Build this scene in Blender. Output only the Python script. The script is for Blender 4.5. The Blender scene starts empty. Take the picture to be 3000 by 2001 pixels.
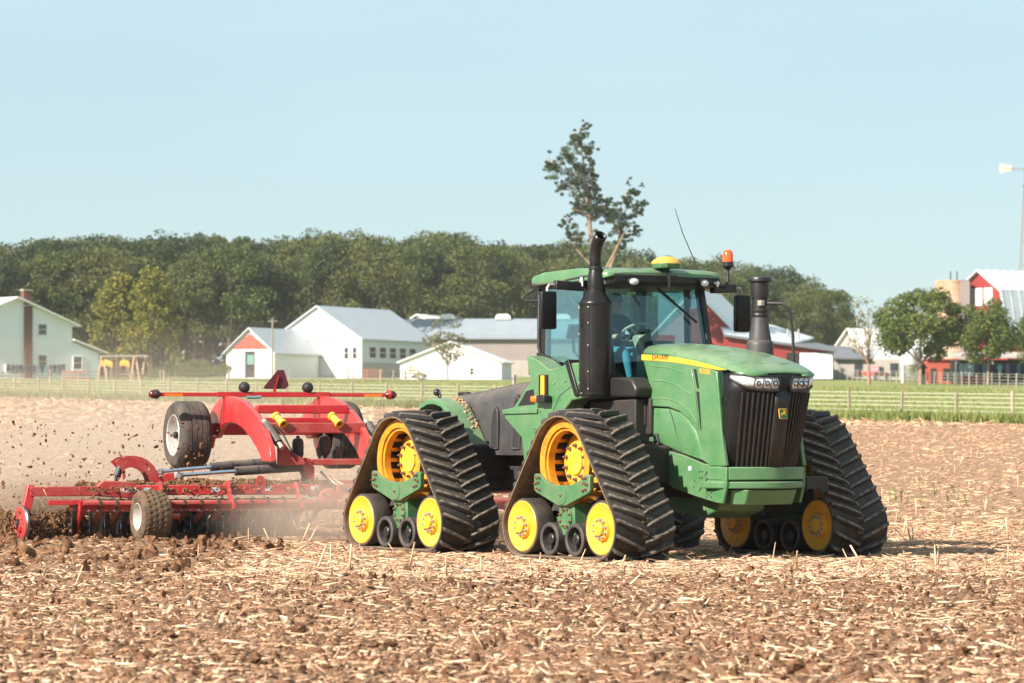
import bpy, math, random
import numpy as np
from mathutils import Vector, Matrix, Euler

R = math.radians
random.seed(7)
rng = np.random.default_rng(11)
SC = bpy.context.scene
COL = SC.collection

# ------------------------------------------------------------------ camera
cam_data = bpy.data.cameras.new('camera')
cam = bpy.data.objects.new('camera', cam_data)
COL.objects.link(cam)
cam.location = (0.0, 0.0, 1.69)
cam.rotation_euler = (R(90.0 + 1.3745), 0.0, 0.0)
cam_data.sensor_width = 36.0
cam_data.lens = 129.6
cam_data.clip_start = 0.5
cam_data.clip_end = 6000.0
cam_data.dof.use_dof = True
cam_data.dof.focus_distance = 49.0
cam_data.dof.aperture_fstop = 4.0
SC.camera = cam

# ------------------------------------------------------------------ sky and sun
SUN_EL = R(32.0)
SH = Vector((-0.752, -0.660)).normalized()          # horizontal direction towards the sun
SUN_DIR = Vector((SH.x * math.cos(SUN_EL), SH.y * math.cos(SUN_EL), math.sin(SUN_EL)))
world = bpy.data.worlds.new('World')
SC.world = world
world.use_nodes = True
wn = world.node_tree.nodes
wl = world.node_tree.links
wn.clear()
w_out = wn.new('ShaderNodeOutputWorld')
w_bg = wn.new('ShaderNodeBackground')
w_sky = wn.new('ShaderNodeTexSky')
w_sky.sky_type = 'NISHITA'
w_sky.sun_disc = False
w_sky.sun_elevation = SUN_EL
w_sky.sun_rotation = math.atan2(SH.x, SH.y)
w_sky.altitude = 200.0
w_sky.air_density = 1.0
w_sky.dust_density = 0.4
w_sky.ozone_density = 3.0
w_bg.inputs['Strength'].default_value = 0.058
# thin high cloud: a faint whitening that follows a soft noise over the whole dome
w_tc = wn.new('ShaderNodeTexCoord')
w_map = wn.new('ShaderNodeMapping')
w_map.inputs['Scale'].default_value = (3.0, 3.0, 16.0)
w_no = wn.new('ShaderNodeTexNoise')
w_no.inputs['Scale'].default_value = 2.2
w_no.inputs['Detail'].default_value = 5.0
w_rm = wn.new('ShaderNodeMapRange')
w_rm.inputs['From Min'].default_value = 0.45
w_rm.inputs['From Max'].default_value = 0.75
w_rm.inputs['To Min'].default_value = 0.62
w_rm.inputs['To Max'].default_value = 0.88
w_mix = wn.new('ShaderNodeMix')
w_mix.data_type = 'RGBA'
w_mix.inputs['B'].default_value = (5.2, 7.0, 7.6, 1)
wl.new(w_tc.outputs['Generated'], w_map.inputs['Vector'])
wl.new(w_map.outputs['Vector'], w_no.inputs['Vector'])
wl.new(w_no.outputs['Fac'], w_rm.inputs['Value'])
wl.new(w_rm.outputs['Result'], w_mix.inputs['Factor'])
wl.new(w_sky.outputs['Color'], w_mix.inputs['A'])
wl.new(w_mix.outputs['Result'], w_bg.inputs['Color'])
wl.new(w_bg.outputs['Background'], w_out.inputs['Surface'])

sun_data = bpy.data.lights.new('sun', 'SUN')
sun_data.energy = 5.0
sun_data.angle = R(0.53)
sun_data.color = (1.0, 0.90, 0.80)
sun = bpy.data.objects.new('sun', sun_data)
COL.objects.link(sun)
sun.rotation_euler = SUN_DIR.to_track_quat('Z', 'Y').to_euler()
sun.location = (-40, -30, 40)

vs = SC.view_settings
vs.view_transform = 'Standard'
vs.look = 'None'
vs.exposure = 1.06
vs.gamma = 1.0
vs.use_curve_mapping = False
SC.render.engine = 'CYCLES'
SC.cycles.use_denoising = True
try:
    SC.cycles.denoiser = 'OPENIMAGEDENOISE'
    SC.cycles.denoising_input_passes = 'RGB_ALBEDO_NORMAL'
except Exception:
    pass
SC.cycles.max_bounces = 7
SC.cycles.diffuse_bounces = 3
SC.cycles.glossy_bounces = 3
SC.cycles.transmission_bounces = 6
SC.cycles.transparent_max_bounces = 12
SC.cycles.volume_bounces = 1
SC.cycles.volume_step_rate = 2.0
SC.cycles.caustics_reflective = False
SC.cycles.caustics_refractive = False
SC.cycles.sample_clamp_indirect = 6.0
SC.cycles.use_adaptive_sampling = True
SC.cycles.adaptive_threshold = 0.015

# ------------------------------------------------------------------ helpers
class MB:
    """collects faces and links them as one mesh object"""
    def __init__(s):
        s.v = []; s.f = []
    def add(s, vs, fs):
        n = len(s.v)
        s.v += [tuple(v) for v in vs]
        s.f += [tuple(i + n for i in f) for f in fs]
        return s
    def box(s, c, d, rot=None):
        c = Vector(c); h = [x / 2 for x in d]
        M = Euler(rot).to_matrix() if rot else None
        vs = []
        for z in (-1, 1):
            for y in (-1, 1):
                for x in (-1, 1):
                    p = Vector((x * h[0], y * h[1], z * h[2]))
                    vs.append(c + (M @ p if M else p))
        return s.add(vs, [(0, 2, 3, 1), (4, 5, 7, 6), (0, 1, 5, 4), (2, 6, 7, 3), (0, 4, 6, 2), (1, 3, 7, 5)])
    def beam(s, p0, p1, w, h, up=(0, 0, 1)):
        p0 = Vector(p0); p1 = Vector(p1); d = (p1 - p0).normalized()
        u = Vector(up); sd = d.cross(u)
        if sd.length < 1e-4: sd = d.cross(Vector((1, 0, 0)))
        sd.normalize(); u = sd.cross(d).normalized()
        vs = []
        for p in (p0, p1):
            for a, b in ((-1, -1), (1, -1), (1, 1), (-1, 1)):
                vs.append(p + sd * (a * w / 2) + u * (b * h / 2))
        return s.add(vs, [(0, 1, 2, 3), (7, 6, 5, 4), (0, 4, 5, 1), (1, 5, 6, 2), (2, 6, 7, 3), (3, 7, 4, 0)])
    def prism(s, pts, axis, a, b):
        """2D outline pushed from a to b along an axis (x: pts are y,z; y: x,z; z: x,y)"""
        def P(p, t):
            return {'x': (t, p[0], p[1]), 'y': (p[0], t, p[1]), 'z': (p[0], p[1], t)}[axis]
        n = len(pts)
        vs = [P(p, a) for p in pts] + [P(p, b) for p in pts]
        fs = [tuple(range(n)), tuple(range(2 * n - 1, n - 1, -1))]
        fs += [(i, (i + 1) % n, n + (i + 1) % n, n + i) for i in range(n)]
        return s.add(vs, fs)
    def cyl(s, p0, p1, r0, r1=None, n=16, caps=True):
        return s.tube([p0, p1], [r0, r0 if r1 is None else r1], n, caps)
    def tube(s, path, rad, n=8, caps=True):
        path = [Vector(p) for p in path]
        if not hasattr(rad, '__len__'): rad = [rad] * len(path)
        m = len(path); base = len(s.v)
        prev = None
        for i, p in enumerate(path):
            d = (path[min(i + 1, m - 1)] - path[max(i - 1, 0)]).normalized()
            if prev is None:
                a = d.orthogonal().normalized()
            else:
                a = (prev - d * prev.dot(d))
                a = a.normalized() if a.length > 1e-6 else d.orthogonal().normalized()
            prev = a; b = d.cross(a)
            for k in range(n):
                t = 2 * math.pi * k / n
                s.v.append(tuple(p + (a * math.cos(t) + b * math.sin(t)) * rad[i]))
        for i in range(m - 1):
            for k in range(n):
                q = (k + 1) % n
                s.f.append((base + i * n + k, base + i * n + q, base + (i + 1) * n + q, base + (i + 1) * n + k))
        if caps:
            s.f.append(tuple(base + k for k in range(n - 1, -1, -1)))
            s.f.append(tuple(base + (m - 1) * n + k for k in range(n)))
        return s
    def lathe(s, prof, o, axis, n=24, close=False):
        """profile (radius, offset along axis) turned round the axis through o"""
        o = Vector(o); ax = Vector(axis).normalized(); a = ax.orthogonal().normalized(); b = ax.cross(a)
        base = len(s.v); m = len(prof)
        for r, t in prof:
            for k in range(n):
                q = 2 * math.pi * k / n
                s.v.append(tuple(o + ax * t + (a * math.cos(q) + b * math.sin(q)) * max(r, 1e-4)))
        rows = range(m) if close else range(m - 1)
        for i in rows:
            j = (i + 1) % m
            for k in range(n):
                q = (k + 1) % n
                s.f.append((base + i * n + k, base + i * n + q, base + j * n + q, base + j * n + k))
        return s
    def loft(s, secs, closed=True, caps=True):
        n = len(secs[0]); base = len(s.v)
        for sec in secs: s.v += [tuple(p) for p in sec]
        for i in range(len(secs) - 1):
            for k in range(n if closed else n - 1):
                q = (k + 1) % n
                s.f.append((base + i * n + k, base + i * n + q, base + (i + 1) * n + q, base + (i + 1) * n + k))
        if caps and closed:
            s.f.append(tuple(base + k for k in range(n - 1, -1, -1)))
            e = base + (len(secs) - 1) * n
            s.f.append(tuple(e + k for k in range(n)))
        return s
    def ball(s, c, r, sc=(1, 1, 1), n=12):
        m = n // 2
        prof = [(math.sin(math.pi * i / m) * r, -math.cos(math.pi * i / m) * r) for i in range(m + 1)]
        base = len(s.v)
        s.lathe(prof, (0, 0, 0), (0, 0, 1), n)
        for i in range(base, len(s.v)):
            v = s.v[i]; s.v[i] = (c[0] + v[0] * sc[0], c[1] + v[1] * sc[1], c[2] + v[2] * sc[2])
        return s
    def build(s, name, mat, parent=None, bevel=0.0, smooth=35, loc=None, fix=True):
        me = bpy.data.meshes.new(name)
        me.from_pydata(s.v, [], s.f)
        if fix:
            import bmesh
            bm = bmesh.new(); bm.from_mesh(me)
            bmesh.ops.recalc_face_normals(bm, faces=bm.faces)
            bm.to_mesh(me); bm.free()
        return put(name, me, mat, parent, bevel, smooth, loc)

def put(name, me, mat, parent=None, bevel=0.0, smooth=35, loc=None):
    me.materials.append(mat)
    if smooth:
        me.shade_smooth()
        me.set_sharp_from_angle(angle=R(smooth))
    o = bpy.data.objects.new(name, me)
    COL.objects.link(o)
    if parent: o.parent = parent
    if loc: o.location = loc
    if bevel:
        b = o.modifiers.new('bevel', 'BEVEL')
        b.width = bevel; b.segments = 2; b.limit_method = 'ANGLE'; b.angle_limit = R(40)
        b.harden_normals = False
    return o

def bulk(name, V, F, mat, parent=None, smooth=0):
    """large mesh from arrays: F is (n,3) or (n,4)"""
    me = bpy.data.meshes.new(name)
    V = np.asarray(V, dtype=np.float32); F = np.asarray(F, dtype=np.int32)
    k = F.shape[1]
    me.vertices.add(len(V)); me.vertices.foreach_set('co', V.ravel())
    me.loops.add(F.size); me.loops.foreach_set('vertex_index', F.ravel())
    me.polygons.add(len(F))
    me.polygons.foreach_set('loop_start', np.arange(0, F.size, k, dtype=np.int32))
    me.update(calc_edges=True)
    return put(name, me, mat, parent, 0, smooth)

def copy_of(src, parent, M):
    """another object with the same mesh, placed by matrix M in its parent's space"""
    c = src.copy()
    COL.objects.link(c)
    c.parent = parent
    c.matrix_parent_inverse = Matrix()
    c.matrix_basis = M
    return c

def empty(name, loc, rz=0.0, parent=None):
    o = bpy.data.objects.new(name, None)
    COL.objects.link(o)
    o.location = loc; o.rotation_euler = (0, 0, rz)
    o.empty_display_size = 0.2
    if parent: o.parent = parent
    return o

def tag(o, label, cat=None, group=None, kind=None):
    if label: o['label'] = label
    if cat: o['category'] = cat
    if group: o['group'] = group
    if kind: o['kind'] = kind
    return o

# ------------------------------------------------------------------ materials
def nodes_of(name):
    m = bpy.data.materials.new(name)
    m.use_nodes = True
    nt = m.node_tree
    return m, nt.nodes, nt.links, nt.nodes['Principled BSDF']

def mat(name, col, rough=0.5, metal=0.0, vary=0.0, vscale=3.0, dust=0.0, dust_up=0.0, dust_col=(0.36, 0.27, 0.18),
        dscale=4.0, bump=0.0, bscale=40.0, coat=0.0, col2=None, spec=0.5, coord='Object', island=0.0, random_obj=0.0):
    m, N, L, B = nodes_of(name)
    B.inputs['Roughness'].default_value = rough
    B.inputs['Metallic'].default_value = metal
    B.inputs['Specular IOR Level'].default_value = spec
    if coat:
        B.inputs['Coat Weight'].default_value = coat
        B.inputs['Coat Roughness'].default_value = 0.12
    tc = N.new('ShaderNodeTexCoord')
    c = N.new('ShaderNodeRGB'); c.outputs[0].default_value = (*col, 1)
    out = c.outputs[0]
    def mix(a, b, fac):
        x = N.new('ShaderNodeMix'); x.data_type = 'RGBA'
        L.new(a, x.inputs['A'])
        if isinstance(b, tuple): x.inputs['B'].default_value = (*b, 1)
        else: L.new(b, x.inputs['B'])
        if isinstance(fac, (int, float)): x.inputs['Factor'].default_value = fac
        else: L.new(fac, x.inputs['Factor'])
        return x.outputs['Result']
    def noise(sc, det=4.0):
        x = N.new('ShaderNodeTexNoise'); x.inputs['Scale'].default_value = sc; x.inputs['Detail'].default_value = det
        x.inputs['Roughness'].default_value = 0.62
        L.new(tc.outputs[coord], x.inputs['Vector']); return x.outputs['Fac']
    def rng_(v, a, b, lo, hi):
        x = N.new('ShaderNodeMapRange'); L.new(v, x.inputs['Value'])
        x.inputs['From Min'].default_value = a; x.inputs['From Max'].default_value = b
        x.inputs['To Min'].default_value = lo; x.inputs['To Max'].default_value = hi
        return x.outputs['Result']
    if vary or col2:
        c2 = col2 or tuple(min(1, x * (1 - vary)) for x in col)
        out = mix(out, c2, rng_(noise(vscale), 0.35, 0.65, 0, 1))
    if island:
        g = N.new('ShaderNodeNewGeometry')
        h = N.new('ShaderNodeHueSaturation')
        L.new(rng_(g.outputs['Random Per Island'], 0, 1, 1 - island, 1 + island), h.inputs['Value'])
        L.new(out, h.inputs['Color']); out = h.outputs['Color']
    if random_obj:
        g = N.new('ShaderNodeObjectInfo')
        h = N.new('ShaderNodeHueSaturation')
        L.new(rng_(g.outputs['Random'], 0, 1, 1 - random_obj, 1 + random_obj), h.inputs['Value'])
        L.new(rng_(g.outputs['Random'], 0, 1, 0.5 + random_obj * 0.06, 0.5 - random_obj * 0.06), h.inputs['Hue'])
        L.new(out, h.inputs['Color']); out = h.outputs['Color']
    if dust or dust_up:
        f = rng_(noise(dscale, 8.0), 0.38, 0.78, 0.0, dust * 1.6)
        fine = rng_(noise(dscale * 9, 6.0), 0.4, 0.8, 0.0, dust)
        ad = N.new('ShaderNodeMath'); ad.operation = 'ADD'; ad.use_clamp = True
        L.new(f, ad.inputs[0]); L.new(fine, ad.inputs[1]); fac = ad.outputs[0]
        if dust_up:
            g = N.new('ShaderNodeNewGeometry'); sx = N.new('ShaderNodeSeparateXYZ')
            L.new(g.outputs['Normal'], sx.inputs[0])
            up = rng_(sx.outputs['Z'], 0.25, 0.95, 0, 1)
            ml = N.new('ShaderNodeMath'); ml.operation = 'MULTIPLY'
            L.new(up, ml.inputs[0]); L.new(rng_(noise(dscale * 1.7, 6.0), 0.3, 0.65, dust_up * 0.25, dust_up), ml.inputs[1])
            a2 = N.new('ShaderNodeMath'); a2.operation = 'ADD'; a2.use_clamp = True
            L.new(fac, a2.inputs[0]); L.new(ml.outputs[0], a2.inputs[1]); fac = a2.outputs[0]
        out = mix(out, dust_col, fac)
        rr = N.new('ShaderNodeMath'); rr.operation = 'MULTIPLY_ADD'; rr.use_clamp = True
        L.new(fac, rr.inputs[0]); rr.inputs[1].default_value = 0.9 - rough; rr.inputs[2].default_value = rough
        L.new(rr.outputs[0], B.inputs['Roughness'])
    L.new(out, B.inputs['Base Color'])
    if bump:
        b = N.new('ShaderNodeBump'); b.inputs['Strength'].default_value = bump; b.inputs['Distance'].default_value = 0.02
        L.new(noise(bscale, 6.0), b.inputs['Height']); L.new(b.outputs['Normal'], B.inputs['Normal'])
    return m

def leaf_mat(name, col, col2, vary=0.35, trans=0.3):
    """foliage: every leaf differs a little, trees differ a little, light passes through"""
    m, N, L, B = nodes_of(name)
    g = N.new('ShaderNodeNewGeometry'); oi = N.new('ShaderNodeObjectInfo'); tc = N.new('ShaderNodeTexCoord')
    no = N.new('ShaderNodeTexNoise'); no.inputs['Scale'].default_value = 0.45; no.inputs['Detail'].default_value = 3
    L.new(tc.outputs['Object'], no.inputs['Vector'])
    x = N.new('ShaderNodeMix'); x.data_type = 'RGBA'
    x.inputs['A'].default_value = (*col, 1); x.inputs['B'].default_value = (*col2, 1)
    mr = N.new('ShaderNodeMapRange'); mr.inputs['From Min'].default_value = 0.35; mr.inputs['From Max'].default_value = 0.65
    L.new(no.outputs['Fac'], mr.inputs['Value']); L.new(mr.outputs['Result'], x.inputs['Factor'])
    h = N.new('ShaderNodeHueSaturation')
    v = N.new('ShaderNodeMapRange'); v.inputs['To Min'].default_value = 1 - vary; v.inputs['To Max'].default_value = 1 + vary
    L.new(g.outputs['Random Per Island'], v.inputs['Value']); L.new(v.outputs['Result'], h.inputs['Value'])
    hu = N.new('ShaderNodeMapRange'); hu.inputs['To Min'].default_value = 0.485; hu.inputs['To Max'].default_value = 0.515
    L.new(oi.outputs['Random'], hu.inputs['Value']); L.new(hu.outputs['Result'], h.inputs['Hue'])
    L.new(x.outputs['Result'], h.inputs['Color'])
    L.new(h.outputs['Color'], B.inputs['Base Color'])
    B.inputs['Roughness'].default_value = 0.6
    B.inputs['Specular IOR Level'].default_value = 0.25
    t = N.new('ShaderNodeBsdfTranslucent'); L.new(h.outputs['Color'], t.inputs['Color'])
    ms = N.new('ShaderNodeMixShader'); ms.inputs[0].default_value = trans
    L.new(B.outputs[0], ms.inputs[1]); L.new(t.outputs[0], ms.inputs[2])
    L.new(ms.outputs[0], N['Material Output'].inputs['Surface'])
    return m

def glass_mat(name, tint, amt):
    """thin pane: mostly clear, tinted, with a mirror sheen at glancing angles"""
    m, N, L, B = nodes_of(name)
    tr = N.new('ShaderNodeBsdfTransparent'); tr.inputs[0].default_value = (*tint, 1)
    gl = N.new('ShaderNodeBsdfGlossy'); gl.inputs['Roughness'].default_value = 0.03
    gl.inputs['Color'].default_value = (0.9, 0.95, 1, 1)
    fr = N.new('ShaderNodeFresnel'); fr.inputs['IOR'].default_value = 1.5
    ad = N.new('ShaderNodeMath'); ad.operation = 'ADD'; ad.use_clamp = True
    fm = N.new('ShaderNodeMath'); fm.operation = 'MULTIPLY'; fm.inputs[1].default_value = 0.55
    L.new(fr.outputs[0], fm.inputs[0]); L.new(fm.outputs[0], ad.inputs[0]); ad.inputs[1].default_value = amt
    ms = N.new('ShaderNodeMixShader')
    L.new(ad.outputs[0], ms.inputs[0]); L.new(tr.outputs[0], ms.inputs[1]); L.new(gl.outputs[0], ms.inputs[2])
    L.new(ms.outputs[0], N['Material Output'].inputs['Surface'])
    return m

M = {}
DUST = (0.40, 0.30, 0.20)
M['green'] = mat('green_paint', (0.051, 0.172, 0.062), 0.30, dust=0.13, dust_up=0.34, dust_col=(0.36, 0.36, 0.25), dscale=3.2, coat=0.35)
M['green_dark'] = mat('green_casting', (0.036, 0.145, 0.055), 0.42, dust=0.16, dust_up=0.3, dust_col=DUST, dscale=5)
M['yellow'] = mat('yellow_paint', (0.80, 0.385, 0.012), 0.35, dust=0.15, dust_up=0.25, dust_col=(0.66, 0.44, 0.20), dscale=5, coat=0.2)
M['rust_yellow'] = mat('worn_yellow_paint', (0.70, 0.31, 0.010), 0.5, col2=(0.42, 0.17, 0.015), vscale=7, dust=0.18, dust_col=(0.22, 0.10, 0.03), dscale=9)
M['rubber'] = mat('track_rubber', (0.018, 0.019, 0.020), 0.62, dust=0.09, dust_up=0.30, dust_col=(0.30, 0.225, 0.16), dscale=7, bump=0.25, bscale=60, spec=0.35)
M['rubber_edge'] = mat('dusty_belt', (0.105, 0.078, 0.055), 0.75, dust=0.4, dust_col=(0.30, 0.21, 0.13), dscale=9, spec=0.25)
M['rubber_clean'] = mat('roller_rubber', (0.035, 0.034, 0.034), 0.55, dust=0.2, dust_col=(0.2, 0.14, 0.09), dscale=6)
M['black'] = mat('black_plastic', (0.010, 0.010, 0.011), 0.42, dust=0.035, dust_up=0.12, dust_col=(0.22, 0.17, 0.12), dscale=5)
M['black_gloss'] = mat('black_gloss', (0.006, 0.006, 0.007), 0.36, dust=0.02, dust_col=(0.2, 0.16, 0.12), dscale=4, spec=0.3)
M['black_dusty'] = mat('dusty_black_plastic', (0.032, 0.034, 0.039), 0.5, dust=0.12, dust_up=0.45, dust_col=(0.26, 0.20, 0.145), dscale=3, bump=0.05, bscale=120)
M['exhaust'] = mat('exhaust_steel', (0.012, 0.011, 0.012), 0.33, metal=0.35, dust=0.05, dust_col=(0.16, 0.12, 0.09), dscale=7)
M['under'] = mat('dirty_underbody', (0.012, 0.012, 0.012), 0.7, dust=0.08, dust_up=0.2, dust_col=(0.17, 0.12, 0.08), dscale=5)
M['bolt'] = mat('rusty_bolt_steel', (0.30, 0.155, 0.105), 0.5, metal=0.15, vary=0.5, vscale=20)
M['bolt_grey'] = mat('grey_bolt_steel', (0.46, 0.42, 0.37), 0.45, metal=0.2, vary=0.4, vscale=20)
M['chrome'] = mat('chromed_rod', (0.75, 0.80, 0.85), 0.08, metal=1.0)
M['silver'] = mat('silver_rim_paint', (0.58, 0.57, 0.54), 0.35, metal=0.35, dust=0.16, dust_col=(0.36, 0.28, 0.2), dscale=5)
M['lamp_glass'] = mat('lamp_glass', (0.86, 0.90, 0.92), 0.22, metal=0.0, vary=0.15, vscale=25, coat=0.6)  # near-white base stands in for sky reflected in the lens
M['lamp_amber'] = mat('amber_lens', (0.85, 0.16, 0.01), 0.15, coat=0.6)
M['lamp_red'] = mat('dark_red_lens', (0.075, 0.010, 0.010), 0.25, coat=0.5)
M['red'] = mat('red_paint', (0.42, 0.008, 0.016), 0.36, dust=0.08, dust_up=0.28, dust_col=(0.42, 0.25, 0.16), dscale=2.5, coat=0.3)
M['red_dusty'] = mat('dusty_red_paint', (0.33, 0.010, 0.016), 0.5, dust=0.24, dust_up=0.50, dust_col=(0.32, 0.19, 0.12), dscale=3)
M['tyre'] = mat('tyre_rubber', (0.035, 0.033, 0.032), 0.7, dust=0.20, dust_up=0.12, dust_col=(0.26, 0.19, 0.135), dscale=5, bump=0.2, bscale=70, spec=0.3)
M['tyre_muddy'] = mat('muddy_tyre_rubber', (0.045, 0.038, 0.033), 0.8, dust=0.48, dust_up=0.2, dust_col=(0.25, 0.15, 0.085), dscale=8, bump=0.4, bscale=40, spec=0.2)
M['steel_disc'] = mat('worn_disc_steel', (0.26, 0.27, 0.30), 0.28, metal=0.9, vary=0.5, vscale=9)
M['white'] = mat('white_paint', (0.80, 0.80, 0.78), 0.45, vary=0.08, vscale=6)
M['decal'] = mat('pale_decal', (0.62, 0.66, 0.68), 0.4, col2=(0.25, 0.30, 0.34), vscale=45)
M['beige'] = mat('beige_interior', (0.34, 0.31, 0.24), 0.6, vary=0.1)
M['cab_dark'] = mat('cab_interior', (0.045, 0.052, 0.055), 0.6)
M['orange_lens'] = mat('orange_beacon_lens', (0.85, 0.10, 0.008), 0.12, coat=0.8)
M['glass'] = glass_mat('cab_glass', (0.80, 0.95, 0.95), 0.01)

def lug_material():
    """rubber bar whose running face is scuffed pale by the soil it presses into"""
    m = mat('lug_rubber', (0.027, 0.028, 0.031), 0.6, dust=0.07, dust_up=0.22, dust_col=(0.30, 0.225, 0.16), dscale=6, bump=0.25, bscale=60, spec=0.35)
    N = m.node_tree.nodes; L = m.node_tree.links; B = N['Principled BSDF']
    src = B.inputs['Base Color'].links[0].from_socket
    tc = N.new('ShaderNodeTexCoord'); sx = N.new('ShaderNodeSeparateXYZ'); L.new(tc.outputs['Normal'], sx.inputs[0])
    a = N.new('ShaderNodeMapRange'); a.inputs['From Min'].default_value = 0.45; a.inputs['From Max'].default_value = 0.9; L.new(sx.outputs['Z'], a.inputs['Value'])
    no = N.new('ShaderNodeTexNoise'); no.inputs['Scale'].default_value = 14; no.inputs['Detail'].default_value = 6
    oi = N.new('ShaderNodeObjectInfo'); ad = N.new('ShaderNodeVectorMath'); ad.operation = 'ADD'
    L.new(tc.outputs['Object'], ad.inputs[0]); L.new(oi.outputs['Location'], ad.inputs[1]); L.new(ad.outputs[0], no.inputs['Vector'])
    b = N.new('ShaderNodeMapRange'); b.inputs['From Min'].default_value = 0.36; b.inputs['From Max'].default_value = 0.66; b.inputs['To Max'].default_value = 0.78; L.new(no.outputs['Fac'], b.inputs['Value'])
    ml = N.new('ShaderNodeMath'); ml.operation = 'MULTIPLY'; L.new(a.outputs[0], ml.inputs[0]); L.new(b.outputs[0], ml.inputs[1])
    x = N.new('ShaderNodeMix'); x.data_type = 'RGBA'; L.new(src, x.inputs['A']); x.inputs['B'].default_value = (0.30, 0.235, 0.17, 1); L.new(ml.outputs[0], x.inputs['Factor'])
    L.new(x.outputs['Result'], B.inputs['Base Color'])
    return m
M['lug'] = lug_material()
# ------------------------------------------------------------------ terrain
_HY = np.array([-800, 20, 62, 84, 110, 165, 190, 270, 293, 320, 400, 480, 560, 800, 1500, 5000.0])
_HZ = np.array([0, 0, 0, 0.32, 0.88, 1.95, 2.45, 4.1, 4.65, 5.25, 6.9, 8.5, 10.0, 13.0, 15.0, 15.0])
_gy = np.arange(-400, 1600, 2.0)
_gz = np.interp(_gy, _HY, _HZ)
for _ in range(3):
    _gz[3:-3] = np.convolve(_gz, np.ones(7) / 7, 'valid')
def hz(Y):
    return np.interp(Y, _gy, _gz)
FPX = 10800.0
def wx(px, Y):                    # sideways place of a photo column at distance Y
    return (px - 1500.0) / FPX * Y
def edge_y(X):                    # far edge of the ploughed field
    return 165.0 + 1.738 * (22.9 - X)

def vnoise(x, y, seed):
    """value noise on arrays"""
    g = np.random.default_rng(seed).random((256, 256))
    xi = np.floor(x).astype(int); yi = np.floor(y).astype(int)
    fx = x - xi; fy = y - yi
    fx = fx * fx * (3 - 2 * fx); fy = fy * fy * (3 - 2 * fy)
    a = g[xi % 256, yi % 256]; b = g[(xi + 1) % 256, yi % 256]
    c = g[xi % 256, (yi + 1) % 256]; d = g[(xi + 1) % 256, (yi + 1) % 256]
    return (a * (1 - fx) + b * fx) * (1 - fy) + (c * (1 - fx) + d * fx) * fy

def tilled(X, Y):
    """1 where the discs have been, 0 on standing stubble"""
    e = 42.0 + 0.25 * np.sin(X * 1.3) + 0.5 * (vnoise(X * 0.9, Y * 0.9, 5) - 0.5)
    near = np.clip((e - Y) / 0.8 + 0.5, 0, 1)
    left = np.clip((-3.0 - X) / 1.2, 0, 1) * np.clip((Y - 42.0) / 1.0, 0, 1) * np.clip((90 - Y) / 6, 0, 1) * 0.85
    return np.maximum(near, left)

def relief(X, Y):
    t = tilled(X, Y)
    n1 = np.abs(vnoise(X * 5.5, Y * 5.5, 1) - 0.5) * 2
    n2 = vnoise(X * 13, Y * 13, 2)
    n3 = vnoise(X * 29, Y * 29, 3)
    n0 = vnoise(X * 1.1, Y * 1.1, 4) - 0.5
    h = (0.070 * (1 - n1) * n2 + 0.058 * n2 * n3 + 0.018 * n3) * (0.30 + 0.70 * t) + 0.085 * n0 * t + 0.018 * np.sin((X * 0.834 + Y * 0.552) * 11.0 + 3 * n0) * t
    return h - 0.035 * t - 0.012

def soil_material():
    m, N, L, B = nodes_of('stubble_soil')
    tc = N.new('ShaderNodeTexCoord')
    def noise(s, d=6, r=0.6):
        x = N.new('ShaderNodeTexNoise'); x.inputs['Scale'].default_value = s; x.inputs['Detail'].default_value = d
        x.inputs['Roughness'].default_value = r
        L.new(tc.outputs['Object'], x.inputs['Vector']); return x.outputs['Fac']
    def mr(v, a, b, c=0, d=1):
        x = N.new('ShaderNodeMapRange'); L.new(v, x.inputs['Value'])
        for k, q in zip(('From Min', 'From Max', 'To Min', 'To Max'), (a, b, c, d)): x.inputs[k].default_value = q
        return x.outputs['Result']
    def mix(a, b, f):
        x = N.new('ShaderNodeMix'); x.data_type = 'RGBA'
        for s, v in (('A', a), ('B', b)):
            if isinstance(v, tuple): x.inputs[s].default_value = (*v, 1)
            else: L.new(v, x.inputs[s])
        L.new(f, x.inputs['Factor']); return x.outputs['Result']
    soil = mix((0.120, 0.056, 0.029), (0.27, 0.148, 0.082), mr(noise(9), 0.38, 0.62))
    straw = mix((0.42, 0.25, 0.145), (0.62, 0.43, 0.28), mr(noise(26), 0.35, 0.65))
    # straw litter covers most of the standing stubble and some of the tilled strip
    at = N.new('ShaderNodeAttribute'); at.attribute_name = 'tilled'
    chaff = mr(noise(38, 4), 0.46, 0.56)
    cover = N.new('ShaderNodeMath'); cover.operation = 'MULTIPLY'
    L.new(chaff, cover.inputs[0]); L.new(mr(at.outputs['Fac'], 0, 1, 0.92, 0.30), cover.inputs[1])
    L.new(mix(soil, straw, cover.outputs[0]), B.inputs['Base Color'])
    B.inputs['Roughness'].default_value = 0.95
    B.inputs['Specular IOR Level'].default_value = 0.15
    b = N.new('ShaderNodeBump'); b.inputs['Strength'].default_value = 0.8; b.inputs['Distance'].default_value = 0.02
    L.new(noise(55, 8, 0.7), b.inputs['Height']); L.new(b.outputs['Normal'], B.inputs['Normal'])
    return m
M['soil'] = soil_material()

def grid_faces(nr, nc):
    i = np.arange(nr - 1)[:, None] * nc + np.arange(nc - 1)[None, :]
    i = i.ravel()
    return np.stack([i, i + 1, i + nc + 1, i + nc], 1)

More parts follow.
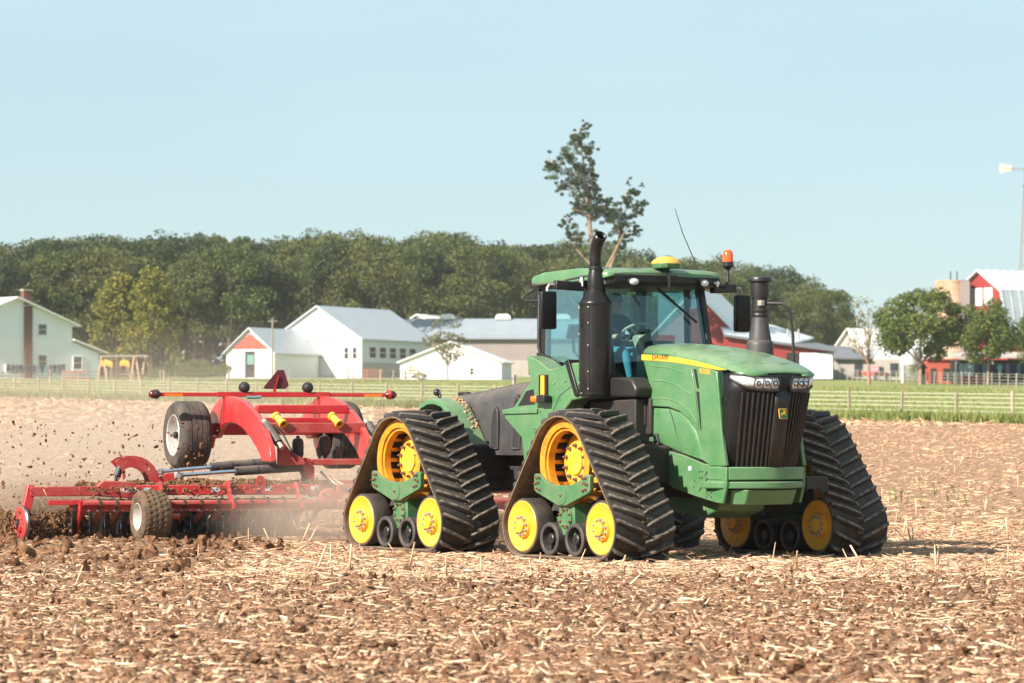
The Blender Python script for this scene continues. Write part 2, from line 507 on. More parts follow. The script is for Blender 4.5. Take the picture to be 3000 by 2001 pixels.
# land: one sheet to the horizon
ys = np.concatenate([np.arange(-60, 1000, 8.0), np.linspace(1000, 2400, 14)])
xs = np.concatenate([np.linspace(-900, -150, 12), np.arange(-140, 141, 5.0), np.linspace(150, 900, 12)])
GX, GY = np.meshgrid(xs, ys)
GZ = hz(GY) - 0.03 + np.where(GY > edge_y(GX) + 6, (vnoise(GX * 0.05, GY * 0.05, 8) - 0.5) * 0.22, np.where((GX > -100) & (GX < 64), -0.5, -0.05))
M['grass_ground'] = mat('grass_ground', (0.185, 0.215, 0.065), 0.95, col2=(0.27, 0.275, 0.105), vscale=0.35, bump=0.3, bscale=6, spec=0.1)
land = bulk('ground', np.stack([GX, GY, GZ], -1).reshape(-1, 3), grid_faces(len(ys), len(xs)), M['grass_ground'], smooth=60)
tag(land, 'pale green grass land rising gently behind the field', kind='structure')

def add_tilled(o, X, Y):
    a = o.data.attributes.new('tilled', 'FLOAT', 'POINT')
    a.data.foreach_set('value', tilled(X, Y).astype(np.float32).ravel())

# near field: rough soil as real relief
ry = np.geomspace(20.0, 70.0, 640)
rs = np.linspace(-1, 1, 560)
NX = rs[None, :] * (3.2 + 0.16 * ry[:, None]); NY = np.repeat(ry[:, None], len(rs), 1)
NZ = hz(NY) + relief(NX, NY)
field = bulk('field', np.stack([NX, NY, NZ], -1).reshape(-1, 3), grid_faces(len(ry), len(rs)), M['soil'], smooth=180)
add_tilled(field, NX, NY)
tag(field, 'brown ploughed field with straw litter', kind='structure')
# the rest of the field out to the grass edge
ry = np.concatenate([np.arange(-20, 20, 4.0), np.linspace(20, 66, 30), np.geomspace(66.6, 150, 90)])
top = []
def wob(X): return (vnoise(X * 0.22, X * 0 + 3.3, 21) - 0.5) * 5 + (vnoise(X * 1.3, X * 0 + 7.3, 22) - 0.5) * 2
cx = np.linspace(-95, 60, 240)
V = []
for y in ry: V.append(np.stack([cx, np.full_like(cx, y), hz(y) + (-0.10 if y < 66 else 0.0) + (0.0 if y < 66 else 1) * (vnoise(cx * 0.8, cx * 0 + y * 0.8, 31) - 0.5) * 0.08], 1))
for t in np.linspace(0.06, 1, 40):
    yy = 150 + (edge_y(cx) + wob(cx) - 150) * t
    V.append(np.stack([cx, yy, hz(yy) + 0.01], 1))
V = np.concatenate(V)
far_field = bulk('stubble_field', V, grid_faces(len(ry) + 40, len(cx)), M['soil'], smooth=180)
add_tilled(far_field, V[:, 0], V[:, 1])
tag(far_field, 'straw coloured stubble field running back to the grass edge', kind='structure')

# ------------------------------------------------------------------ straw, clods, stubble (uncountable litter)
BOXV = np.array([[x, y, z] for z in (-.5, .5) for y in (-.5, .5) for x in (-.5, .5)])
BOXF = np.array([(0, 2, 3, 1), (4, 5, 7, 6), (0, 1, 5, 4), (2, 6, 7, 3), (0, 4, 6, 2), (1, 3, 7, 5)])
def scatter_boxes(P, size, yaw, pitch, faces=BOXF):
    n = len(P)
    v = BOXV[None] * size[:, None, :]
    v[:, :, 2] *= np.where(BOXV[None, :, 0] > 0, 0.75, 1.0)
    v[:, :, 1] *= np.where(BOXV[None, :, 0] > 0, 0.7, 1.0)
    c, s = np.cos(pitch)[:, None], np.sin(pitch)[:, None]
    x = v[:, :, 0] * c - v[:, :, 2] * s; z = v[:, :, 0] * s + v[:, :, 2] * c; y = v[:, :, 1]
    c, s = np.cos(yaw)[:, None], np.sin(yaw)[:, None]
    X = x * c - y * s; Y = x * s + y * c
    out = np.stack([X, Y, z], -1) + P[:, None, :]
    f = faces[None] + (np.arange(n) * 8)[:, None, None]
    return out.reshape(-1, 3), f.reshape(-1, 4)

def field_points(n, y0, y1, power=1.0):
    """points in the part of the field the place is seen in, with a wide margin"""
    u = rng.random(n) ** power
    Y = y0 + (y1 - y0) * u
    X = (rng.random(n) * 2 - 1) * (2.2 + 0.152 * Y)
    return X, Y

def straw_patch(name, n, y0, y1, lmin, lmax, wmin, wmax, keep, label, matl, power=1.0, lift=0.0):
    X, Y = field_points(n, y0, y1, power)
    k = rng.random(n) < keep(X, Y)
    X, Y = X[k], Y[k]; n = len(X)
    Ls = lmin + (lmax - lmin) * rng.random(n) ** 2.2
    W = wmin + (wmax - wmin) * rng.random(n)
    H = W * (0.25 + 0.5 * rng.random(n))
    pitch = rng.normal(0, 0.09, n); k2 = rng.random(n) < 0.02
    pitch[k2] = rng.normal(0, 0.6, k2.sum())
    Z = hz(Y) + np.where(Y < 68, relief(X, Y), 0.0) + H * 0.5 + np.abs(np.sin(pitch)) * Ls * 0.42 + lift + rng.random(n) * 0.012
    V, F = scatter_boxes(np.stack([X, Y, Z], 1), np.stack([Ls, W, H], 1), rng.random(n) * math.pi * 2, pitch)
    return tag(bulk(name, V, F, matl), label, kind='stuff')

M['straw'] = mat('dry_straw', (0.70, 0.475, 0.31), 0.7, col2=(0.44, 0.255, 0.15), vscale=3.0, island=0.5, spec=0.3)
M['straw_pale'] = mat('pale_straw', (0.80, 0.61, 0.43), 0.65, col2=(0.60, 0.40, 0.255), vscale=3.0, island=0.35, spec=0.3)
M['clod'] = mat('soil_clod', (0.100, 0.047, 0.024), 0.95, col2=(0.22, 0.118, 0.064), vscale=14, island=0.35, bump=0.6, bscale=60, spec=0.1)
straw_patch('straw_litter', 44000, 22, 43.5, 0.03, 0.21, 0.006, 0.018, lambda X, Y: np.clip(1.5 * vnoise(X * 0.9, Y * 0.6, 51) - 0.05, 0.15, 1),
            'short pale straw pieces lying over the tilled foreground', M['straw'])
straw_patch('straw_litter', 5200, 22, 50, 0.08, 0.30, 0.012, 0.028, lambda X, Y: 0.8 + 0 * X,
            'longer bleached corn stalk pieces on the foreground soil', M['straw_pale'])
straw_patch('straw_litter', 26000, 41.5, 64, 0.06, 0.34, 0.008, 0.022, lambda X, Y: 1.0 - 0.78 * tilled(X, Y),
            'dense flattened straw around the tractor tracks', M['straw'])
straw_patch('straw_litter', 14000, 160, 275, 0.3, 0.9, 0.04, 0.09, lambda X, Y: np.where(Y < edge_y(X) - 1, 1.0, 0),
            'blurred pale straw on the far left of the field', M['straw'])
straw_patch('straw_litter', 22000, 62, 165, 0.10, 0.42, 0.015, 0.038, lambda X, Y: np.where(Y < edge_y(X) - 2, 1.0 - 0.6 * tilled(X, Y), 0),
            'bleached straw over the stubble behind the tractor', M['straw'], power=1.1)

# broken leaf and husk flakes, flat and pale
def flakes(name, n, y0, y1, label):
    X, Y = field_points(n, y0, y1)
    Ls = 0.03 + 0.10 * rng.random(n) ** 1.5; W = 0.014 + 0.034 * rng.random(n) ** 1.5
    pitch = rng.normal(0, 0.30, n)
    Z = hz(Y) + relief(X, Y) + 0.006 + np.abs(np.sin(pitch)) * Ls * 0.4
    V, F = scatter_boxes(np.stack([X, Y, Z], 1), np.stack([Ls, W, 0.003 + 0.004 * rng.random(n)], 1), rng.random(n) * 6.28, pitch)
    return tag(bulk(name, V, F, M['straw']), label, kind='stuff')
flakes('husk_flakes', 20000, 22, 46, 'small flat husk and leaf flakes over the foreground soil')

# clods: lumpy little polyhedra
ICO_T = (1 + 5 ** 0.5) / 2
ICO = np.array([(-1, ICO_T, 0), (1, ICO_T, 0), (-1, -ICO_T, 0), (1, -ICO_T, 0), (0, -1, ICO_T), (0, 1, ICO_T), (0, -1, -ICO_T), (0, 1, -ICO_T),
                (ICO_T, 0, -1), (ICO_T, 0, 1), (-ICO_T, 0, -1), (-ICO_T, 0, 1)]) / 1.9
ICOF = np.array([(0, 11, 5), (0, 5, 1), (0, 1, 7), (0, 7, 10), (0, 10, 11), (1, 5, 9), (5, 11, 4), (11, 10, 2), (10, 7, 6), (7, 1, 8),
                 (3, 9, 4), (3, 4, 2), (3, 2, 6), (3, 6, 8), (3, 8, 9), (4, 9, 5), (2, 4, 11), (6, 2, 10), (8, 6, 7), (9, 8, 1)])
def ico_sub():
    V = [tuple(v) for v in ICO]; F = []; cache = {}
    def mid(a, b):
        k = (min(a, b), max(a, b))
        if k not in cache:
            m = (np.array(V[a]) + np.array(V[b])) / 2; m = m / np.linalg.norm(m); cache[k] = len(V); V.append(tuple(m))
        return cache[k]
    for a, b, c in ICOF:
        x, y, z = mid(a, b), mid(b, c), mid(c, a)
        F += [(a, x, z), (x, b, y), (z, y, c), (x, y, z)]
    return np.array(V), np.array(F)
ICO2, ICO2F = ico_sub()
def scatter_lumps(P, r, sub=False, rough=0.35):
    BV, BF = (ICO2, ICO2F) if sub else (ICO, ICOF)
    n = len(P); k = len(BV)
    v = BV[None] * (1 + rng.normal(0, rough * (0.85 if sub else 1.0), (n, k))[:, :, None].clip(-0.5, 0.8)) * r[:, None, None]
    v = v * (0.65 + 0.7 * rng.random((n, 1, 3)))
    a = rng.random(n) * 6.283; c, s = np.cos(a)[:, None], np.sin(a)[:, None]
    x = v[:, :, 0] * c - v[:, :, 1] * s; y = v[:, :, 0] * s + v[:, :, 1] * c
    out = np.stack([x, y, v[:, :, 2]], -1) + P[:, None]
    return out.reshape(-1, 3), (BF[None] + (np.arange(n) * k)[:, None, None]).reshape(-1, 3)
def clods(name, n, y0, y1, rmin, rmax, keep, label, sub=False):
    X, Y = field_points(n, y0, y1)
    k = rng.random(n) < keep(X, Y); X, Y = X[k], Y[k]; n = len(X)
    r = rmin + (rmax - rmin) * rng.random(n) ** 4 * 1.25
    Z = hz(Y) + relief(X, Y) + r * 0.25
    V, F = scatter_lumps(np.stack([X, Y, Z], 1), r, sub)
    return tag(bulk(name, V, F, M['clod'], smooth=50), label, kind='stuff')
clods('soil_crumbs', 26000, 22, 44, 0.008, 0.030, lambda X, Y: 0.3 + 0.7 * vnoise(X * 1.6, Y * 1.6, 61), 'small crumbs of brown soil scattered in the foreground')
clods('soil_clods', 2400, 23, 44, 0.014, 0.050, lambda X, Y: np.clip(vnoise(X * 0.8, Y * 0.5, 62) * 2.4 - 0.7, 0, 1), 'dark brown clods of turned soil in the foreground', True)
clods('soil_clods', 6500, 43, 57, 0.015, 0.075, lambda X, Y: np.clip(tilled(X, Y), 0, 1) * (0.25 + np.clip(vnoise(X * 1.1, Y * 0.9, 63) * 2 - 0.6, 0, 1)), 'dark wet clods turned up by the discs', True)

# standing stalks of cut corn, leaning every way
def stalks():
    X, Y = field_points(360, 53, 130, 1.3)
    X = np.round(X / 0.76) * 0.76 + rng.normal(0, 0.09, len(X))
    k = (rng.random(len(X)) > tilled(X, Y) * 1.2)
    X, Y = X[k], Y[k]
    # the strip just in front of the machine
    ax = np.concatenate([rng.uniform(-2.5, 7.5, 8), rng.uniform(3.2, 7.4, 15)])
    ay = np.concatenate([rng.uniform(43.5, 46.2, 8), rng.uniform(43.4, 47.0, 15)])
    X = np.concatenate([X, ax]); Y = np.concatenate([Y, ay]); n = len(X)
    Ls = 0.12 + 0.24 * rng.random(n); W = 0.012 + 0.012 * rng.random(n)
    pitch = math.pi / 2 + rng.normal(0, 0.42, n)
    V, F = scatter_boxes(np.stack([X, Y, hz(Y) + Ls * 0.45], 1), np.stack([Ls, W, W], 1), rng.random(n) * 6.28, pitch)
    return tag(bulk('corn_stubble', V, F, M['straw']), 'cut corn stalks standing in the straw', kind='stuff')
stalks()

# ------------------------------------------------------------------ grass
M['grass'] = mat('grass_blades', (0.125, 0.165, 0.036), 0.7, col2=(0.25, 0.25, 0.085), vscale=0.5, island=0.4, spec=0.2)
def grass(name, X, Y, h0, h1, w, label, m='grass'):
    n = len(X); h = h0 + (h1 - h0) * rng.random(n)
    a = rng.random(n) * 6.283; dx, dy = np.cos(a) * w / 2, np.sin(a) * w / 2
    lean = rng.normal(0, 0.28, (n, 2)) * h[:, None]
    Z = hz(Y) - 0.04
    V = np.stack([np.stack([X - dx, Y - dy, Z], 1), np.stack([X + dx, Y + dy, Z], 1), np.stack([X + lean[:, 0], Y + lean[:, 1], Z + h], 1)], 1)
    return tag(bulk(name, V.reshape(-1, 3), np.arange(n * 3).reshape(-1, 3), M[m]), label, kind='stuff')
n = 26000
gx = rng.uniform(-62, 34, n); gy = edge_y(gx) + wob(gx) + np.abs(rng.normal(0, 5.0, n)) - 1.0
M['grass_tall'] = mat('tall_grass', (0.095, 0.135, 0.028), 0.7, col2=(0.24, 0.24, 0.075), vscale=0.6, island=0.45, spec=0.2)
grass('grass_verge', gx, gy, 0.15, 0.65, 0.10, 'tall uncut grass along the far edge of the field', 'grass_tall')
n = 46000
gx = rng.uniform(-62, 42, n); gy = edge_y(gx) + rng.uniform(6, 190, n)
grass('meadow_grass', gx, gy, 0.06, 0.22, 0.09, 'shorter meadow grass beyond the fence')
# ------------------------------------------------------------------ fences, lane
M['post'] = mat('weathered_post', (0.40, 0.31, 0.22), 0.85, vary=0.35, vscale=6, random_obj=0.25)
M['post_grey'] = mat('grey_post', (0.30, 0.27, 0.23), 0.85, vary=0.3, vscale=6, random_obj=0.2)
M['rail'] = mat('pale_fence_wire', (0.62, 0.60, 0.50), 0.6)
M['rail_brown'] = mat('brown_fence_rail', (0.36, 0.28, 0.19), 0.8, vary=0.3, vscale=2)
M['stake_red'] = mat('red_tipped_stake', (0.45, 0.09, 0.05), 0.6)

def fence(name, p0, p1, step, height, zs, wire_r, label, mpost, mrail, post_r=0.09, square=False, jit=0.08):
    root = empty(name, (p0[0], p0[1], float(hz(p0[1]))))
    tag(root, label, 'fence')
    d = Vector((p1[0] - p0[0], p1[1] - p0[1], 0)); n = max(1, int(d.length / step))
    base = Vector((p0[0], p0[1], float(hz(p0[1]))))
    pts = []
    proto = None
    for i in range(n + 1):
        x = p0[0] + d.x * i / n; y = p0[1] + d.y * i / n
        pts.append(Vector((x, y, float(hz(y)))) - base)
    for i, q in enumerate(pts):
        if proto is None:
            b = MB()
            if square: b.box((0, 0, height / 2 - 0.1), (post_r * 2, post_r * 2, height + 0.2))
            else: b.lathe([(post_r, -0.2), (post_r * 0.94, height - 0.03), (post_r * 0.7, height), (0, height + 0.012)], (0, 0, 0), (0, 0, 1), 10)
            proto = b.build('post', mpost, root)
            proto.location = q; continue
        copy_of(proto, root, Matrix.Translation(q) @ Euler((random.gauss(0, 0.02), random.gauss(0, 0.02), random.random())).to_matrix().to_4x4() @ Matrix.Diagonal((1, 1, 1 + random.uniform(-jit, jit), 1)))
    off = Vector((-d.y, d.x, 0)).normalized() * (-(post_r + wire_r))
    for z in zs:
        b = MB()
        path = []
        for i, q in enumerate(pts):
            path.append(q + off + Vector((0, 0, z + random.uniform(-0.012, 0.012))))
        b.tube(path, wire_r, 5)
        b.build('rail', mrail, root)
    return root
def gp(px, Y): return (wx(px, Y), Y)
fence('field_fence', (30.0, 178.0), (-44.0, 298.5), 4.5, 1.28, (0.22, 0.45, 0.68, 0.91, 1.12), 0.014,
      'long post and wire fence nearest the field, running behind the tractor', M['post'], M['rail'], 0.085)
fence('pasture_fence', gp(3080, 316), gp(2425, 440), 3.6, 1.25, (0.35, 0.65, 0.95, 1.18), 0.012,
      'thin grey post and wire fence in front of the red barn', M['post_grey'], M['rail'], 0.07)
fence('paddock_fence', gp(-30, 372), gp(470, 405), 5.2, 1.3, (0.45, 0.8, 1.15), 0.035,
      'brown post and rail fence in front of the white house', M['post'], M['rail_brown'], 0.10)
fence('yard_fence', gp(480, 380), gp(1020, 410), 9.0, 1.35, (0.5, 1.0), 0.010,
      'sparse post fence in the grass before the white barn', M['post'], M['rail'], 0.10)
fence('barnyard_fence', gp(1115, 415), gp(1225, 420), 2.0, 1.25, (0.4, 0.8, 1.15), 0.05,
      'short light wooden rail fence beside the low white building', M['post'], M['post'], 0.11)
# red tube gates of the barnyard
M['gate_red'] = mat('red_tube_gate', (0.50, 0.16, 0.11), 0.5)
def gate(p, w, label):
    g = empty('tube_gate', (p[0], p[1], float(hz(p[1]))))
    tag(g, label, 'gate')
    for z in (0.25, 0.5, 0.75, 1.0, 1.2):
        MB().cyl((-w / 2, 0, z), (w / 2, 0, z), 0.035, n=6).build('bar', M['gate_red'], g)
    for x in (-w / 2, 0, w / 2):
        MB().cyl((x, 0, 0.0), (x, 0, 1.3), 0.05, n=6).build('upright', M['gate_red'], g)
gate(gp(1075, 430), 3.4, 'red tube gate standing just right of the white barn corner')
gate(gp(220, 400), 2.6, 'red tube gate in front of the white house')
# thin electric fence stakes
for i, (px, Y) in enumerate([(2495, 236), (2642, 240), (2652, 262), (2795, 246), (2919, 250), (2953, 232)]):
    s = MB()
    s.cyl((0, 0, 0), (0, 0, 0.95), 0.018, n=6)
    o = s.build('fence_stake', M['post_grey'], None)
    o.location = (wx(px, Y), Y, float(hz(Y)))
    MB().cyl((0, 0, 0.951), (0, 0, 1.15), 0.026, n=6).build('tip', M['stake_red'], o)
    tag(o, ['thin stake with red tip, leftmost in the right-hand meadow', 'thin red tipped stake, second from the left in the right-hand meadow',
            'thin red tipped stake, third from the left in the right-hand meadow', 'thin red tipped stake, fourth from the left in the right-hand meadow',
            'thin red tipped stake, fifth from the left in the right-hand meadow', 'thin red tipped stake, rightmost in the right-hand meadow'][i],
        'stake', 'electric fence stakes in the meadow')
# pale gravel lane beyond the pasture
M['gravel'] = mat('pale_gravel', (0.46, 0.44, 0.40), 0.95, vary=0.15, vscale=2, spec=0.1)
def ribbon(name, pts, w, m, lift, label):
    V = []; 
    for x, y in pts:
        for s in (-0.5, 0.5): V.append((x, y + s * w, float(hz(y + s * w)) + lift))
    F = [(2 * i, 2 * i + 1, 2 * i + 3, 2 * i + 2) for i in range(len(pts) - 1)]
    return tag(bulk(name, V, F, m), label, kind='structure')
ribbon('gravel_lane', [gp(px, Y) for px, Y in zip(np.linspace(3300, 2350, 24), np.linspace(325, 455, 24))], 12.0, M['gravel'], 0.16, 'pale gravel lane crossing behind the pasture')
ribbon('farmyard_path', [gp(px, Y) for px, Y in zip(np.linspace(480, 1300, 24), np.linspace(432, 440, 24))], 9.0, M['gravel'], 0.16, 'pale gravel yard in front of the white barn')
# ------------------------------------------------------------------ farm buildings
def ribbed(name, col, rough, metal, scale, depth, axis='X', vary=0.12, col2=None, stain=None):
    """sheet metal or siding: fine ribs as bump"""
    m = mat(name, col, rough, metal, vary=vary, vscale=0.35, col2=col2)
    N = m.node_tree.nodes; L = m.node_tree.links; B = N['Principled BSDF']
    tc = N.new('ShaderNodeTexCoord'); wv = N.new('ShaderNodeTexWave')
    wv.bands_direction = axis; wv.inputs['Scale'].default_value = scale; wv.wave_profile = 'SAW' if axis == 'Z' else 'SIN'
    L.new(tc.outputs['Object'], wv.inputs['Vector'])
    b = N.new('ShaderNodeBump'); b.inputs['Strength'].default_value = 0.6; b.inputs['Distance'].default_value = depth
    L.new(wv.outputs['Fac'], b.inputs['Height']); L.new(b.outputs['Normal'], B.inputs['Normal'])
    return m
M['siding'] = ribbed('white_siding', (0.78, 0.83, 0.88), 0.6, 0, 1.1, 0.04, 'Z', 0.05)
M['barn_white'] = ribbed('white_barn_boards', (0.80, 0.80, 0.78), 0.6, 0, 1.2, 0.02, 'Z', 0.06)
M['shaded_white'] = ribbed('shaded_white_boards', (0.62, 0.66, 0.68), 0.6, 0, 1.2, 0.02, 'Z', 0.06)  # bluish shade of the white barn's side walls put into the colour
M['metal_roof'] = ribbed('grey_metal_roof', (0.50, 0.53, 0.55), 0.5, 0.2, 1.1, 0.03, 'Y', 0.08)
M['metal_roof_x'] = ribbed('bright_metal_roof', (0.62, 0.66, 0.68), 0.42, 0.25, 1.1, 0.03, 'Y', 0.16)
M['roof_blue'] = ribbed('blue_grey_roof', (0.27, 0.31, 0.34), 0.6, 0, 1.1, 0.03, 'X', 0.1)
M['slate'] = mat('dark_shingle_roof', (0.16, 0.17, 0.19), 0.85, vary=0.2, vscale=1)
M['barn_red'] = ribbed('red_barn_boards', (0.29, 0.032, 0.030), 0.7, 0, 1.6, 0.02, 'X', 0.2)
M['barn_orange'] = mat('orange_red_boards', (0.42, 0.085, 0.05), 0.7, vary=0.2, vscale=0.5)  # one orange-red board tone with soft random variation
M['brown_wall'] = mat('mauve_brown_wall', (0.30, 0.25, 0.235), 0.8, vary=0.12, vscale=0.4)
M['tan_wall'] = mat('tan_block_wall', (0.42, 0.38, 0.34), 0.85, vary=0.15, vscale=0.5)
M['dark'] = mat('dark_opening', (0.018, 0.019, 0.020), 0.8)  # on doorways and holes, near-black colour stands for the shade inside
M['pane'] = mat('window_pane', (0.060, 0.075, 0.085), 0.12, vary=0.4, vscale=0.7)
M['brick'] = mat('brick', (0.185, 0.075, 0.055), 0.85, vary=0.3, vscale=6, bump=0.3, bscale=30)
M['silo'] = mat('rust_streaked_concrete', (0.56, 0.43, 0.32), 0.8, col2=(0.42, 0.23, 0.13), vscale=0.45, dust=0.1, dscale=0.8)
M['wood_new'] = mat('light_timber', (0.55, 0.36, 0.22), 0.75, vary=0.2, vscale=3)

class Building:
    """local x along the gable front, y back along the ridge, z up"""
    def __init__(s, name, label, cat, px, Y, back_right, w, L, eave, ridge, wall, roof, over=0.45, side=None, peak=0.0, drop=0.3, sides=True):
        s.w, s.L, s.e, s.r = w, L, eave, ridge
        s.root = tag(empty(name, (wx(px, Y), Y, float(hz(Y)) - 0.05), -R(back_right)), label, cat)
        h = w / 2
        MB().prism([(-h, -drop), (h, -drop), (h, eave), (peak, ridge), (-h, eave)], 'y', 0, 0.25).build('gable_wall', wall, s.root)
        MB().prism([(-h, -drop), (h, -drop), (h, eave), (peak, ridge), (-h, eave)], 'y', L - 0.25, L).build('gable_wall', wall, s.root)
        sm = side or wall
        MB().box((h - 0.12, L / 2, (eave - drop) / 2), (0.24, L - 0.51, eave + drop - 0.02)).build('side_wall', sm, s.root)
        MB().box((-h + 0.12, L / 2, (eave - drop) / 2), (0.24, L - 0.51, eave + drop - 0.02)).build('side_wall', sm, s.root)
        for sgn in (-1, 1):
            x0, z0 = peak, ridge
            x1, z1 = sgn * h, eave
            k = over / math.hypot(x1 - x0, z1 - z0)
            x2, z2 = x1 + (x1 - x0) * k, z1 + (z1 - z0) * k
            t = 0.16
            MB().prism([(x0, z0 + 0.02), (x2, z2 + 0.02), (x2, z2 + 0.02 + t), (x0, z0 + 0.02 + t * 1.25)], 'y', -over, L + over).build('roof', roof, s.root)
    def front(s, x, z, w, h, name='window', frame=None, pane=None, bars=True, t=0.08):
        return s._opening((x, -0.0, z), w, h, 0, name, frame, pane, bars, t)
    def right(s, y, z, w, h, name='window', frame=None, pane=None, bars=True, t=0.08):
        return s._opening((s.w / 2, y, z), w, h, 90, name, frame, pane, bars, t)
    def _opening(s, c, w, h, rot, name, frame, pane, bars, t):
        o = MB()
        for a in (-1, 1):
            o.box((a * (w / 2 + t / 2), -0.05, 0), (t, 0.12, h + 2 * t))
            o.box((0, -0.05, a * (h / 2 + t / 2)), (w - 0.002, 0.12, t))
        if bars:
            o.box((0, -0.05, 0), (w - 0.002, 0.08, 0.06))
        f = o.build(name, frame or M['white'], s.root, smooth=0)
        f.location = c; f.rotation_euler = (0, 0, R(rot))
        MB().box((0, -0.012, 0), (w, 0.03, h)).build('pane' if bars else 'opening', pane or M['pane'], f, smooth=0)
        return f
    def part(s, name, m, mb, bevel=0):
        return mb.build(name, m, s.root, bevel)

# white house at the left edge: gable end with brick chimney and a lean-to
Yh = 462.0
u = Yh / FPX                                   # metres per photo pixel here
H = Building('white_house', 'white sided two storey house with brick chimney at the left edge', 'house', 44.6, Yh, -36, 306 * u / math.cos(R(36)), 11.0,
             (1108 - 945) * u, (1108 - 872) * u, M['siding'], M['white'], over=0.9)
k = 1 / math.cos(R(36))
def hx(px): return (px - 44.6) * u * k
def hzz(py): return (1108 - py) * u
MB().box((hx(77.5), -0.16, hzz(1000)), (20 * u * k, 0.32, 212 * u)).build('chimney_breast', M['brick'], H.root)
ch = MB().box((hx(76), 0.3, hzz(868)), (20 * u * k, 0.8, 44 * u)).build('chimney', M['brick'], H.root)
MB().box((hx(76), 0.3, hzz(846.5)), (24 * u * k, 0.95, 4 * u)).build('chimney_cap', M['tan_wall'], ch)
for px, py, w, h in ((116.5, 962, 21, 30), (117, 1056, 21, 36), (212.5, 1059, 23, 36)):
    f = H.front(hx(px), hzz(py), w * u * k, h * u, frame=M['white'])
    MB().box((0, -0.09, -h * u / 2 - 0.14), (w * u * k + 0.4, 0.2, 0.1)).build('sill', M['white'], f)
# lean-to on the right of the gable
x0, x1 = hx(197.5), hx(271)
MB().prism([(x0 + 0.02, -0.3), (x1, -0.3), (x1, hzz(1030)), (x0 + 0.02, hzz(996))], 'y', 0.02, 7.0).build('lean_to_wall', M['siding'], H.root)
MB().prism([(x0 + 0.02, hzz(993)), (hx(291), hzz(1031)), (hx(291), hzz(1027)), (x0 + 0.02, hzz(988))], 'y', -0.6, 7.6).build('lean_to_roof', M['white'], H.root)

# white gambrel-free barn with grey metal roof
Yb = 480.0; u = Yb / FPX; A = 25
cb = 1 / math.cos(R(A))
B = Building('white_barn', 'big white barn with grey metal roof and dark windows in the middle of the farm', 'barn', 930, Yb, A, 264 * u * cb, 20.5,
             (1105 - 990) * u, (1105 - 897) * u, M['barn_white'], M['metal_roof'], side=M['shaded_white'])
def bx(px): return (px - 930) * u * cb
def bz(py): return (1105 - py) * u
for px in (810, 834, 1017, 1042): B.front(bx(px), bz(1033), 12 * u * cb, 32 * u, frame=M['barn_white'], pane=M['dark'])
for i, y in enumerate((3.0, 5.9, 8.8, 11.7, 14.6)): B.right(y, bz(1030), 1.9, 31 * u, frame=M['white'], pane=M['dark'])
B.front(bx(924), bz(923), 16 * u, 14 * u, name='loft_vent', bars=True, frame=M['white'], pane=M['siding'])
B.part('door_track', M['tan_wall'], MB().box((bx(923), -0.1, bz(992)), (125 * u, 0.18, 0.18)))
for px in (895, 957): B.part('sliding_door', M['barn_white'], MB().box((bx(px), -0.06, bz(1048)), (60 * u * cb, 0.1, 104 * u)))
for px in (818, 869, 979, 1033): B.part('lower_shutter', M['siding'], MB().box((bx(px), -0.06, bz(1082)), (9 * u * cb, 0.1, 40 * u)))
B.part('wall_base', M['tan_wall'], MB().box((264 * u * cb / 2 + 0.06, 10.2, 1.0), (0.10, 19.4, 2.0)))

# small shed with the red gable
S = Building('red_gabled_shed', 'small white shed with red gable and open dark doorway left of the white barn', 'shed', 733, 470.0, A, 142 * u * cb, 12.0,
             (1098 - 1022) * u, (1098 - 956) * u, M['barn_white'], M['metal_roof'], over=0.5)
def sx(px): return (px - 733) * 470 / FPX * cb
def sz(py): return (1099 - py) * 470 / FPX
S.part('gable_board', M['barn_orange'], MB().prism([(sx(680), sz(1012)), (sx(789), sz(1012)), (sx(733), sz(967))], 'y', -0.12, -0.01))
S.front(sx(733), sz(981), 20 * u, 22 * u, frame=M['white'], pane=M['siding'], name='gable_vent')
S.front(sx(733), sz(1058), 30 * u * cb, 76 * u, name='doorway', frame=M['white'], pane=M['dark'], bars=False)
M['teal'] = mat('faded_teal', (0.12, 0.26, 0.24), 0.7)
S.part('crate_in_doorway', M['teal'], MB().box((sx(736), -0.12, sz(1044)), (22 * u, 0.2, 28 * u)))
pole = MB().cyl((0, 0, 0), (0, 0, 7.6), 0.14, 0.11, 8).build('utility_pole', M['post_grey'])
pole.location = (wx(798, 464), 464, float(hz(464)))
MB().box((0, 0, 7.2), (1.2, 0.1, 0.1)).build('crossarm', M['post_grey'], pole)
tag(pole, 'slim grey pole between the shed and the white barn', 'pole')

# long barn behind, grey-blue roof seen side-on
Yl = 520.0; u = Yl / FPX
LB = tag(empty('long_barn', (wx(1460, Yl), Yl, float(hz(Yl)))), 'long low barn with blue-grey roof and mauve wall running behind the cab', 'barn')
W = 720 * u
def lz(py): return (1259.6 - py) * u + 1.69 - float(hz(Yl))
def lx(px): return (px - 1460) * u
MB().box((lx(1530), 0.2, lz(1045)), (W, 0.4, (1110 - 985) * u)).build('front_wall', M['brown_wall'], LB)
MB().box((lx(1530), -0.1, lz(1082)), (W - 0.2, 0.3, 52 * u)).build('lower_wall', M['tan_wall'], LB)
MB().prism([(-0.7, lz(994)), (6.0, lz(934)), (6.0, lz(934) + 0.2), (-0.7, lz(994) + 0.2)], 'x', lx(1170), lx(1890)).build('roof', M['roof_blue'], LB)
MB().prism([(6.01, lz(934)), (13.0, lz(994)), (13.0, lz(994) + 0.2), (6.01, lz(934) + 0.2)], 'x', lx(1170), lx(1890)).build('roof', M['roof_blue'], LB)
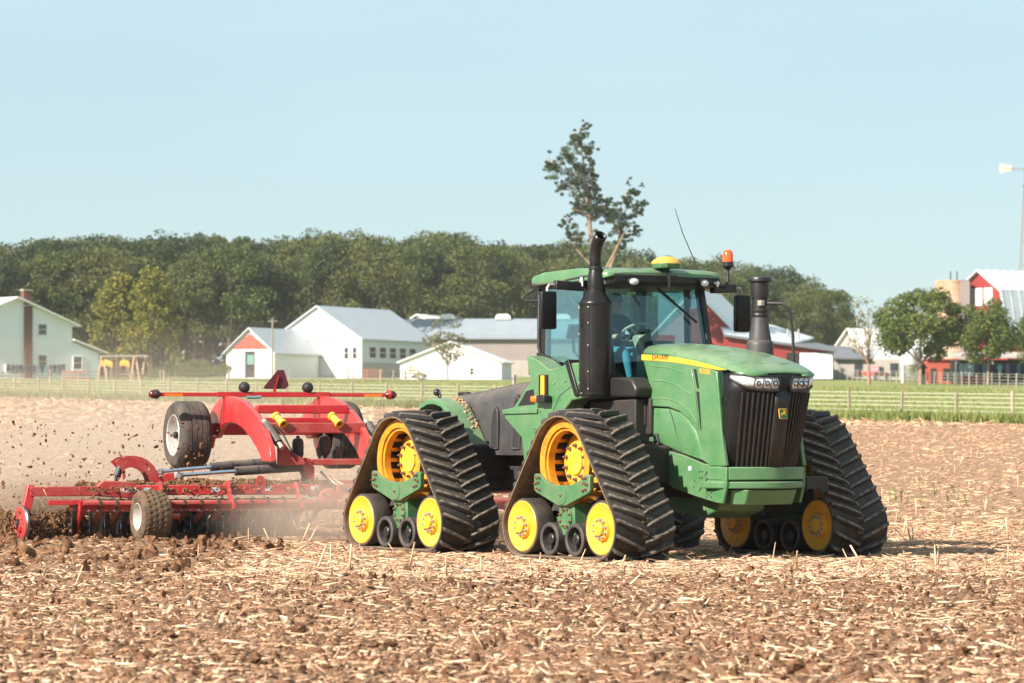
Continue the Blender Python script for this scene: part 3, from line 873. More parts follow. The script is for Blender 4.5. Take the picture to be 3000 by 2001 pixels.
for px, w in ((1309, 48), (1473, 48), (1650, 48), (1760, 44)):
    v = MB().prism([(-w * u / 2, 0), (w * u / 2, 0), (w * u / 2 * 0.9, 0.45), (w * u * 0.3, 0.75), (-w * u * 0.3, 0.75), (-w * u / 2 * 0.9, 0.45)], 'y', 5.3, 6.7).build('ridge_ventilator', M['white'], LB)
    v.location = (lx(px), 0, lz(934) + 0.1)
for px in (1560, 1610, 1700, 1790): 
    f = MB().box((lx(px), -0.28, lz(1078)), (22 * u, 0.06, 40 * u)).build('doorway', M['dark'], LB)
# raised roof peeking over the ridge between the two barns
HB = Building('hipped_shed', 'white roofed shed peeking up between the white barn and long barn', 'shed', 1225, 548.0, 40, 6.4, 9.0, 7.6, 9.0, M['brown_wall'], M['white'], over=0.4)
# low white building in front
Yw = 455.0; u = Yw / FPX
WB = Building('low_white_building', 'low white building with shallow gable and small dark openings', 'outbuilding', 1320, Yw, 8, 300 * u, 9.0,
              (1106 - 1056) * u, (1106 - 999) * u, M['barn_white'], M['barn_white'], over=0.4)
def wbx(px): return (px - 1320) * u
def wbz(py): return (1107 - py) * u
M['yellow_sign'] = mat('yellow_board', (0.75, 0.36, 0.05), 0.6)
for px, py, w, h, p in ((1202, 1077, 12, 18, M['yellow_sign']), (1260, 1076, 9, 28, M['siding']), (1383, 1084, 10, 18, M['dark']), (1443, 1070, 8, 14, M['siding'])):
    WB.front(wbx(px), wbz(py), w * u, h * u, frame=M['barn_white'], pane=p, name='small_window')

# red barn behind the hood, with its long low wing
Yr = 430.0; u = Yr / FPX
RB = Building('red_gable_barn', 'red barn gable with white roof edge seen right behind the cab', 'barn', 2036, Yr, 14, 272 * u, 16.0,
              (1108 - 985) * u, (1108 - 846) * u, M['barn_red'], M['white'], over=0.6)
RW = tag(empty('red_barn_wing', (wx(2250, 424), 424, float(hz(424)))), 'low red wing with pale metal roof and white door behind the hood', 'barn')
u = 424 / FPX
def rx(px): return (px - 2250) * u
def rz(py): return (1259.6 - py) * u + 1.69 - float(hz(424))
MB().prism([(rx(2120), rz(1112)), (rx(2442), rz(1112)), (rx(2442), rz(1030)), (rx(2120), rz(985))], 'y', 0, 0.3).build('front_wall', M['barn_red'], RW)
MB().prism([(rx(2120), rz(986)), (rx(2450), rz(1032)), (rx(2450), rz(1025)), (rx(2120), rz(979))], 'y', -0.7, -0.005).build('fascia', M['slate'], RW)
vv = [(rx(2120), -0.69, rz(978)), (rx(2320), -0.69, rz(1006)), (rx(2398), 6.5, rz(984)), (rx(2252), 8.5, rz(938)), (rx(2120), 8.5, rz(938))]
MB().add(vv + [(a, b, c - 0.2) for a, b, c in vv], [(0, 1, 2, 3, 4), (9, 8, 7, 6, 5)] + [(i, (i + 1) % 5, (i + 1) % 5 + 5, i + 5) for i in range(5)]).build('roof', M['metal_roof_x'], RW)
vv = [(rx(2322), -0.69, rz(1007)), (rx(2452), -0.69, rz(1026)), (rx(2455), 6.0, rz(1012)), (rx(2400), 6.4, rz(998))]
MB().add(vv + [(a, b, c - 0.2) for a, b, c in vv], [(0, 1, 2, 3), (7, 6, 5, 4)] + [(i, (i + 1) % 4, (i + 1) % 4 + 4, i + 4) for i in range(4)]).build('lower_roof', M['slate'], RW)
MB().box((rx(2391), -0.08, rz(1072)), (96 * u, 0.14, 76 * u)).build('white_door', M['siding'], RW)
MB().box((rx(2322), -0.05, rz(1064)), (36 * u, 0.08, 60 * u)).build('doorway', M['dark'], RW)
for px in (2314, 2346): MB().cyl((rx(px), 3.0, rz(1000)), (rx(px), 3.0, rz(962)), 0.12, n=8).build('roof_pipe', M['tan_wall'], RW)
# white roofed barn
Yq = 446.0; u = Yq / FPX
QB = Building('white_roofed_barn', 'barn with bright white roof behind the bare tree', 'barn', 2490, Yq, 62, 235 * u, 20.0, (1108 - 1052) * u, (1108 - 962) * u, M['tan_wall'], M['white'], over=0.5)
# grey open shed
Yg = 436.0; u = Yg / FPX
GS = tag(empty('grey_roofed_shed', (wx(2500, Yg), Yg, float(hz(Yg)))), 'tan shed with dark grey roof beside the white door', 'shed')
def gx_(px): return (px - 2500) * u
def gz_(py): return (1259.6 - py) * u + 1.69 - float(hz(Yg))
MB().box((gx_(2540), 1.0, gz_(1082)), (200 * u, 2.0, 62 * u)).build('wall', M['tan_wall'], GS)
vv = [(gx_(2440), -0.6, gz_(1053)), (gx_(2548), -0.6, gz_(1053)), (gx_(2500), 5.0, gz_(1018)), (gx_(2440), 5.0, gz_(1014))]
MB().add(vv + [(a, b, c + 0.2) for a, b, c in vv], [(0, 1, 2, 3), (7, 6, 5, 4)] + [(i, (i + 1) % 4, (i + 1) % 4 + 4, i + 4) for i in range(4)]).build('roof', M['slate'], GS)
for px in (2515, 2620): MB().box((gx_(px), -0.03, gz_(1084)), (24 * u, 0.06, 40 * u)).build('doorway', M['pane'], GS)

# rusty silo
Ys = 400.0; u = Ys / FPX
sil = MB(); rr = 50.5 * u
top = (1108 - 811) * u
sil.lathe([(rr, -0.3), (rr, top)], (0, 0, 0), (0, 0, 1), 40)
sil.lathe([(rr, top), (rr - 0.25, top), (rr - 0.25, top - 3.0)], (0, 0, 0), (0, 0, 1), 40)
so = sil.build('silo', M['silo'])
so.location = (wx(2790, Ys), Ys, float(hz(Ys)))
tag(so, 'rust streaked round concrete silo beside the red gambrel barn', 'silo')
for i in range(14):
    z = 1.0 + i * (top - 1.2) / 13
    MB().lathe([(rr + 0.005, z - 0.03), (rr + 0.035, z - 0.03), (rr + 0.035, z + 0.03), (rr + 0.005, z + 0.03)], (0, 0, 0), (0, 0, 1), 40).build('hoop', M['silo'], so)
MB().box((rr * 0.62, -rr * 0.95, top / 2), (1.0, 0.9, top - 0.2)).build('chute', M['brown_wall'], so)
for x in (-0.35, 0.35): MB().cyl((x, -rr + 0.3, top - 1), (x, -rr + 0.3, top + 0.95), 0.06, n=6).build('ladder_rail', M['dark'], so)

# red gambrel barn at the right edge
Yk = 398.0; u = Yk / FPX
GB = tag(empty('gambrel_barn', (wx(2872, Yk), Yk, float(hz(Yk))), -R(58)), 'red gambrel barn with shining corrugated metal roof at the right edge', 'barn')
kk = 1 / math.cos(R(58)) * 0.62
pr = [(-4.6, -0.3), (4.6, -0.3), (4.6, 5.4), (3.9, 9.6), (0, (1108 - 784) * u), (-3.9, 9.6), (-4.6, 5.4)]
MB().prism(pr, 'y', 0, 0.3).build('gable_wall', M['barn_red'], GB)
MB().prism(pr, 'y', 21.7, 22).build('gable_wall', M['barn_red'], GB)
for sg in (-1, 1): MB().box((sg * 4.45, 11, 2.6), (0.25, 21.3, 5.7)).build('side_wall', M['barn_red'], GB)
zt = (1108 - 784) * u
for sg in (-1, 1):
    for (xa, za), (xb, zb) in (((0, zt), (3.9, 9.6)), ((3.9, 9.6), (5.0, 4.6))):
        rf = MB().prism([(sg * xa, za + 0.02), (sg * xb, zb + 0.02), (sg * (xb + 0.16), zb + 0.16), (sg * xa * 1.03, za + 0.22)], 'y', -0.5, 22.5).build('roof', M['metal_roof_x'], GB)
        if sg == 1:
            for j in range(20):
                y = -0.3 + j * 1.18
                MB().beam((xa * 1.02 + 0.03, y, za + 0.25), (xb + 0.18, y, zb + 0.19), 0.09, 0.10, up=(1, 0, 1)).build('roof_seam', M['metal_roof_x'], rf)
for x in (-1.9, -0.2, 1.5):
    f = MB().box((x, -0.06, 9.2), (1.35, 0.14, 1.9)).build('loft_window', M['white'], GB)
    MB().box((x, -0.135, 9.2), (1.05, 0.03, 1.6)).build('pane', M['white'] if x > -1 else M['pane'], f)
# open porch of the barn with a tin roof (laundry hangs under it)
Yp = 384.0; u = Yp / FPX
PR = tag(empty('barn_lean_to', (wx(2900, Yp), Yp, float(hz(Yp)))), 'low lean-to with grey tin roof under which laundry hangs', 'shed')
def pz(py): return (1259.6 - py) * u + 1.69 - float(hz(Yp))
MB().add([(wx(2790, Yp) - wx(2900, Yp), -1.0, pz(1046)), (7.5, -1.0, pz(1046)), (7.5, 4.0, pz(1028)), (wx(2800, Yp) - wx(2900, Yp), 4.0, pz(1030)),
          (wx(2790, Yp) - wx(2900, Yp), -1.0, pz(1050)), (7.5, -1.0, pz(1050)), (7.5, 4.0, pz(1032)), (wx(2800, Yp) - wx(2900, Yp), 4.0, pz(1034))],
         [(0, 1, 2, 3), (7, 6, 5, 4), (0, 4, 5, 1), (1, 5, 6, 2), (2, 6, 7, 3), (3, 7, 4, 0)]).build('roof', M['tan_wall'], PR)
MB().box((2.0, 4.2, 1.2), (11.0, 0.2, 2.6)).build('back_wall', M['dark'], PR)
for x in (-3.6, 0.2, 4.0): MB().box((x, -0.8, 1.0), (0.18, 0.18, 2.4)).build('post', M['post_grey'], PR)
OS = tag(empty('orange_red_shed', (wx(2760, 390), 390, float(hz(390)))), 'small orange-red shed with open dark front below the silo', 'shed')
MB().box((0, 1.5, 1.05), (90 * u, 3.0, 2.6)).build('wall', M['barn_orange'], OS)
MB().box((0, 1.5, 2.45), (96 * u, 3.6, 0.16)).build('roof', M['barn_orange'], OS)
MB().box((-0.9, -0.03, 0.75), (0.6, 0.05, 1.5)).build('opening', M['dark'], OS)
MB().box((0.55, -0.03, 0.85), (0.9, 0.05, 1.3)).build('opening', M['dark'], OS)
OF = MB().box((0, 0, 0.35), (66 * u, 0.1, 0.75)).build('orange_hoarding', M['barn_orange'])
OF.location = (wx(2845, 380), 380, float(hz(380)))
tag(OF, 'low orange-red board panel below the hanging laundry', 'hoarding')
# feed bin
Yf = 396.0; u = Yf / FPX
fb = MB().lathe([(0.05, 3.9), (1.05, 3.3), (1.05, 1.9), (0.25, 0.8), (0.25, 0.7)], (0, 0, 0), (0, 0, 1), 20).build('feed_bin', M['metal_roof_x'])
fb.location = (wx(2665, Yf), Yf, float(hz(Yf)))
tag(fb, 'pale conical feed bin on legs behind the dense tree', 'bin')
for a in range(4): MB().cyl((0.95 * math.cos(a * 1.57 + .8), 0.95 * math.sin(a * 1.57 + .8), -0.2), (0.95 * math.cos(a * 1.57 + .8), 0.95 * math.sin(a * 1.57 + .8), 2.0), 0.05, n=6).build('leg', M['post_grey'], fb)
lp = MB().cyl((0, 0, 0), (0, 0, 3.6), 0.16, n=10).build('white_pole', M['shaded_white'])
MB().box((0, 0, 3.65), (0.42, 0.42, 0.12)).build('cap', M['tan_wall'], lp)
lp.location = (wx(2645, 385), 385, float(hz(385)))
tag(lp, 'thick pale pole standing left of the dense tree trunk', 'pole')

# windmill pump: tail vane and tower at the right edge
Ym = 420.0; u = Ym / FPX
WM = tag(empty('windmill', (wx(3010, Ym), Ym, float(hz(Ym)))), 'lattice windpump tower with pale tail vane at the right edge', 'windmill')
zt = (1259.6 - 492) * u + 1.69 - float(hz(Ym))
for sx_ in (-1, 1):
    for sy in (-1, 1):
        MB().cyl((sx_ * 1.35, sy * 1.35, -0.2), (sx_ * 0.22, sy * 0.22, zt - 0.5), 0.06, 0.04, 6).build('leg', M['post_grey'], WM)
for i in range(1, 9):
    f = i / 9; hw = 1.35 * (1 - f) + 0.22 * f; z = f * (zt - 0.5)
    for a in range(4):
        p = [(-hw, -hw), (hw, -hw), (hw, hw), (-hw, hw)]
        q0, q1 = p[a], p[(a + 1) % 4]
        MB().cyl((*q0, z), (*q1, z), 0.025, n=5).build('brace', M['post_grey'], WM)
MB().cyl((-2.9, 0, zt - 0.05), (0.6, 0, zt), 0.05, n=6).build('tail_boom', M['post_grey'], WM)
MB().cyl((-2.2, 0, zt - 0.15), (0.6, 0, zt - 0.3), 0.03, n=6).build('tail_brace', M['post_grey'], WM)
MB().prism([(-3.05, zt - 0.55), (-3.05, zt + 0.55), (-2.55, zt + 0.42), (-1.75, zt + 0.30), (-1.75, zt - 0.25), (-2.55, zt - 0.38)], 'y', -0.02, 0.02).build('tail_vane', mat('cream_vane', (0.72, 0.58, 0.42), 0.6), WM)
MB().box((0, 0, zt), (0.6, 0.4, 0.4)).build('gearbox', M['post_grey'], WM)
MB().box((0, 0, zt - 2.0), (0.9, 0.9, 0.08)).build('platform', M['post_grey'], WM)
for i in range(14):
    a = i * 2 * math.pi / 14
    b = MB().prism([(0.35, -0.08), (1.5, -0.24), (1.5, 0.24), (0.35, 0.08)], 'z', -0.01, 0.01).build('blade', M['metal_roof'], WM)
    b.matrix_basis = Matrix.Translation((0.75, 0, zt)) @ Matrix.Rotation(a, 4, 'X') @ Matrix.Rotation(R(90), 4, 'Y') @ Matrix.Rotation(R(20), 4, 'X')

# red pickup truck parked by the shed
Yt = 428.0
TK = tag(empty('pickup_truck', (wx(2563, Yt), Yt, float(hz(Yt)) - 0.02), R(58)), 'red pickup truck parked behind the bare tree trunk', 'pickup')
M['car_red'] = mat('red_car_paint', (0.50, 0.020, 0.028), 0.3, coat=0.4)
body = [(-2.35, 0.5), (-2.3, 1.02), (-0.55, 1.05), (-0.5, 0.98), (1.15, 0.98), (2.2, 0.85), (2.35, 0.5)]
bo = MB().prism(body, 'y', -0.9, 0.9).build('body', M['car_red'], TK, 0.06)
cb_ = MB().prism([(-0.65, 1.0), (-0.45, 1.6), (0.55, 1.6), (1.15, 0.98)], 'y', -0.8, 0.8).build('cabin', M['car_red'], TK, 0.05)
MB().prism([(-0.5, 1.08), (-0.36, 1.52), (0.48, 1.52), (0.9, 1.08)], 'y', -0.815, -0.79).build('side_window', M['pane'], cb_)
for x in (-1.45, 1.45):
    w = MB().lathe([(0.0, -0.12), (0.36, -0.12), (0.38, 0.0), (0.36, 0.12), (0, 0.12)], (x, -0.8, 0.38), (0, 1, 0), 18).build('wheel', M['rubber_clean'], TK)
    MB().lathe([(0, -0.135), (0.22, -0.135), (0.22, -0.10)], (x, -0.8, 0.38), (0, 1, 0), 14).build('rim', M['white'], w)
for y in (-0.7, 0.7): MB().box((2.36, y, 0.78), (0.06, 0.3, 0.16)).build('headlight', M['lamp_glass'], TK)

# ------------------------------------------------------------------ laundry, swing set, yellow swings
LC = [(0.025, 0.03, 0.05), (0.05, 0.10, 0.16), (0.30, 0.45, 0.50), (0.60, 0.66, 0.70), (0.10, 0.25, 0.32), (0.02, 0.02, 0.03), (0.40, 0.52, 0.60), (0.22, 0.15, 0.28)]
LM = [mat('cloth', c, 0.9, vary=0.2, vscale=4) for c in LC]
def garment(x, y, zb, w, h, kind, m, label, group):
    b = MB(); t = 0.05
    if kind == 0:      # trousers
        pts = [(-w / 2, 0), (w / 2, 0), (w * 0.55, -h), (w * 0.12, -h), (0, -h * 0.42), (-w * 0.12, -h), (-w * 0.55, -h)]
    elif kind == 1:    # shirt with sleeves
        pts = [(-w * 0.3, 0), (w * 0.3, 0), (w * 0.75, -h * 0.35), (w * 0.58, -h * 0.48), (w * 0.4, -h * 0.3), (w * 0.42, -h), (-w * 0.42, -h), (-w * 0.4, -h * 0.3), (-w * 0.58, -h * 0.48), (-w * 0.75, -h * 0.35)]
    else:              # dress or sheet
        pts = [(-w * 0.35, 0), (w * 0.35, 0), (w * 0.42, -h * 0.5), (w * 0.56, -h * 0.97), (w * 0.2, -h), (-w * 0.2, -h * 0.96), (-w * 0.56, -h)]
    b.prism(pts, 'y', -t / 2, t / 2)
    o = b.build('garment', m)
    o.location = (x, y, zb); o.rotation_euler = (random.gauss(0, .05), 0, random.gauss(0, .35))
    return tag(o, label, 'garment', group)
def line(name, p0, p1, label):
    o = empty(name, p0); tag(o, label, 'clothesline')
    d = Vector(p1) - Vector(p0)
    MB().tube([d * t + Vector((0, 0, -0.15 * math.sin(math.pi * t))) for t in np.linspace(0, 1, 9)], 0.012, 5).build('cord', M['post_grey'], o)
    for q in (Vector((0, 0, 0)), d):
        MB().cyl(q + Vector((0, 0, -1.95)), q + Vector((0, 0, 0.12)), 0.06, n=8).build('post', M['post_grey'], o)
Yl2 = 432.0
g0 = float(hz(Yl2))
line('clothesline', (wx(8, Yl2), Yl2, g0 + 1.9), (wx(196, Yl2), Yl2, g0 + 1.9), 'clothesline with dark clothes in front of the white house')
names_ = ['trousers', 'shirt', 'dress']
tone = ['black', 'dark blue', 'pale grey-blue', 'near white', 'teal', 'charcoal', 'light blue', 'plum']
ords = ['first', 'second', 'third', 'fourth', 'fifth', 'sixth', 'seventh', 'eighth', 'ninth', 'tenth', 'eleventh', 'twelfth', 'thirteenth', 'fourteenth', 'fifteenth', 'sixteenth', 'seventeenth', 'eighteenth']
for i in range(15):
    px = 12 + i * 12.4; kd = [0, 2, 0, 1, 0, 2, 1, 0, 0, 1, 2, 0, 1, 0, 0][i]; ci = [3, 5, 0, 0, 5, 0, 5, 5, 1, 5, 4, 0, 5, 0, 5][i]
    garment(wx(px, Yl2), Yl2, g0 + 1.88 - 0.15 * math.sin(math.pi * (px - 8) / 188), 0.46, random.uniform(0.8, 1.2), kd, LM[ci],
            f'{tone[ci]} {names_[kd]} hanging {ords[i]} from the left before the house', 'laundry on the line by the white house')
Yl3 = 378.0; g0 = float(hz(Yl3))
line('clothesline', (wx(2785, Yl3), Yl3, g0 + 2.15), (wx(3030, Yl3), Yl3, g0 + 2.15), 'clothesline with many clothes under the trees by the red barn')
for i in range(18):
    px = 2806 + i * 11.2; kd = [2, 1, 2, 0, 1, 0, 2, 0, 1, 1, 0, 1, 2, 0, 1, 0, 1, 0][i]; ci = [4, 6, 2, 3, 6, 1, 5, 4, 0, 5, 0, 2, 5, 7, 0, 5, 4, 0][i]
    garment(wx(px, Yl3), Yl3, g0 + 2.12 - 0.15 * math.sin(math.pi * (px - 2785) / 245), 0.44, random.uniform(1.0, 1.5), kd, LM[ci],
            f'{tone[ci]} {names_[kd]} hanging {ords[i]} from the left by the red barn', 'laundry on the line by the red barn')
# a dark coat and pale trousers drying on a stand under the trees
garment(wx(2704, 376), 376, float(hz(376)) + 2.0, 0.62, 1.15, 1, LM[5], 'dark coat drying beside the dense tree trunk', None)
garment(wx(2704, 376), 375.9, float(hz(376)) + 0.92, 0.5, 0.95, 0, LM[6], 'pale blue trousers drying below the dark coat', None)
st = MB().cyl((0, 0, 0), (0, 0, 2.1), 0.04, n=8).build('drying_stand', M['post_grey'])
MB().box((0, 0, 2.02), (1.1, 0.04, 0.04)).build('crossbar', M['post_grey'], st)
st.location = (wx(2704, 376), 376.1, float(hz(376)))
tag(st, 'slim grey drying stand holding a dark coat', 'stand')

Yw2 = 420.0; u = Yw2 / FPX; g0 = float(hz(Yw2))
SW = tag(empty('swing_set', (wx(345, Yw2), Yw2, g0)), 'wooden swing set with A-shaped legs right of the white house', 'swing set')
def sw(px): return (px - 345) * u
topz = (1112 - 1040) * u
for c, sp, dy in ((299, 14, 0.0), (395, 14, 0.0), (424, 13, 1.2)):
    for sg in (-1, 1):
        MB().beam((sw(c + sg * sp), dy, -0.1), (sw(c + sg * 2), dy + 0.12 * sg, topz), 0.2, 0.2, up=(0, 1, 0)).build('leg', M['wood_new'], SW)
MB().beam((sw(292), 0.05, topz), (sw(432), 0.6, topz + 0.05), 0.2, 0.22).build('top_beam', M['post_grey'], SW)
MB().box((sw(386), 0.6, 0.75), (sw(424) - sw(352), 0.8, 0.08)).build('bench', M['wood_new'], SW)
for px in (320, 372): 
    for dx in (-4, 4): MB().cyl((sw(px + dx), 0.12, topz), (sw(px + dx), 0.12, 0.6), 0.02, n=5).build('rope', M['post_grey'], SW)
M['hammock'] = mat('yellow_fabric', (0.95, 0.42, 0.03), 0.8, vary=0.1)
for i, (px, w) in enumerate(((311, 40), (366, 30))):
    b = MB(); n = 9
    b.loft([[(x, -0.5 + 0.1 * math.cos(k), z0 + 0.35 * math.sin(k)) for k in np.linspace(0, 6.283, 9)[:-1] for (x, z0) in [(w * u * (t - 0.5), 0.25 * (1 - (2 * t - 1) ** 2))]] for t in np.linspace(0.02, 0.98, n)])
    o = b.build('fabric_canopy', M['hammock']); o.location = (wx(px, Yw2 + 10), Yw2 + 10, float(hz(Yw2 + 10)) + 45 * u)
    tag(o, ['larger yellow fabric canopy behind the swing set legs', 'smaller round yellow fabric canopy behind the swing set beam'][i], 'canopy', 'yellow canopies behind the swing set')
    for dx in (-0.45, 0.45): MB().cyl((dx * w * u, -0.5, -45 * u), (dx * w * u, -0.5, 0.1), 0.04, n=6).build('pole', M['post_grey'], o)
# ------------------------------------------------------------------ trees
M['bark'] = mat('bark', (0.115, 0.085, 0.062), 0.9, vary=0.4, vscale=3, bump=0.4, bscale=12)
M['bark_pale'] = mat('pale_bark', (0.34, 0.235, 0.155), 0.9, vary=0.35, vscale=2)
M['leaf_wood'] = leaf_mat('wood_foliage', (0.070, 0.098, 0.026), (0.135, 0.155, 0.042))
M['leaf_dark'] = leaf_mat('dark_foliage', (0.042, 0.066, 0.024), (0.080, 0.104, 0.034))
M['leaf_yellow'] = leaf_mat('yellowing_foliage', (0.145, 0.170, 0.032), (0.26, 0.215, 0.040))
M['leaf_green'] = leaf_mat('garden_foliage', (0.082, 0.118, 0.024), (0.165, 0.190, 0.048))
M['leaf_mid'] = leaf_mat('mixed_foliage', (0.090, 0.108, 0.034), (0.160, 0.165, 0.052))
M['leaf_olive'] = leaf_mat('olive_foliage', (0.13, 0.12, 0.045), (0.20, 0.17, 0.06))
M['shrub'] = leaf_mat('shrub_foliage', (0.10, 0.14, 0.035), (0.16, 0.19, 0.055))

def leaves(centres, radii, per, size, r, flat=0.75):
    """leaf faces through the outer half of each clump"""
    C = np.repeat(np.asarray(centres), per, 0); Rr = np.repeat(np.asarray(radii), per)
    n = len(C)
    d = r.normal(size=(n, 3)); d /= np.linalg.norm(d, axis=1)[:, None]
    q = Rr * (0.45 + 0.65 * r.random(n) ** 0.6)
    P = C + d * q[:, None] * np.array([1, 1, flat])
    a = r.normal(size=(n, 3)) + d * 0.5; a /= np.linalg.norm(a, axis=1)[:, None]
    b = np.cross(a, r.normal(size=(n, 3))); b /= np.linalg.norm(b, axis=1)[:, None]
    c = np.cross(a, b)
    s = size * (0.6 + 0.8 * r.random(n))[:, None]
    V = np.stack([P - b * s * 0.5, P + c * s * 0.34, P + b * s * 0.5, P - c * s * 0.34], 1)
    return V.reshape(-1, 3), np.arange(n * 4).reshape(-1, 4)

def tree_proto(seed, Ht, rad, base, nclump, per, leaf, matl, barkm, clump_r=(0.13, 0.2), shape='oval', tr=0.022, limbs=9):
    r = np.random.default_rng(seed)
    cs = []; rr = []
    for i in range(nclump):
        t = r.random() ** 0.85
        z = base + (Ht - base) * (0.06 + 0.90 * t)
        f = (z - base) / (Ht - base)
        if shape == 'oval': w = math.sqrt(max(0.05, 1 - (2 * f - 0.85) ** 2 * 0.75))
        elif shape == 'cone': w = max(0.12, 1.05 * (1 - f) ** 0.7)
        else: w = math.sqrt(max(0.05, 1 - (1.9 * f - 0.95) ** 2))
        a = r.random() * 6.283; q = rad * w * (0.35 + 0.6 * r.random() ** 0.5)
        cs.append((q * math.cos(a), q * math.sin(a), z))
        rr.append(rad * r.uniform(*clump_r) * 1.6)
    V, F = leaves(cs, rr, per, leaf, r)
    me = bpy.data.meshes.new('crown')
    co = bulk('crown', V, F, matl)
    t = MB()
    bend = r.normal(0, Ht * 0.008, 2)
    ax = [Vector((bend[0] * math.sin(k * 3), bend[1] * math.sin(k * 2.2), Ht * k)) for k in np.linspace(-0.02, 0.86, 8)]
    t.tube(ax, [Ht * tr * (1.25 - k) for k in np.linspace(0, 1.12, 8)], 8)
    order = r.permutation(nclump)[:limbs]
    for j in order:
        c = Vector(cs[j]); z0 = max(base * 0.75, c.z - abs(c.x) - abs(c.y) - Ht * 0.05)
        z0 = min(z0, Ht * 0.8)
        p0 = Vector((0, 0, z0)); m = p0.lerp(c, 0.5) + Vector((0, 0, Ht * 0.015))
        w = Ht * tr * (1.2 - z0 / Ht) * 0.5
        t.tube([p0, m, c], [w, w * 0.65, w * 0.2], 6)
    to = t.build('trunk', barkm, fix=False, smooth=60)
    return co, to

_used = set()
def plant(name, proto, px, Y, top_py, label, group, width=1.0, Ht=1.0, rot=None, cat='tree'):
    g = float(hz(Y)) - 0.05
    zt = (1259.6 - top_py) / FPX * Y + 1.69
    s = (zt - g) / Ht
    root = tag(empty(name, (wx(px, Y), Y, g), random.random() * 6.28 if rot is None else rot), label, cat, group)
    for i, o in enumerate(proto):
        key = o.name
        c = o if key not in _used else o.copy()
        if key in _used: COL.objects.link(c)
        _used.add(key)
        c.parent = root
        c.scale = (s * width, s * width, s)
    return root

P_W = [tree_proto(100 + i, 20.0, 5.6 + 0.5 * (i % 3), 4.5 + (i % 2) * 1.5, 56, 190, 0.38, (M['leaf_dark'], M['leaf_wood'], M['leaf_mid'])[i % 3], M['bark'], (0.13, 0.21)) for i in range(6)]
# heights of the wood's skyline along the photo
SKY_X = [-520, -300, -120, 0, 120, 200, 300, 380, 500, 620, 700, 800, 880, 1010, 1090, 1150, 1240, 1320, 1400, 1470, 1600, 1750, 1850, 1930, 2040, 2140, 2220, 2300, 2390, 2450, 2500]
SKY_Y = [730, 700, 705, 716, 700, 688, 690, 682, 676, 668, 690, 692, 690, 660, 688, 694, 682, 672, 690, 700, 705, 700, 716, 745, 760, 752, 782, 776, 800, 850, 905]
spots = []
for row, (Y, step, dy) in enumerate(((528, 84, 26), (556, 78, 10), (590, 74, 0))):
    for px in np.arange(-430 + row * 27, 2480, step):
        spots.append((row, px + random.uniform(-14, 14), Y + random.uniform(-7, 7), float(np.interp(px, SKY_X, SKY_Y)) + dy + (random.uniform(-6, 16) if row == 2 else random.uniform(-10, 46))))
rown = ['front', 'middle', 'back']
cnt = [0, 0, 0]
def nth(i): 
    return f"{i}{'th' if 10 <= i % 100 <= 20 else {1: 'st', 2: 'nd', 3: 'rd'}.get(i % 10, 'th')}"
for row, px, Y, ty in sorted(spots):
    cnt[row] += 1
    if px > 1120: Y += 30
    plant('wood_tree', P_W[(cnt[row] * 5 + row * 2) % 6], px, Y, ty, f'leafy green wood tree, {nth(cnt[row])} from the left in the {rown[row]} row', 'trees of the wood behind the farm',
          random.uniform(0.95, 1.2), 20.6)
# two yellowing trees right of the house
P_Y = [tree_proto(140 + i, 11.0, 3.7, 1.2, 66, 120, 0.30, M['leaf_yellow'], M['bark'], (0.11, 0.19), 'cone', 0.018) for i in range(2)]
plant('yellowing_tree', P_Y[0], 345, 486, 798, 'yellow-green tree nearest the white house', 'yellowing trees by the swing set', 1.18, 11.3)
plant('yellowing_tree', P_Y[1], 446, 478, 776, 'yellow-orange topped tree right of the swing set', 'yellowing trees by the swing set', 1.02, 11.3)
# garden trees on the right
P_G = [tree_proto(150 + i, 10.0, 4.3, 2.9, 70, 190, 0.32, M['leaf_green'], M['bark_pale'], (0.12, 0.2), 'round', 0.017) for i in range(3)]
plant('garden_tree', P_G[0], 2697, 372, 842, 'largest dense green tree left of the silo', 'garden trees before the red barn', 1.06, 10.4)
plant('garden_tree', P_G[1], 2894, 370, 876, 'dense green tree in front of the red gambrel barn', 'garden trees before the red barn', 0.90, 10.4)
plant('garden_tree', P_G[2], 3040, 378, 905, 'green tree cut off by the right edge of the picture', 'garden trees before the red barn', 0.75, 10.4)
# thin open tree beside them
P_B = [tree_proto(170, 10.0, 3.3, 3.0, 26, 34, 0.26, M['leaf_olive'], M['bark_pale'], (0.12, 0.2), 'round', 0.022, 24)]
plant('open_tree', P_B[0], 2546, 376, 862, 'thin half-bare tree with olive leaves behind the headlights', None, 0.82, 10.3)
P_S = [tree_proto(175, 6.0, 2.0, 1.9, 24, 46, 0.22, M['leaf_olive'], M['bark_pale'], (0.13, 0.2), 'round', 0.012, 14)]
plant('young_tree', P_S[0], 1312, 425, 936, 'small thin young tree in front of the low white building', None, 1.15, 6.2)

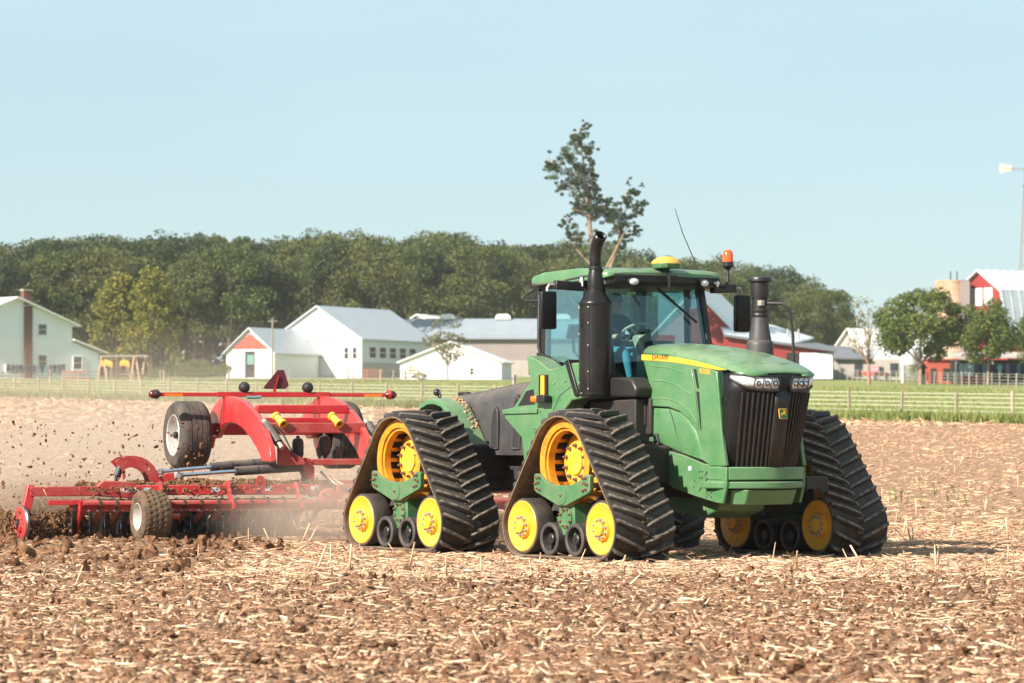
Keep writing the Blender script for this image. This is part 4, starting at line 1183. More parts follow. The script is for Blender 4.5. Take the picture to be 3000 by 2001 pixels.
# tall ragged tree above the exhaust: leaning forked stems with loose clumps
def ragged_tree():
    Y = 415.0; u = Y / FPX; g = float(hz(Y))
    root = tag(empty('ragged_tree', (wx(1760, Y), Y, g)), 'tall ragged forked tree with sparse clumps rising above the exhaust pipe', 'tree')
    def P(px, py, dy=0.0): return Vector(((px - 1760) * u, dy, (1259.6 - py) * u + 1.69 - g))
    t = MB()
    t.tube([P(1775, 1110), P(1768, 900), P(1752, 790), P(1730, 680), P(1722, 600), P(1715, 520), P(1705, 440), P(1700, 372)], [0.62, 0.46, 0.34, 0.25, 0.19, 0.13, 0.08, 0.03], 8)
    t.tube([P(1766, 880), P(1790, 780, 1), P(1815, 700, 1), P(1822, 640, 1.5), P(1850, 580, 2)], [0.32, 0.24, 0.16, 0.10, 0.03], 8)
    t.tube([P(1758, 820), P(1800, 740, -1), P(1840, 660, -1)], [0.2, 0.12, 0.05], 6)
    t.tube([P(1722, 600), P(1690, 545, 1), P(1655, 480, 1.4)], [0.16, 0.10, 0.04], 6)
    t.tube([P(1726, 640), P(1700, 620, -1), P(1672, 612, -1.2)], [0.12, 0.09, 0.04], 6)
    t.tube([P(1755, 800), P(1690, 730, 1), P(1660, 655, 1)], [0.16, 0.08, 0.03], 6)
    cl = [(1700, 420, 26), (1684, 398, 14), (1712, 372, 12), (1727, 436, 15), (1664, 460, 26), (1622, 490, 22), (1608, 474, 14), (1727, 470, 15), (1700, 500, 26), (1736, 505, 14),
          (1672, 535, 28), (1650, 545, 15), (1718, 540, 26), (1745, 552, 18), (1728, 578, 26), (1700, 607, 22), (1760, 612, 26), (1776, 600, 16), (1735, 630, 20), (1690, 612, 14),
          (1842, 572, 17), (1862, 563, 13), (1883, 596, 14), (1858, 616, 17), (1874, 620, 11), (1812, 620, 22), (1822, 645, 22), (1790, 640, 16), (1815, 680, 20), (1850, 678, 18), (1866, 674, 10),
          (1655, 655, 12), (1662, 640, 8), (1840, 530, 7), (1882, 540, 6), (1696, 690, 24), (1672, 690, 14), (1820, 705, 16)]
    r = np.random.default_rng(5)
    cc = []; rr_ = []
    for x, y, q in cl:
        for _ in range(max(3, int(q * 0.85))):
            dx, dy = r.normal(0, q * 0.62, 2)
            p = P(x + dx, y + dy * 1.15, r.uniform(-1.6, 1.6)); cc.append(tuple(p)); rr_.append(u * q * r.uniform(0.22, 0.5))
            if r.random() < 0.5:
                c0 = P(x, y, 0); t.tube([c0.lerp(p, -0.6), p], [0.045, 0.012], 4)
    V, F = leaves(cc, rr_, 60, 0.19, r)
    t.build('trunk', M['bark_pale'], root, smooth=60)
    bulk('crown', V, F, M['leaf_dark'], root)
ragged_tree()

# shrubs at the foot of the wood and round the yard
P_SH = [tree_proto(190 + i, 3.0, 2.6, 0.1, 22, 90, 0.22, M['shrub'], M['bark'], (0.16, 0.26), 'round', 0.012, 6) for i in range(2)]
for i, (px, Y, ty, lab) in enumerate(((500, 470, 1058, 'low green shrub right of the yellow-orange tree'), (560, 474, 1054, 'wide green shrub in the dark gap left of the shed'),
                                      (620, 468, 1062, 'round green shrub touching the shed wall'), (465, 462, 1082, 'small shrub at the foot of the yellow-orange tree'),
                                      (1235, 440, 1090, 'small bush beside the short light rail fence'))):
    plant('shrub', P_SH[i % 2], px, Y, ty, lab, 'shrubs along the farmyard', 1.5, 3.3, cat='shrub')

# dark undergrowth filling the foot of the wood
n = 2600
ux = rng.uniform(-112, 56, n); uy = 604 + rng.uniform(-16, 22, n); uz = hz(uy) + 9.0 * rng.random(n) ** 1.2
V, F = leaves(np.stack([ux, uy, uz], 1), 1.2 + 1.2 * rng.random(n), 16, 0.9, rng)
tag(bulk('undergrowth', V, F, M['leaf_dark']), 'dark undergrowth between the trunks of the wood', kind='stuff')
# ------------------------------------------------------------------ tractor (x forward, y to its left, z up)
TH = R(33.5)
TR = tag(empty('tractor', (2.44, 49.1, 0.018), TH - math.pi / 2), 'large green articulated tractor on four black rubber tracks with yellow wheels', 'tractor')
DEP = None
def text(body, size, m, parent, M4, name='lettering', extrude=0.002, bold=0.0):
    cu = bpy.data.curves.new(name, 'FONT'); cu.body = body; cu.size = size; cu.extrude = extrude
    cu.align_x = 'LEFT'; cu.align_y = 'BOTTOM'; cu.offset = bold; cu.space_character = 0.95
    cu.materials.append(m)
    t_ = bpy.data.objects.new(name, cu); COL.objects.link(t_)
    me = bpy.data.meshes.new_from_object(t_.evaluated_get(bpy.context.evaluated_depsgraph_get()))
    bpy.data.objects.remove(t_)
    me.name = name
    o = bpy.data.objects.new(name, me); COL.objects.link(o)
    o.parent = parent; o.matrix_basis = M4
    return o
def side_text_matrix(x, y, z, sy=-1):
    """letters lying on the tractor's right flank, reading forwards"""
    return Matrix(((1, 0, 0, x), (0, 0, -1, y), (0, 1, 0, z), (0, 0, 0, 1)))
def T(name, m, mb, bevel=0.0, smooth=35, parent=TR):
    return mb.build(name, m, parent, bevel, smooth)

# ---------------- tracks
YO, YI = 2.22, 1.29
C0, R0 = (0.0, 1.25), 0.59
C1, R1 = (0.91, 0.405), 0.37
def belt_path():
    pts = []                       # (x, z, nx, nz) of the belt's inner face, forwards over the top
    D = math.hypot(C1[0] - C0[0], C1[1] - C0[1]); a0 = math.atan2(C1[1] - C0[1], C1[0]) + math.acos((R0 - R1) / D)
    for a in np.linspace(math.pi - a0, a0, 15): pts.append((C0[0] + R0 * math.cos(a), C0[1] + R0 * math.sin(a), math.cos(a), math.sin(a)))
    ex = (C1[0] + R1 * math.cos(a0), C1[1] + R1 * math.sin(a0)); st = pts[-1]
    for t in np.linspace(0, 1, 8)[1:-1]: pts.append((st[0] + (ex[0] - st[0]) * t, st[1] + (ex[1] - st[1]) * t, math.cos(a0), math.sin(a0)))
    for a in np.linspace(a0, -math.pi / 2, 13): pts.append((C1[0] + R1 * math.cos(a), C1[1] + R1 * math.sin(a), math.cos(a), math.sin(a)))
    for t in np.linspace(1, -1, 10)[1:-1]: pts.append((C1[0] * t, 0.035, 0, -1))
    for a in np.linspace(-math.pi / 2, -math.pi - a0 + 2 * a0 - 2 * a0, 13)[0:]:
        pass
    half = [(-x, z, -nx, nz) for (x, z, nx, nz) in reversed(pts[14:14 + 6 + 13 + 0 + 1])]
    return pts, half
_p, _h = belt_path()
PATH = _p + _h[:-1]
seg = [math.hypot(PATH[(i + 1) % len(PATH)][0] - PATH[i][0], PATH[(i + 1) % len(PATH)][1] - PATH[i][1]) for i in range(len(PATH))]
PLEN = sum(seg)
def at_s(s):
    s = s % PLEN; i = 0
    while s > seg[i]: s -= seg[i]; i += 1
    a, b = PATH[i], PATH[(i + 1) % len(PATH)]; t = s / max(seg[i], 1e-9)
    nx, nz = a[2] + (b[2] - a[2]) * t, a[3] + (b[3] - a[3]) * t; l = math.hypot(nx, nz)
    return a[0] + (b[0] - a[0]) * t, a[1] + (b[1] - a[1]) * t, nx / l, nz / l
def belt_mesh(y0, y1, t0, t1):
    b = MB()
    secs = [[(x + nx * t0, y0, z + nz * t0), (x + nx * t0, y1, z + nz * t0), (x + nx * t1, y1, z + nz * t1), (x + nx * t1, y0, z + nz * t1)] for x, z, nx, nz in PATH]
    secs.append(secs[0])
    return b.loft(secs, True, False)
NP = round(PLEN / 0.176); PITCH = PLEN / NP
def lug_mesh(sg):
    """one bar of the chevron: from the belt edge inwards and forwards to the middle"""
    secs = []
    for y, t, w, h in ((0.458, 0.0, 0.032, 0.030), (0.440, 0.006, 0.037, 0.064), (0.20, 0.105, 0.035, 0.070), (0.05, 0.165, 0.033, 0.064), (-0.01, 0.190, 0.024, 0.026)):
        y *= sg
        secs.append([(t - w, y, -0.006), (t + w, y, -0.006), (t + w * 0.55, y, h), (t - w * 0.55, y, h)])
    return MB().loft(secs, True, True)
lugs = {sg: lug_mesh(sg).build('tread_lug', M['lug'], TR, 0.012) for sg in (-1, 1)}
lug_used = {-1: False, 1: False}

def wheel_lathe(o, sgn, prof, n=32, close=False):
    return MB().lathe([(r, t) for r, t in prof], o, (0, sgn, 0), n, close)

bolt_proto = MB().cyl((0, 0, 0), (0, 0.030, 0), 0.021, n=6).cyl((0, 0.030, 0), (0, 0.052, 0), 0.011, n=6).build('bolt', M['bolt'], TR)
bolt_proto2 = MB().cyl((0, 0, 0), (0, 0.030, 0), 0.022, n=6).cyl((0, 0.030, 0), (0, 0.048, 0), 0.012, n=6).build('bolt', M['bolt_grey'], TR)
first_bolt = {0: True, 1: True}
def bolt(parent, p, sg, kind=0, sc=1.0):
    src = (bolt_proto, bolt_proto2)[kind]
    Mx = Matrix.Translation(p) @ Matrix.Rotation(0 if sg > 0 else math.pi, 4, 'Z') @ Matrix.Scale(sc, 4)
    if first_bolt[kind]:
        first_bolt[kind] = False
        src.parent = parent; src.matrix_parent_inverse = Matrix(); src.matrix_basis = Mx; return src
    return copy_of(src, parent, Mx)

def track_unit(x0, sg, detailed=True, label=None):
    yo, yi = sg * YO, sg * YI; yc = (yo + yi) / 2
    X = Matrix.Translation((x0, 0, 0))
    belt = belt_mesh(yo - sg * 0.004, yi + sg * 0.004, 0.018, 0.036).build('track_belt', M['rubber'], TR)
    belt.location = (x0, 0, 0)
    car = belt_mesh(yo, yi, 0.0, 0.019).build('belt_carcass', M['rubber_edge'], belt)
    # guide blocks along the middle of the inner face
    g = MB()
    for k in range(NP):
        x, z, nx, nz = at_s(k * PITCH)
        g.beam((x - nx * 0.004, yc - 0.05, z - nz * 0.004), (x - nx * 0.004, yc + 0.05, z - nz * 0.004), 0.07, 0.10, up=(-nx, 0, -nz))
    gb = g.build('guide_blocks', M['rubber_edge'], belt); gb['kind'] = 'stuff'
    joined = MB()
    for k in range(NP):
        for half in (-1, 1):
            s = k * PITCH + (PITCH * 0.5 if half > 0 else 0)
            x, z, nx, nz = at_s(s)
            o = Vector((x + nx * 0.036, yc, z + nz * 0.036))
            t = Vector((nz, 0, -nx))
            Mx = Matrix(((t.x, 0, nx, o.x), (0, 1, 0, o.y), (t.z, 0, nz, o.z), (0, 0, 0, 1)))
            if not detailed:
                me = lugs[half].data
                joined.add([Mx @ v.co for v in me.vertices], [tuple(p.vertices) for p in me.polygons]); continue
            if not lug_used[half]:
                lug_used[half] = True
                c = lugs[half]; c.parent = belt; c.matrix_basis = Mx
            else: copy_of(lugs[half], belt, Mx)
    if not detailed:
        j = joined.build('tread_lugs', M['lug'], belt); j['kind'] = 'stuff'
    # drive wheel: two flanges, cross bars, hub
    dw = MB()
    rim = [(0.455, -0.02), (0.57, -0.02), (0.57, 0.02), (0.455, 0.02)]
    for y in (yo - sg * 0.13, yi + sg * 0.13): dw.lathe(rim, (x0, y, C0[1]), (0, 1, 0), 40, True)
    flange2 = [(0.43, -0.02), (0.475, -0.02), (0.475, 0.02), (0.43, 0.02)]
    dw.lathe([(0.415, -0.05), (0.46, -0.05), (0.46, 0.05), (0.415, 0.05)], (x0, yo - sg * 0.19, C0[1]), (0, 1, 0), 40, True)
    d = T('drive_wheel', M['rust_yellow'], dw)
    for k in range(20):
        a = 2 * math.pi * k / 20
        b = MB().box((0, 0, 0), (0.055, abs(yo - yi) - 0.30, 0.05))
        o = b.build('drive_bar', M['rust_yellow'], d)
        o.matrix_basis = Matrix.Translation((x0 + 0.50 * math.cos(a), yc, C0[1] + 0.50 * math.sin(a))) @ Matrix.Rotation(-a, 4, 'Y')
        if k % 2 == 0:
            r_ = MB().box((0, 0, 0), (0.10, 0.05, 0.022)).build('rib', M['rust_yellow'], d)
            r_.matrix_basis = Matrix.Translation((x0 + 0.505 * math.cos(a), yo - sg * 0.155, C0[1] + 0.505 * math.sin(a))) @ Matrix.Rotation(-a, 4, 'Y')
    for f in (1, -1):
        yh = yc + f * sg * 0.145
        hub = wheel_lathe((x0, yh, C0[1]), f * sg, [(0.44, -0.10), (0.40, -0.06), (0.29, -0.03), (0.275, 0.0), (0.27, 0.02), (0.165, 0.025), (0.160, 0.05), (0.13, 0.055), (0.06, 0.03), (0.0, 0.028)])
        h = T('wheel_hub', M['yellow'], hub)
        if detailed or f < 0:
            for k in range(10):
                a = 2 * math.pi * (k + 0.5) / 10
                bolt(h, (x0 + 0.222 * math.cos(a), yh + f * sg * 0.022, C0[1] + 0.222 * math.sin(a)), f * sg, 0, 1.25)
    T('final_drive', M['under'], MB().cyl((x0, yi - sg * 0.5, C0[1]), (x0, yc, C0[1]), 0.24, n=20))
    # idlers, an outer and an inner wheel each
    for dx in (-C1[0], C1[0]):
        for f in (1, -1):
            ye = (yo - sg * 0.06) if f == 1 else (yi + sg * 0.06)
            s_ = sg * f
            ty = wheel_lathe((x0 + dx, ye, C1[1]), s_, [(0.335, 0.0), (0.362, -0.004), (0.370, -0.02), (0.370, -0.26), (0.36, -0.275), (0.2, -0.275)], 36)
            w = T('idler_wheel', M['rubber_clean'], ty)
            T('wheel_disc', M['yellow'], wheel_lathe((x0 + dx, ye, C1[1]), s_, [(0.336, 0.0), (0.325, 0.010), (0.25, -0.018), (0.165, -0.035), (0.155, -0.03), (0.15, 0.0), (0.145, 0.012), (0.09, 0.016), (0.088, 0.055), (0.08, 0.062), (0.02, 0.064), (0.018, 0.056), (0, 0.056)], 36), parent=w)
            if not (detailed or f < 0): continue
            for k in range(10):
                a = 2 * math.pi * k / 10 + 0.2
                bolt(w, (x0 + dx + 0.122 * math.cos(a), ye + s_ * 0.010, C1[1] + 0.122 * math.sin(a)), s_, 1, 1.0)
    for dx in (-0.29, 0.29):
        for f in (1, -1):
            ye = (yo - sg * 0.06) if f == 1 else (yi + sg * 0.06)
            s_ = sg * f
            ty = wheel_lathe((x0 + dx, ye, 0.252), s_, [(0.158, -0.16), (0.160, -0.01), (0.170, 0.0), (0.205, 0.0), (0.216, -0.012), (0.216, -0.26), (0.15, -0.265)], 30)
            w = T('mid_roller', M['rubber_clean'], ty)
            T('roller_hub', M['black'], wheel_lathe((x0 + dx, ye, 0.252), s_, [(0.16, -0.16), (0.075, -0.15), (0.072, -0.03), (0.060, -0.02), (0.02, -0.02), (0.018, -0.012), (0, -0.012)], 18), parent=w)
            o = MB().box((x0 + dx, ye - s_ * 0.07, 0.252 - 0.10), (0.03, 0.08, 0.10)).build('web', M['under'], w)
    # green yoke on both sides, post, longitudinal beam
    yoke = [(-.645, 1.08), (-.645, .89), (-.60, .855), (-.28, .75), (-.10, .69), (.10, .69), (.28, .75), (.60, .855), (.645, .89), (.645, 1.08), (.615, 1.10), (.53, 1.095), (.42, 1.025), (.25, .967), (.12, .952), (-.12, .952), (-.25, .967), (-.42, 1.025), (-.53, 1.095), (-.615, 1.10)]
    for f in (1, -1):
        yy = yo - sg * 0.10 if f == 1 else yi + sg * 0.10
        yk = T('yoke', M['green_dark'], MB().prism([(x0 + a, b) for a, b in yoke], 'y', yy - 0.035, yy + 0.035), 0.010)
        s_ = sg * f
        if detailed or f < 0:
            for mx in (-1, 1):
                for bx_, bz_ in ((0.56, 1.05), (0.50, 1.05), (0.59, 0.97), (0.53, 0.985), (0.56, 0.905), (0.50, 0.89)):
                    bolt(yk, (x0 + mx * bx_, yy + s_ * 0.035, bz_), s_, 0, 0.85)
            cov = MB().lathe([(0.118, 0.0), (0.118, 0.006), (0.105, 0.010), (0, 0.012)], (x0, yy + s_ * 0.036, 0.82), (0, s_, 0), 24)
            T('inspection_cover', M['green_dark'], cov, parent=yk)
            bolt(yk, (x0, yy + s_ * 0.045, 0.82), s_, 0, 0.7)
        if f == 1:
            po = T('post', M['green_dark'], MB().prism([(x0 - 0.20, 0.30), (x0 + 0.20, 0.30), (x0 + 0.17, 0.72), (x0 - 0.17, 0.72)], 'y', yo - sg * 0.46, yo - sg * 0.145), 0.012)
            if detailed:
                pl = T('bearing_plate', M['green_dark'], MB().lathe([(0.135, 0.0), (0.135, 0.02), (0.10, 0.022), (0.095, 0.012), (0, 0.012)], (x0, yo - sg * 0.146, 0.53), (0, sg, 0), 22), parent=po)
                for k in range(8):
                    a = 2 * math.pi * (k + 0.5) / 8
                    bolt(po, (x0 + 0.115 * math.cos(a), yo - sg * 0.126, 0.53 + 0.115 * math.sin(a)), sg, 0, 0.8)
    T('roller_beam', M['green_dark'], MB().box((x0, yc, 0.40), (1.7, 0.16, 0.26)), 0.02)
    T('track_link', M['under'], MB().box((x0 + 0.1, yi + sg * 0.2, 0.72), (0.5, 0.5, 0.35)), 0.03)

track_unit(0.0, -1, True)
track_unit(-4.1, -1, True)
track_unit(0.0, 1, True)
track_unit(-4.1, 1, False)
T('axle_housing', M['under'], MB().box((0, 0, 1.22), (0.6, 2.3, 0.5)), 0.04)
T('axle_housing', M['under'], MB().box((-4.1, 0, 1.22), (0.6, 2.3, 0.5)), 0.04)
T('chassis', M['under'], MB().prism([(-2.6, 0.95), (-0.3, 0.80), (0.6, 0.78), (1.35, 0.85), (1.35, 1.35), (0.4, 2.1), (-2.6, 1.6)], 'y', -0.52, 0.52), 0.03)
T('chassis', M['under'], MB().prism([(-5.7, 0.75), (-3.0, 0.85), (-3.0, 1.45), (-5.7, 1.45)], 'y', -0.5, 0.5), 0.03)
T('articulation_joint', M['under'], MB().cyl((-2.8, 0, 0.7), (-2.8, 0, 1.7), 0.28, n=16))
T('oil_pan', M['green_dark'], MB().prism([(-0.2, 0.62), (0.7, 0.52), (1.0, 0.62), (1.1, 0.85), (-0.3, 0.9)], 'y', -0.38, 0.38), 0.03)
T('drawbar', M['under'], MB().box((-6.0, 0, 0.62), (1.0, 0.22, 0.12)), 0.01)
T('hitch', M['under'], MB().box((-5.75, 0, 0.95), (0.35, 0.8, 0.6)), 0.03)

# ---------------- hood
st_x = [-0.32, 0.1, 0.5, 0.9, 1.2, 1.45, 1.62, 1.74, 1.83, 1.90, 1.95]
hw = [0.615, 0.63, 0.645, 0.652, 0.655, 0.650, 0.635, 0.605, 0.555, 0.46, 0.28]
he = [2.735, 2.705, 2.66, 2.60, 2.545, 2.495, 2.462, 2.437, 2.418, 2.404, 2.396]
hc = [2.835, 2.815, 2.78, 2.72, 2.665, 2.605, 2.555, 2.515, 2.478, 2.444, 2.412]
secs = []
for x, w, e, c in zip(st_x, hw, he, hc):
    lip = e - (0.085 if x < 1.3 else 0.055 if x < 1.5 else 0.022)
    half = [(-w, lip), (-w, e - 0.03), (-w * 0.975, e + 0.004), (-w * 0.86, e + (c - e) * 0.52), (-w * 0.60, e + (c - e) * 0.80), (-w * 0.22, e + (c - e) * 0.93), (-w * 0.12, c)]
    pts = half + [(-y, z) for y, z in reversed(half)]
    secs.append([(x, y, z) for y, z in pts])
hood = T('hood', M['green'], MB().loft(secs, False, False), 0, 50)
so = hood.modifiers.new('thick', 'SOLIDIFY'); so.thickness = 0.02; so.offset = -1
for s in (-1, 1):
    pth = []
    for x, y in ((0.15, .12), (0.15, .40), (0.9, .47), (1.35, .50), (1.60, .44), (1.68, .14), (0.9, .12), (0.15, .12)):
        w = np.interp(x, st_x, hw); e = np.interp(x, st_x, he); c = np.interp(x, st_x, hc); f = y / w
        z = np.interp(f, [0.0, 0.12, 0.22, 0.60, 0.86, 0.975], [c, c, e + (c - e) * .93, e + (c - e) * .80, e + (c - e) * .52, e])
        pth.append((x, s * y, z + 0.001))
    T('hood_panel_line', M['green_dark'], MB().tube(pth, 0.006, 6), 0, parent=hood)
side = [(-.30, 2.655), (0.1, 2.625), (0.5, 2.58), (0.9, 2.52), (1.2, 2.465), (1.37, 2.425), (1.40, 2.2), (1.47, 1.6), (1.555, 1.205), (1.22, 1.205), (1.07, 1.27), (1.02, 1.45), (.90, 1.66), (.74, 1.81), (.54, 1.915), (.3, 1.97), (-.1, 1.985), (-.12, 2.25)]
arch_r = [(-.09, 1.965), (.285, 1.95), (.42, 1.75), (.56, 1.375), (.0, 1.52), (-.29, 1.515), (-.25, 1.73)]
arch_f = [(.305, 1.948), (.53, 1.895), (.73, 1.79), (.885, 1.645), (1.005, 1.44), (1.04, 1.275), (.585, 1.365), (.44, 1.75)]
plate = [(-.22, 1.48), (.59, 1.345), (1.05, 1.235), (1.55, 1.19), (1.55, .96), (1.47, .72), (1.30, .735), (.86, .81), (.40, .91), (-.1, 1.12)]
arch_all = [(-.09, 1.965), (.285, 1.95), (.53, 1.895), (.73, 1.79), (.885, 1.645), (1.005, 1.44), (1.04, 1.275), (.57, 1.37), (.0, 1.52), (-.29, 1.515), (-.25, 1.73)]
def bulged(poly, s, y, depth, n=1):
    """flank panel whose middle swells outwards a little"""
    b = MB(); cx_ = sum(p[0] for p in poly) / len(poly); cz_ = sum(p[1] for p in poly) / len(poly)
    rings = []
    for k, (f, d) in enumerate(((1, -0.04), (1, 0.0), (0.97, 0.010), (0.80, depth * 0.6), (0.5, depth * 0.92))):
        rings.append([(cx_ + (px - cx_) * f, s * (y + d), cz_ + (pz - cz_) * f) for px, pz in poly])
    b.loft(rings, True, False)
    m = len(poly); base = len(b.v)
    b.v.append((cx_, s * (y + depth), cz_))
    for k in range(m): b.f.append((base - m + k, base - m + (k + 1) % m, base))
    return b
for s in (-1, 1):
    T('hood_side_panel', M['green'], MB().prism(side, 'y', s * 0.600, s * 0.660), 0.014)
    T('arch_panel', M['green'], bulged(arch_all, s, 0.625, 0.03), 0, 40)
    T('panel_seam', M['dark'], MB().tube([(.295, s * .634, 1.945), (.36, s * .648, 1.86), (.44, s * .655, 1.72), (.50, s * .650, 1.56), (.57, s * .634, 1.375)], .006, 5), 0)
    T('arch_backing', M['under'], MB().prism([(-.2, 1.5), (1.05, 1.25), (.9, 1.7), (.5, 1.95), (-.1, 1.97)], 'y', s * 0.54, s * 0.60), 0)
    T('side_plate', M['green'], MB().prism(plate, 'y', s * 0.60, s * 0.645), 0.010)
    y1 = s * 0.6635
    T('side_vent', M['black'], MB().prism([(.865, 2.47), (.925, 2.46), (.985, 2.225), (.945, 2.205)], 'y', s * .655, y1), 0)
    T('side_vent', M['black'], MB().prism([(.925, 2.175), (.985, 2.165), (1.035, 1.685), (1.02, 1.66)], 'y', s * .655, y1), 0)
    T('vent_rib', M['green'], MB().prism([(.79, 2.47), (.83, 2.47), (.905, 2.19), (.985, 1.68), (.955, 1.68), (.87, 2.19)], 'y', s * .655, s * 0.672), 0.004)
    # raised contour of the pressed upper panel
    for pth in ([(-.10, 2.33), (.25, 2.31), (.55, 2.24), (.80, 2.13)], [(-.10, 2.09), (.3, 2.08), (.55, 2.03), (.78, 1.92), (.93, 1.76)], [(-.10, 2.52), (.3, 2.49), (.72, 2.41), (.76, 2.36)]):
        T('pressed_line', M['green'], MB().tube([(a, s * 0.657, b) for a, b in pth], 0.010, 6), 0)
    stripe = [(-.295, 2.675), (.1, 2.655), (.45, 2.628), (.8, 2.585), (1.15, 2.53), (1.42, 2.478), (1.58, 2.444), (1.40, 2.445), (1.15, 2.475), (.8, 2.52), (.45, 2.558), (.1, 2.584), (-.295, 2.60)]
    T('yellow_stripe', M['yellow'], MB().prism(stripe, 'y', s * 0.652, s * 0.668), 0)
    for hx_, hz_, w_ in ((0.98, 1.13, .014), (1.03, 1.13, .014), (0.98, 1.05, .014), (1.03, 1.05, .014), (.86, 1.01, .012), (.85, .93, .012), (1.12, .86, .014), (1.17, .83, .014), (1.22, .86, .014), (1.17, .89, .014), (1.22, .80, .014), (1.12, .80, .014)):
        T('bolt_hole', M['dark'], MB().cyl((hx_, s * 0.643, hz_), (hx_, s * 0.647, hz_), w_, n=8), 0)
    for hx_, hz_ in ((1.11, 1.10), (1.12, 1.02), (.985, .90)):
        T('slot', M['dark'], MB().prism([(hx_ - .035, hz_ - .035), (hx_ + .01, hz_ + .04), (hx_ + .035, hz_ + .02), (hx_ + .01, hz_ - .01)], 'y', s * 0.643, s * 0.647), 0)
    T('warning_label', M['decal'], MB().box((.76, s * .646, 1.17), (.075, .004, .055)), 0)
for x, z in ((.05, 1.535), (.055, 1.54)):
    pass
T('sensor_pocket', M['dark'], MB().box((.02, -.652, 1.55), (.13, .01, .14)), 0)
T('sensor', M['chrome'], MB().cyl((.02, -.655, 1.53), (.02, -.67, 1.60), .035, n=10), 0)
text('JOHN DEERE', 0.092, M['black'], TR, side_text_matrix(-.055, -.669, 2.585) @ Matrix.Diagonal((0.74, 1, 1, 1)))
text('9570RX', 0.098, M['yellow'], TR, side_text_matrix(.985, -.661, 2.385) @ Matrix.Rotation(R(-4), 4, 'Z') @ Matrix.Diagonal((0.80, 1, 1, 1)))

# ---------------- front: grille, lamps, band, bumper, tray
def plan_bot(y): return 1.735 - 0.62 * abs(y) ** 1.6 + 0.0
def plan_top(y): return 1.955 - 0.55 * abs(y) ** 2.2 - (max(0, abs(y) - 0.58) * 3.0)
ysamp = [-.655, -.62, -.58, -.5, -.4, -.3, -.2, -.1, 0, .1, .2, .3, .4, .5, .58, .62, .655]
def front_pt(y, z, out=0.0):
    f = (z - 1.18) / (2.40 - 1.18)
    yy = y * (0.955 + 0.045 * f)
    return Vector(((plan_bot(y) * (1 - f) + plan_top(y) * f) + out, yy, z))
b = MB(); rows = [1.18, 1.5, 1.9, 2.15, 2.40]
b.loft([[front_pt(y, z) for y in ysamp] for z in rows], False, False)
gr = T('grille', M['black_gloss'], b, 0, 40)
gm = gr.modifiers.new('thick', 'SOLIDIFY'); gm.thickness = 0.03
for i in range(7):
    for s in (-1, 1):
        y0 = s * (0.17 + i * 0.062)
        sl = MB().beam(front_pt(y0 * 0.92, 1.20, 0.012), front_pt(y0 * 1.0, 2.15, 0.012), 0.026, 0.034, up=(1, 0, 0))
        T('grille_slat', M['black'], sl, 0.004, parent=gr)
# centre panel
c = MB(); c.loft([[front_pt(y, z, 0.022) for y in (-.13, -.06, 0, .06, .13)] for z in (1.185, 1.6, 2.0, 2.17)], False, False)
cp = T('grille_centre', M['black'], c, 0, 40, parent=gr); k_ = cp.modifiers.new('thick', 'SOLIDIFY'); k_.thickness = 0.03
# wedge-shaped black corner panels
for s in (-1, 1):
    T('corner_panel', M['black_gloss'], MB().loft([[front_pt(s * y, z, 0.006) for y in (.60, .625, .65)] for z in (1.2, 1.7, 2.1)], False, False), 0, parent=gr)
    # headlight: opaque near-white lens in a black frame with three lamps
    hl = MB()
    ys_ = [.11, .2, .3, .4, .5, .57, .61, .635]
    zt_ = [2.345, 2.347, 2.35, 2.355, 2.362, 2.368, 2.372, 2.374]; zb_ = [2.19, 2.19, 2.195, 2.20, 2.215, 2.25, 2.30, 2.35]
    hl.loft([[front_pt(s * y, a, 0.026), front_pt(s * y, (a + c2) / 2, 0.044), front_pt(s * y, c2, 0.026)] for y, a, c2 in zip(ys_, zt_, zb_)], False, False)
    ho = T('headlight', M['lamp_glass'], hl, 0, 50); kk_ = ho.modifiers.new('thick', 'SOLIDIFY'); kk_.thickness = 0.02
    fr = MB()
    fr.tube([front_pt(s * y, a + 0.012, 0.032) for y, a in zip(ys_, zt_)] , 0.014, 6)
    fr.tube([front_pt(s * .10, 2.35, 0.032), front_pt(s * .095, 2.18, 0.032)] + [front_pt(s * y, a - 0.012, 0.032) for y, a in zip(ys_, zb_)], 0.016, 6)
    T('headlight_frame', M['black'], fr, 0, parent=ho)
    for y in (.165, .275, .385):
        q = front_pt(s * y, 2.27, 0.044)
        T('lamp', M['black_gloss'], MB().lathe([(0.036, -0.005), (0.036, 0.010), (0.030, 0.014), (0.027, 0.004), (0, 0.004)], q, (1, -s * 0.0, 0.1), 16), 0, parent=ho)
        T('lamp_lens', M['chrome'], MB().lathe([(0.026, 0.006), (0.018, 0.012), (0, 0.015)], q, (1, 0, 0.1), 12), 0, parent=ho)
    for y in (.22, .33, .44): T('divider', M['black'], MB().beam(front_pt(s * y, 2.205, 0.042), front_pt(s * y, 2.34, 0.042), 0.005, 0.01, up=(1, 0, 0)), 0, parent=ho)
def band(name, m, pts, z0, z1, lean=0.0, bevel=0.015):
    n = len(pts); b = MB()
    b.loft([[(x, y, z0) for x, y in pts], [(x + lean, y, z1) for x, y in pts]], True, True)
    return T(name, m, b, bevel)
fb_ = [(1.15, -.655), (1.45, -.65), (1.56, -.60), (1.70, -.33), (1.755, -.05), (1.755, .05), (1.70, .33), (1.56, .60), (1.45, .65), (1.15, .655)]
band('front_band', M['green'], fb_, 1.025, 1.195, 0.0)
bm_ = [(1.12, -.72), (1.28, -.72), (1.50, -.66), (1.77, -.30), (1.82, 0), (1.77, .30), (1.55, .62), (1.12, .66)]
band('bumper', M['green'], bm_, .915, 1.005)
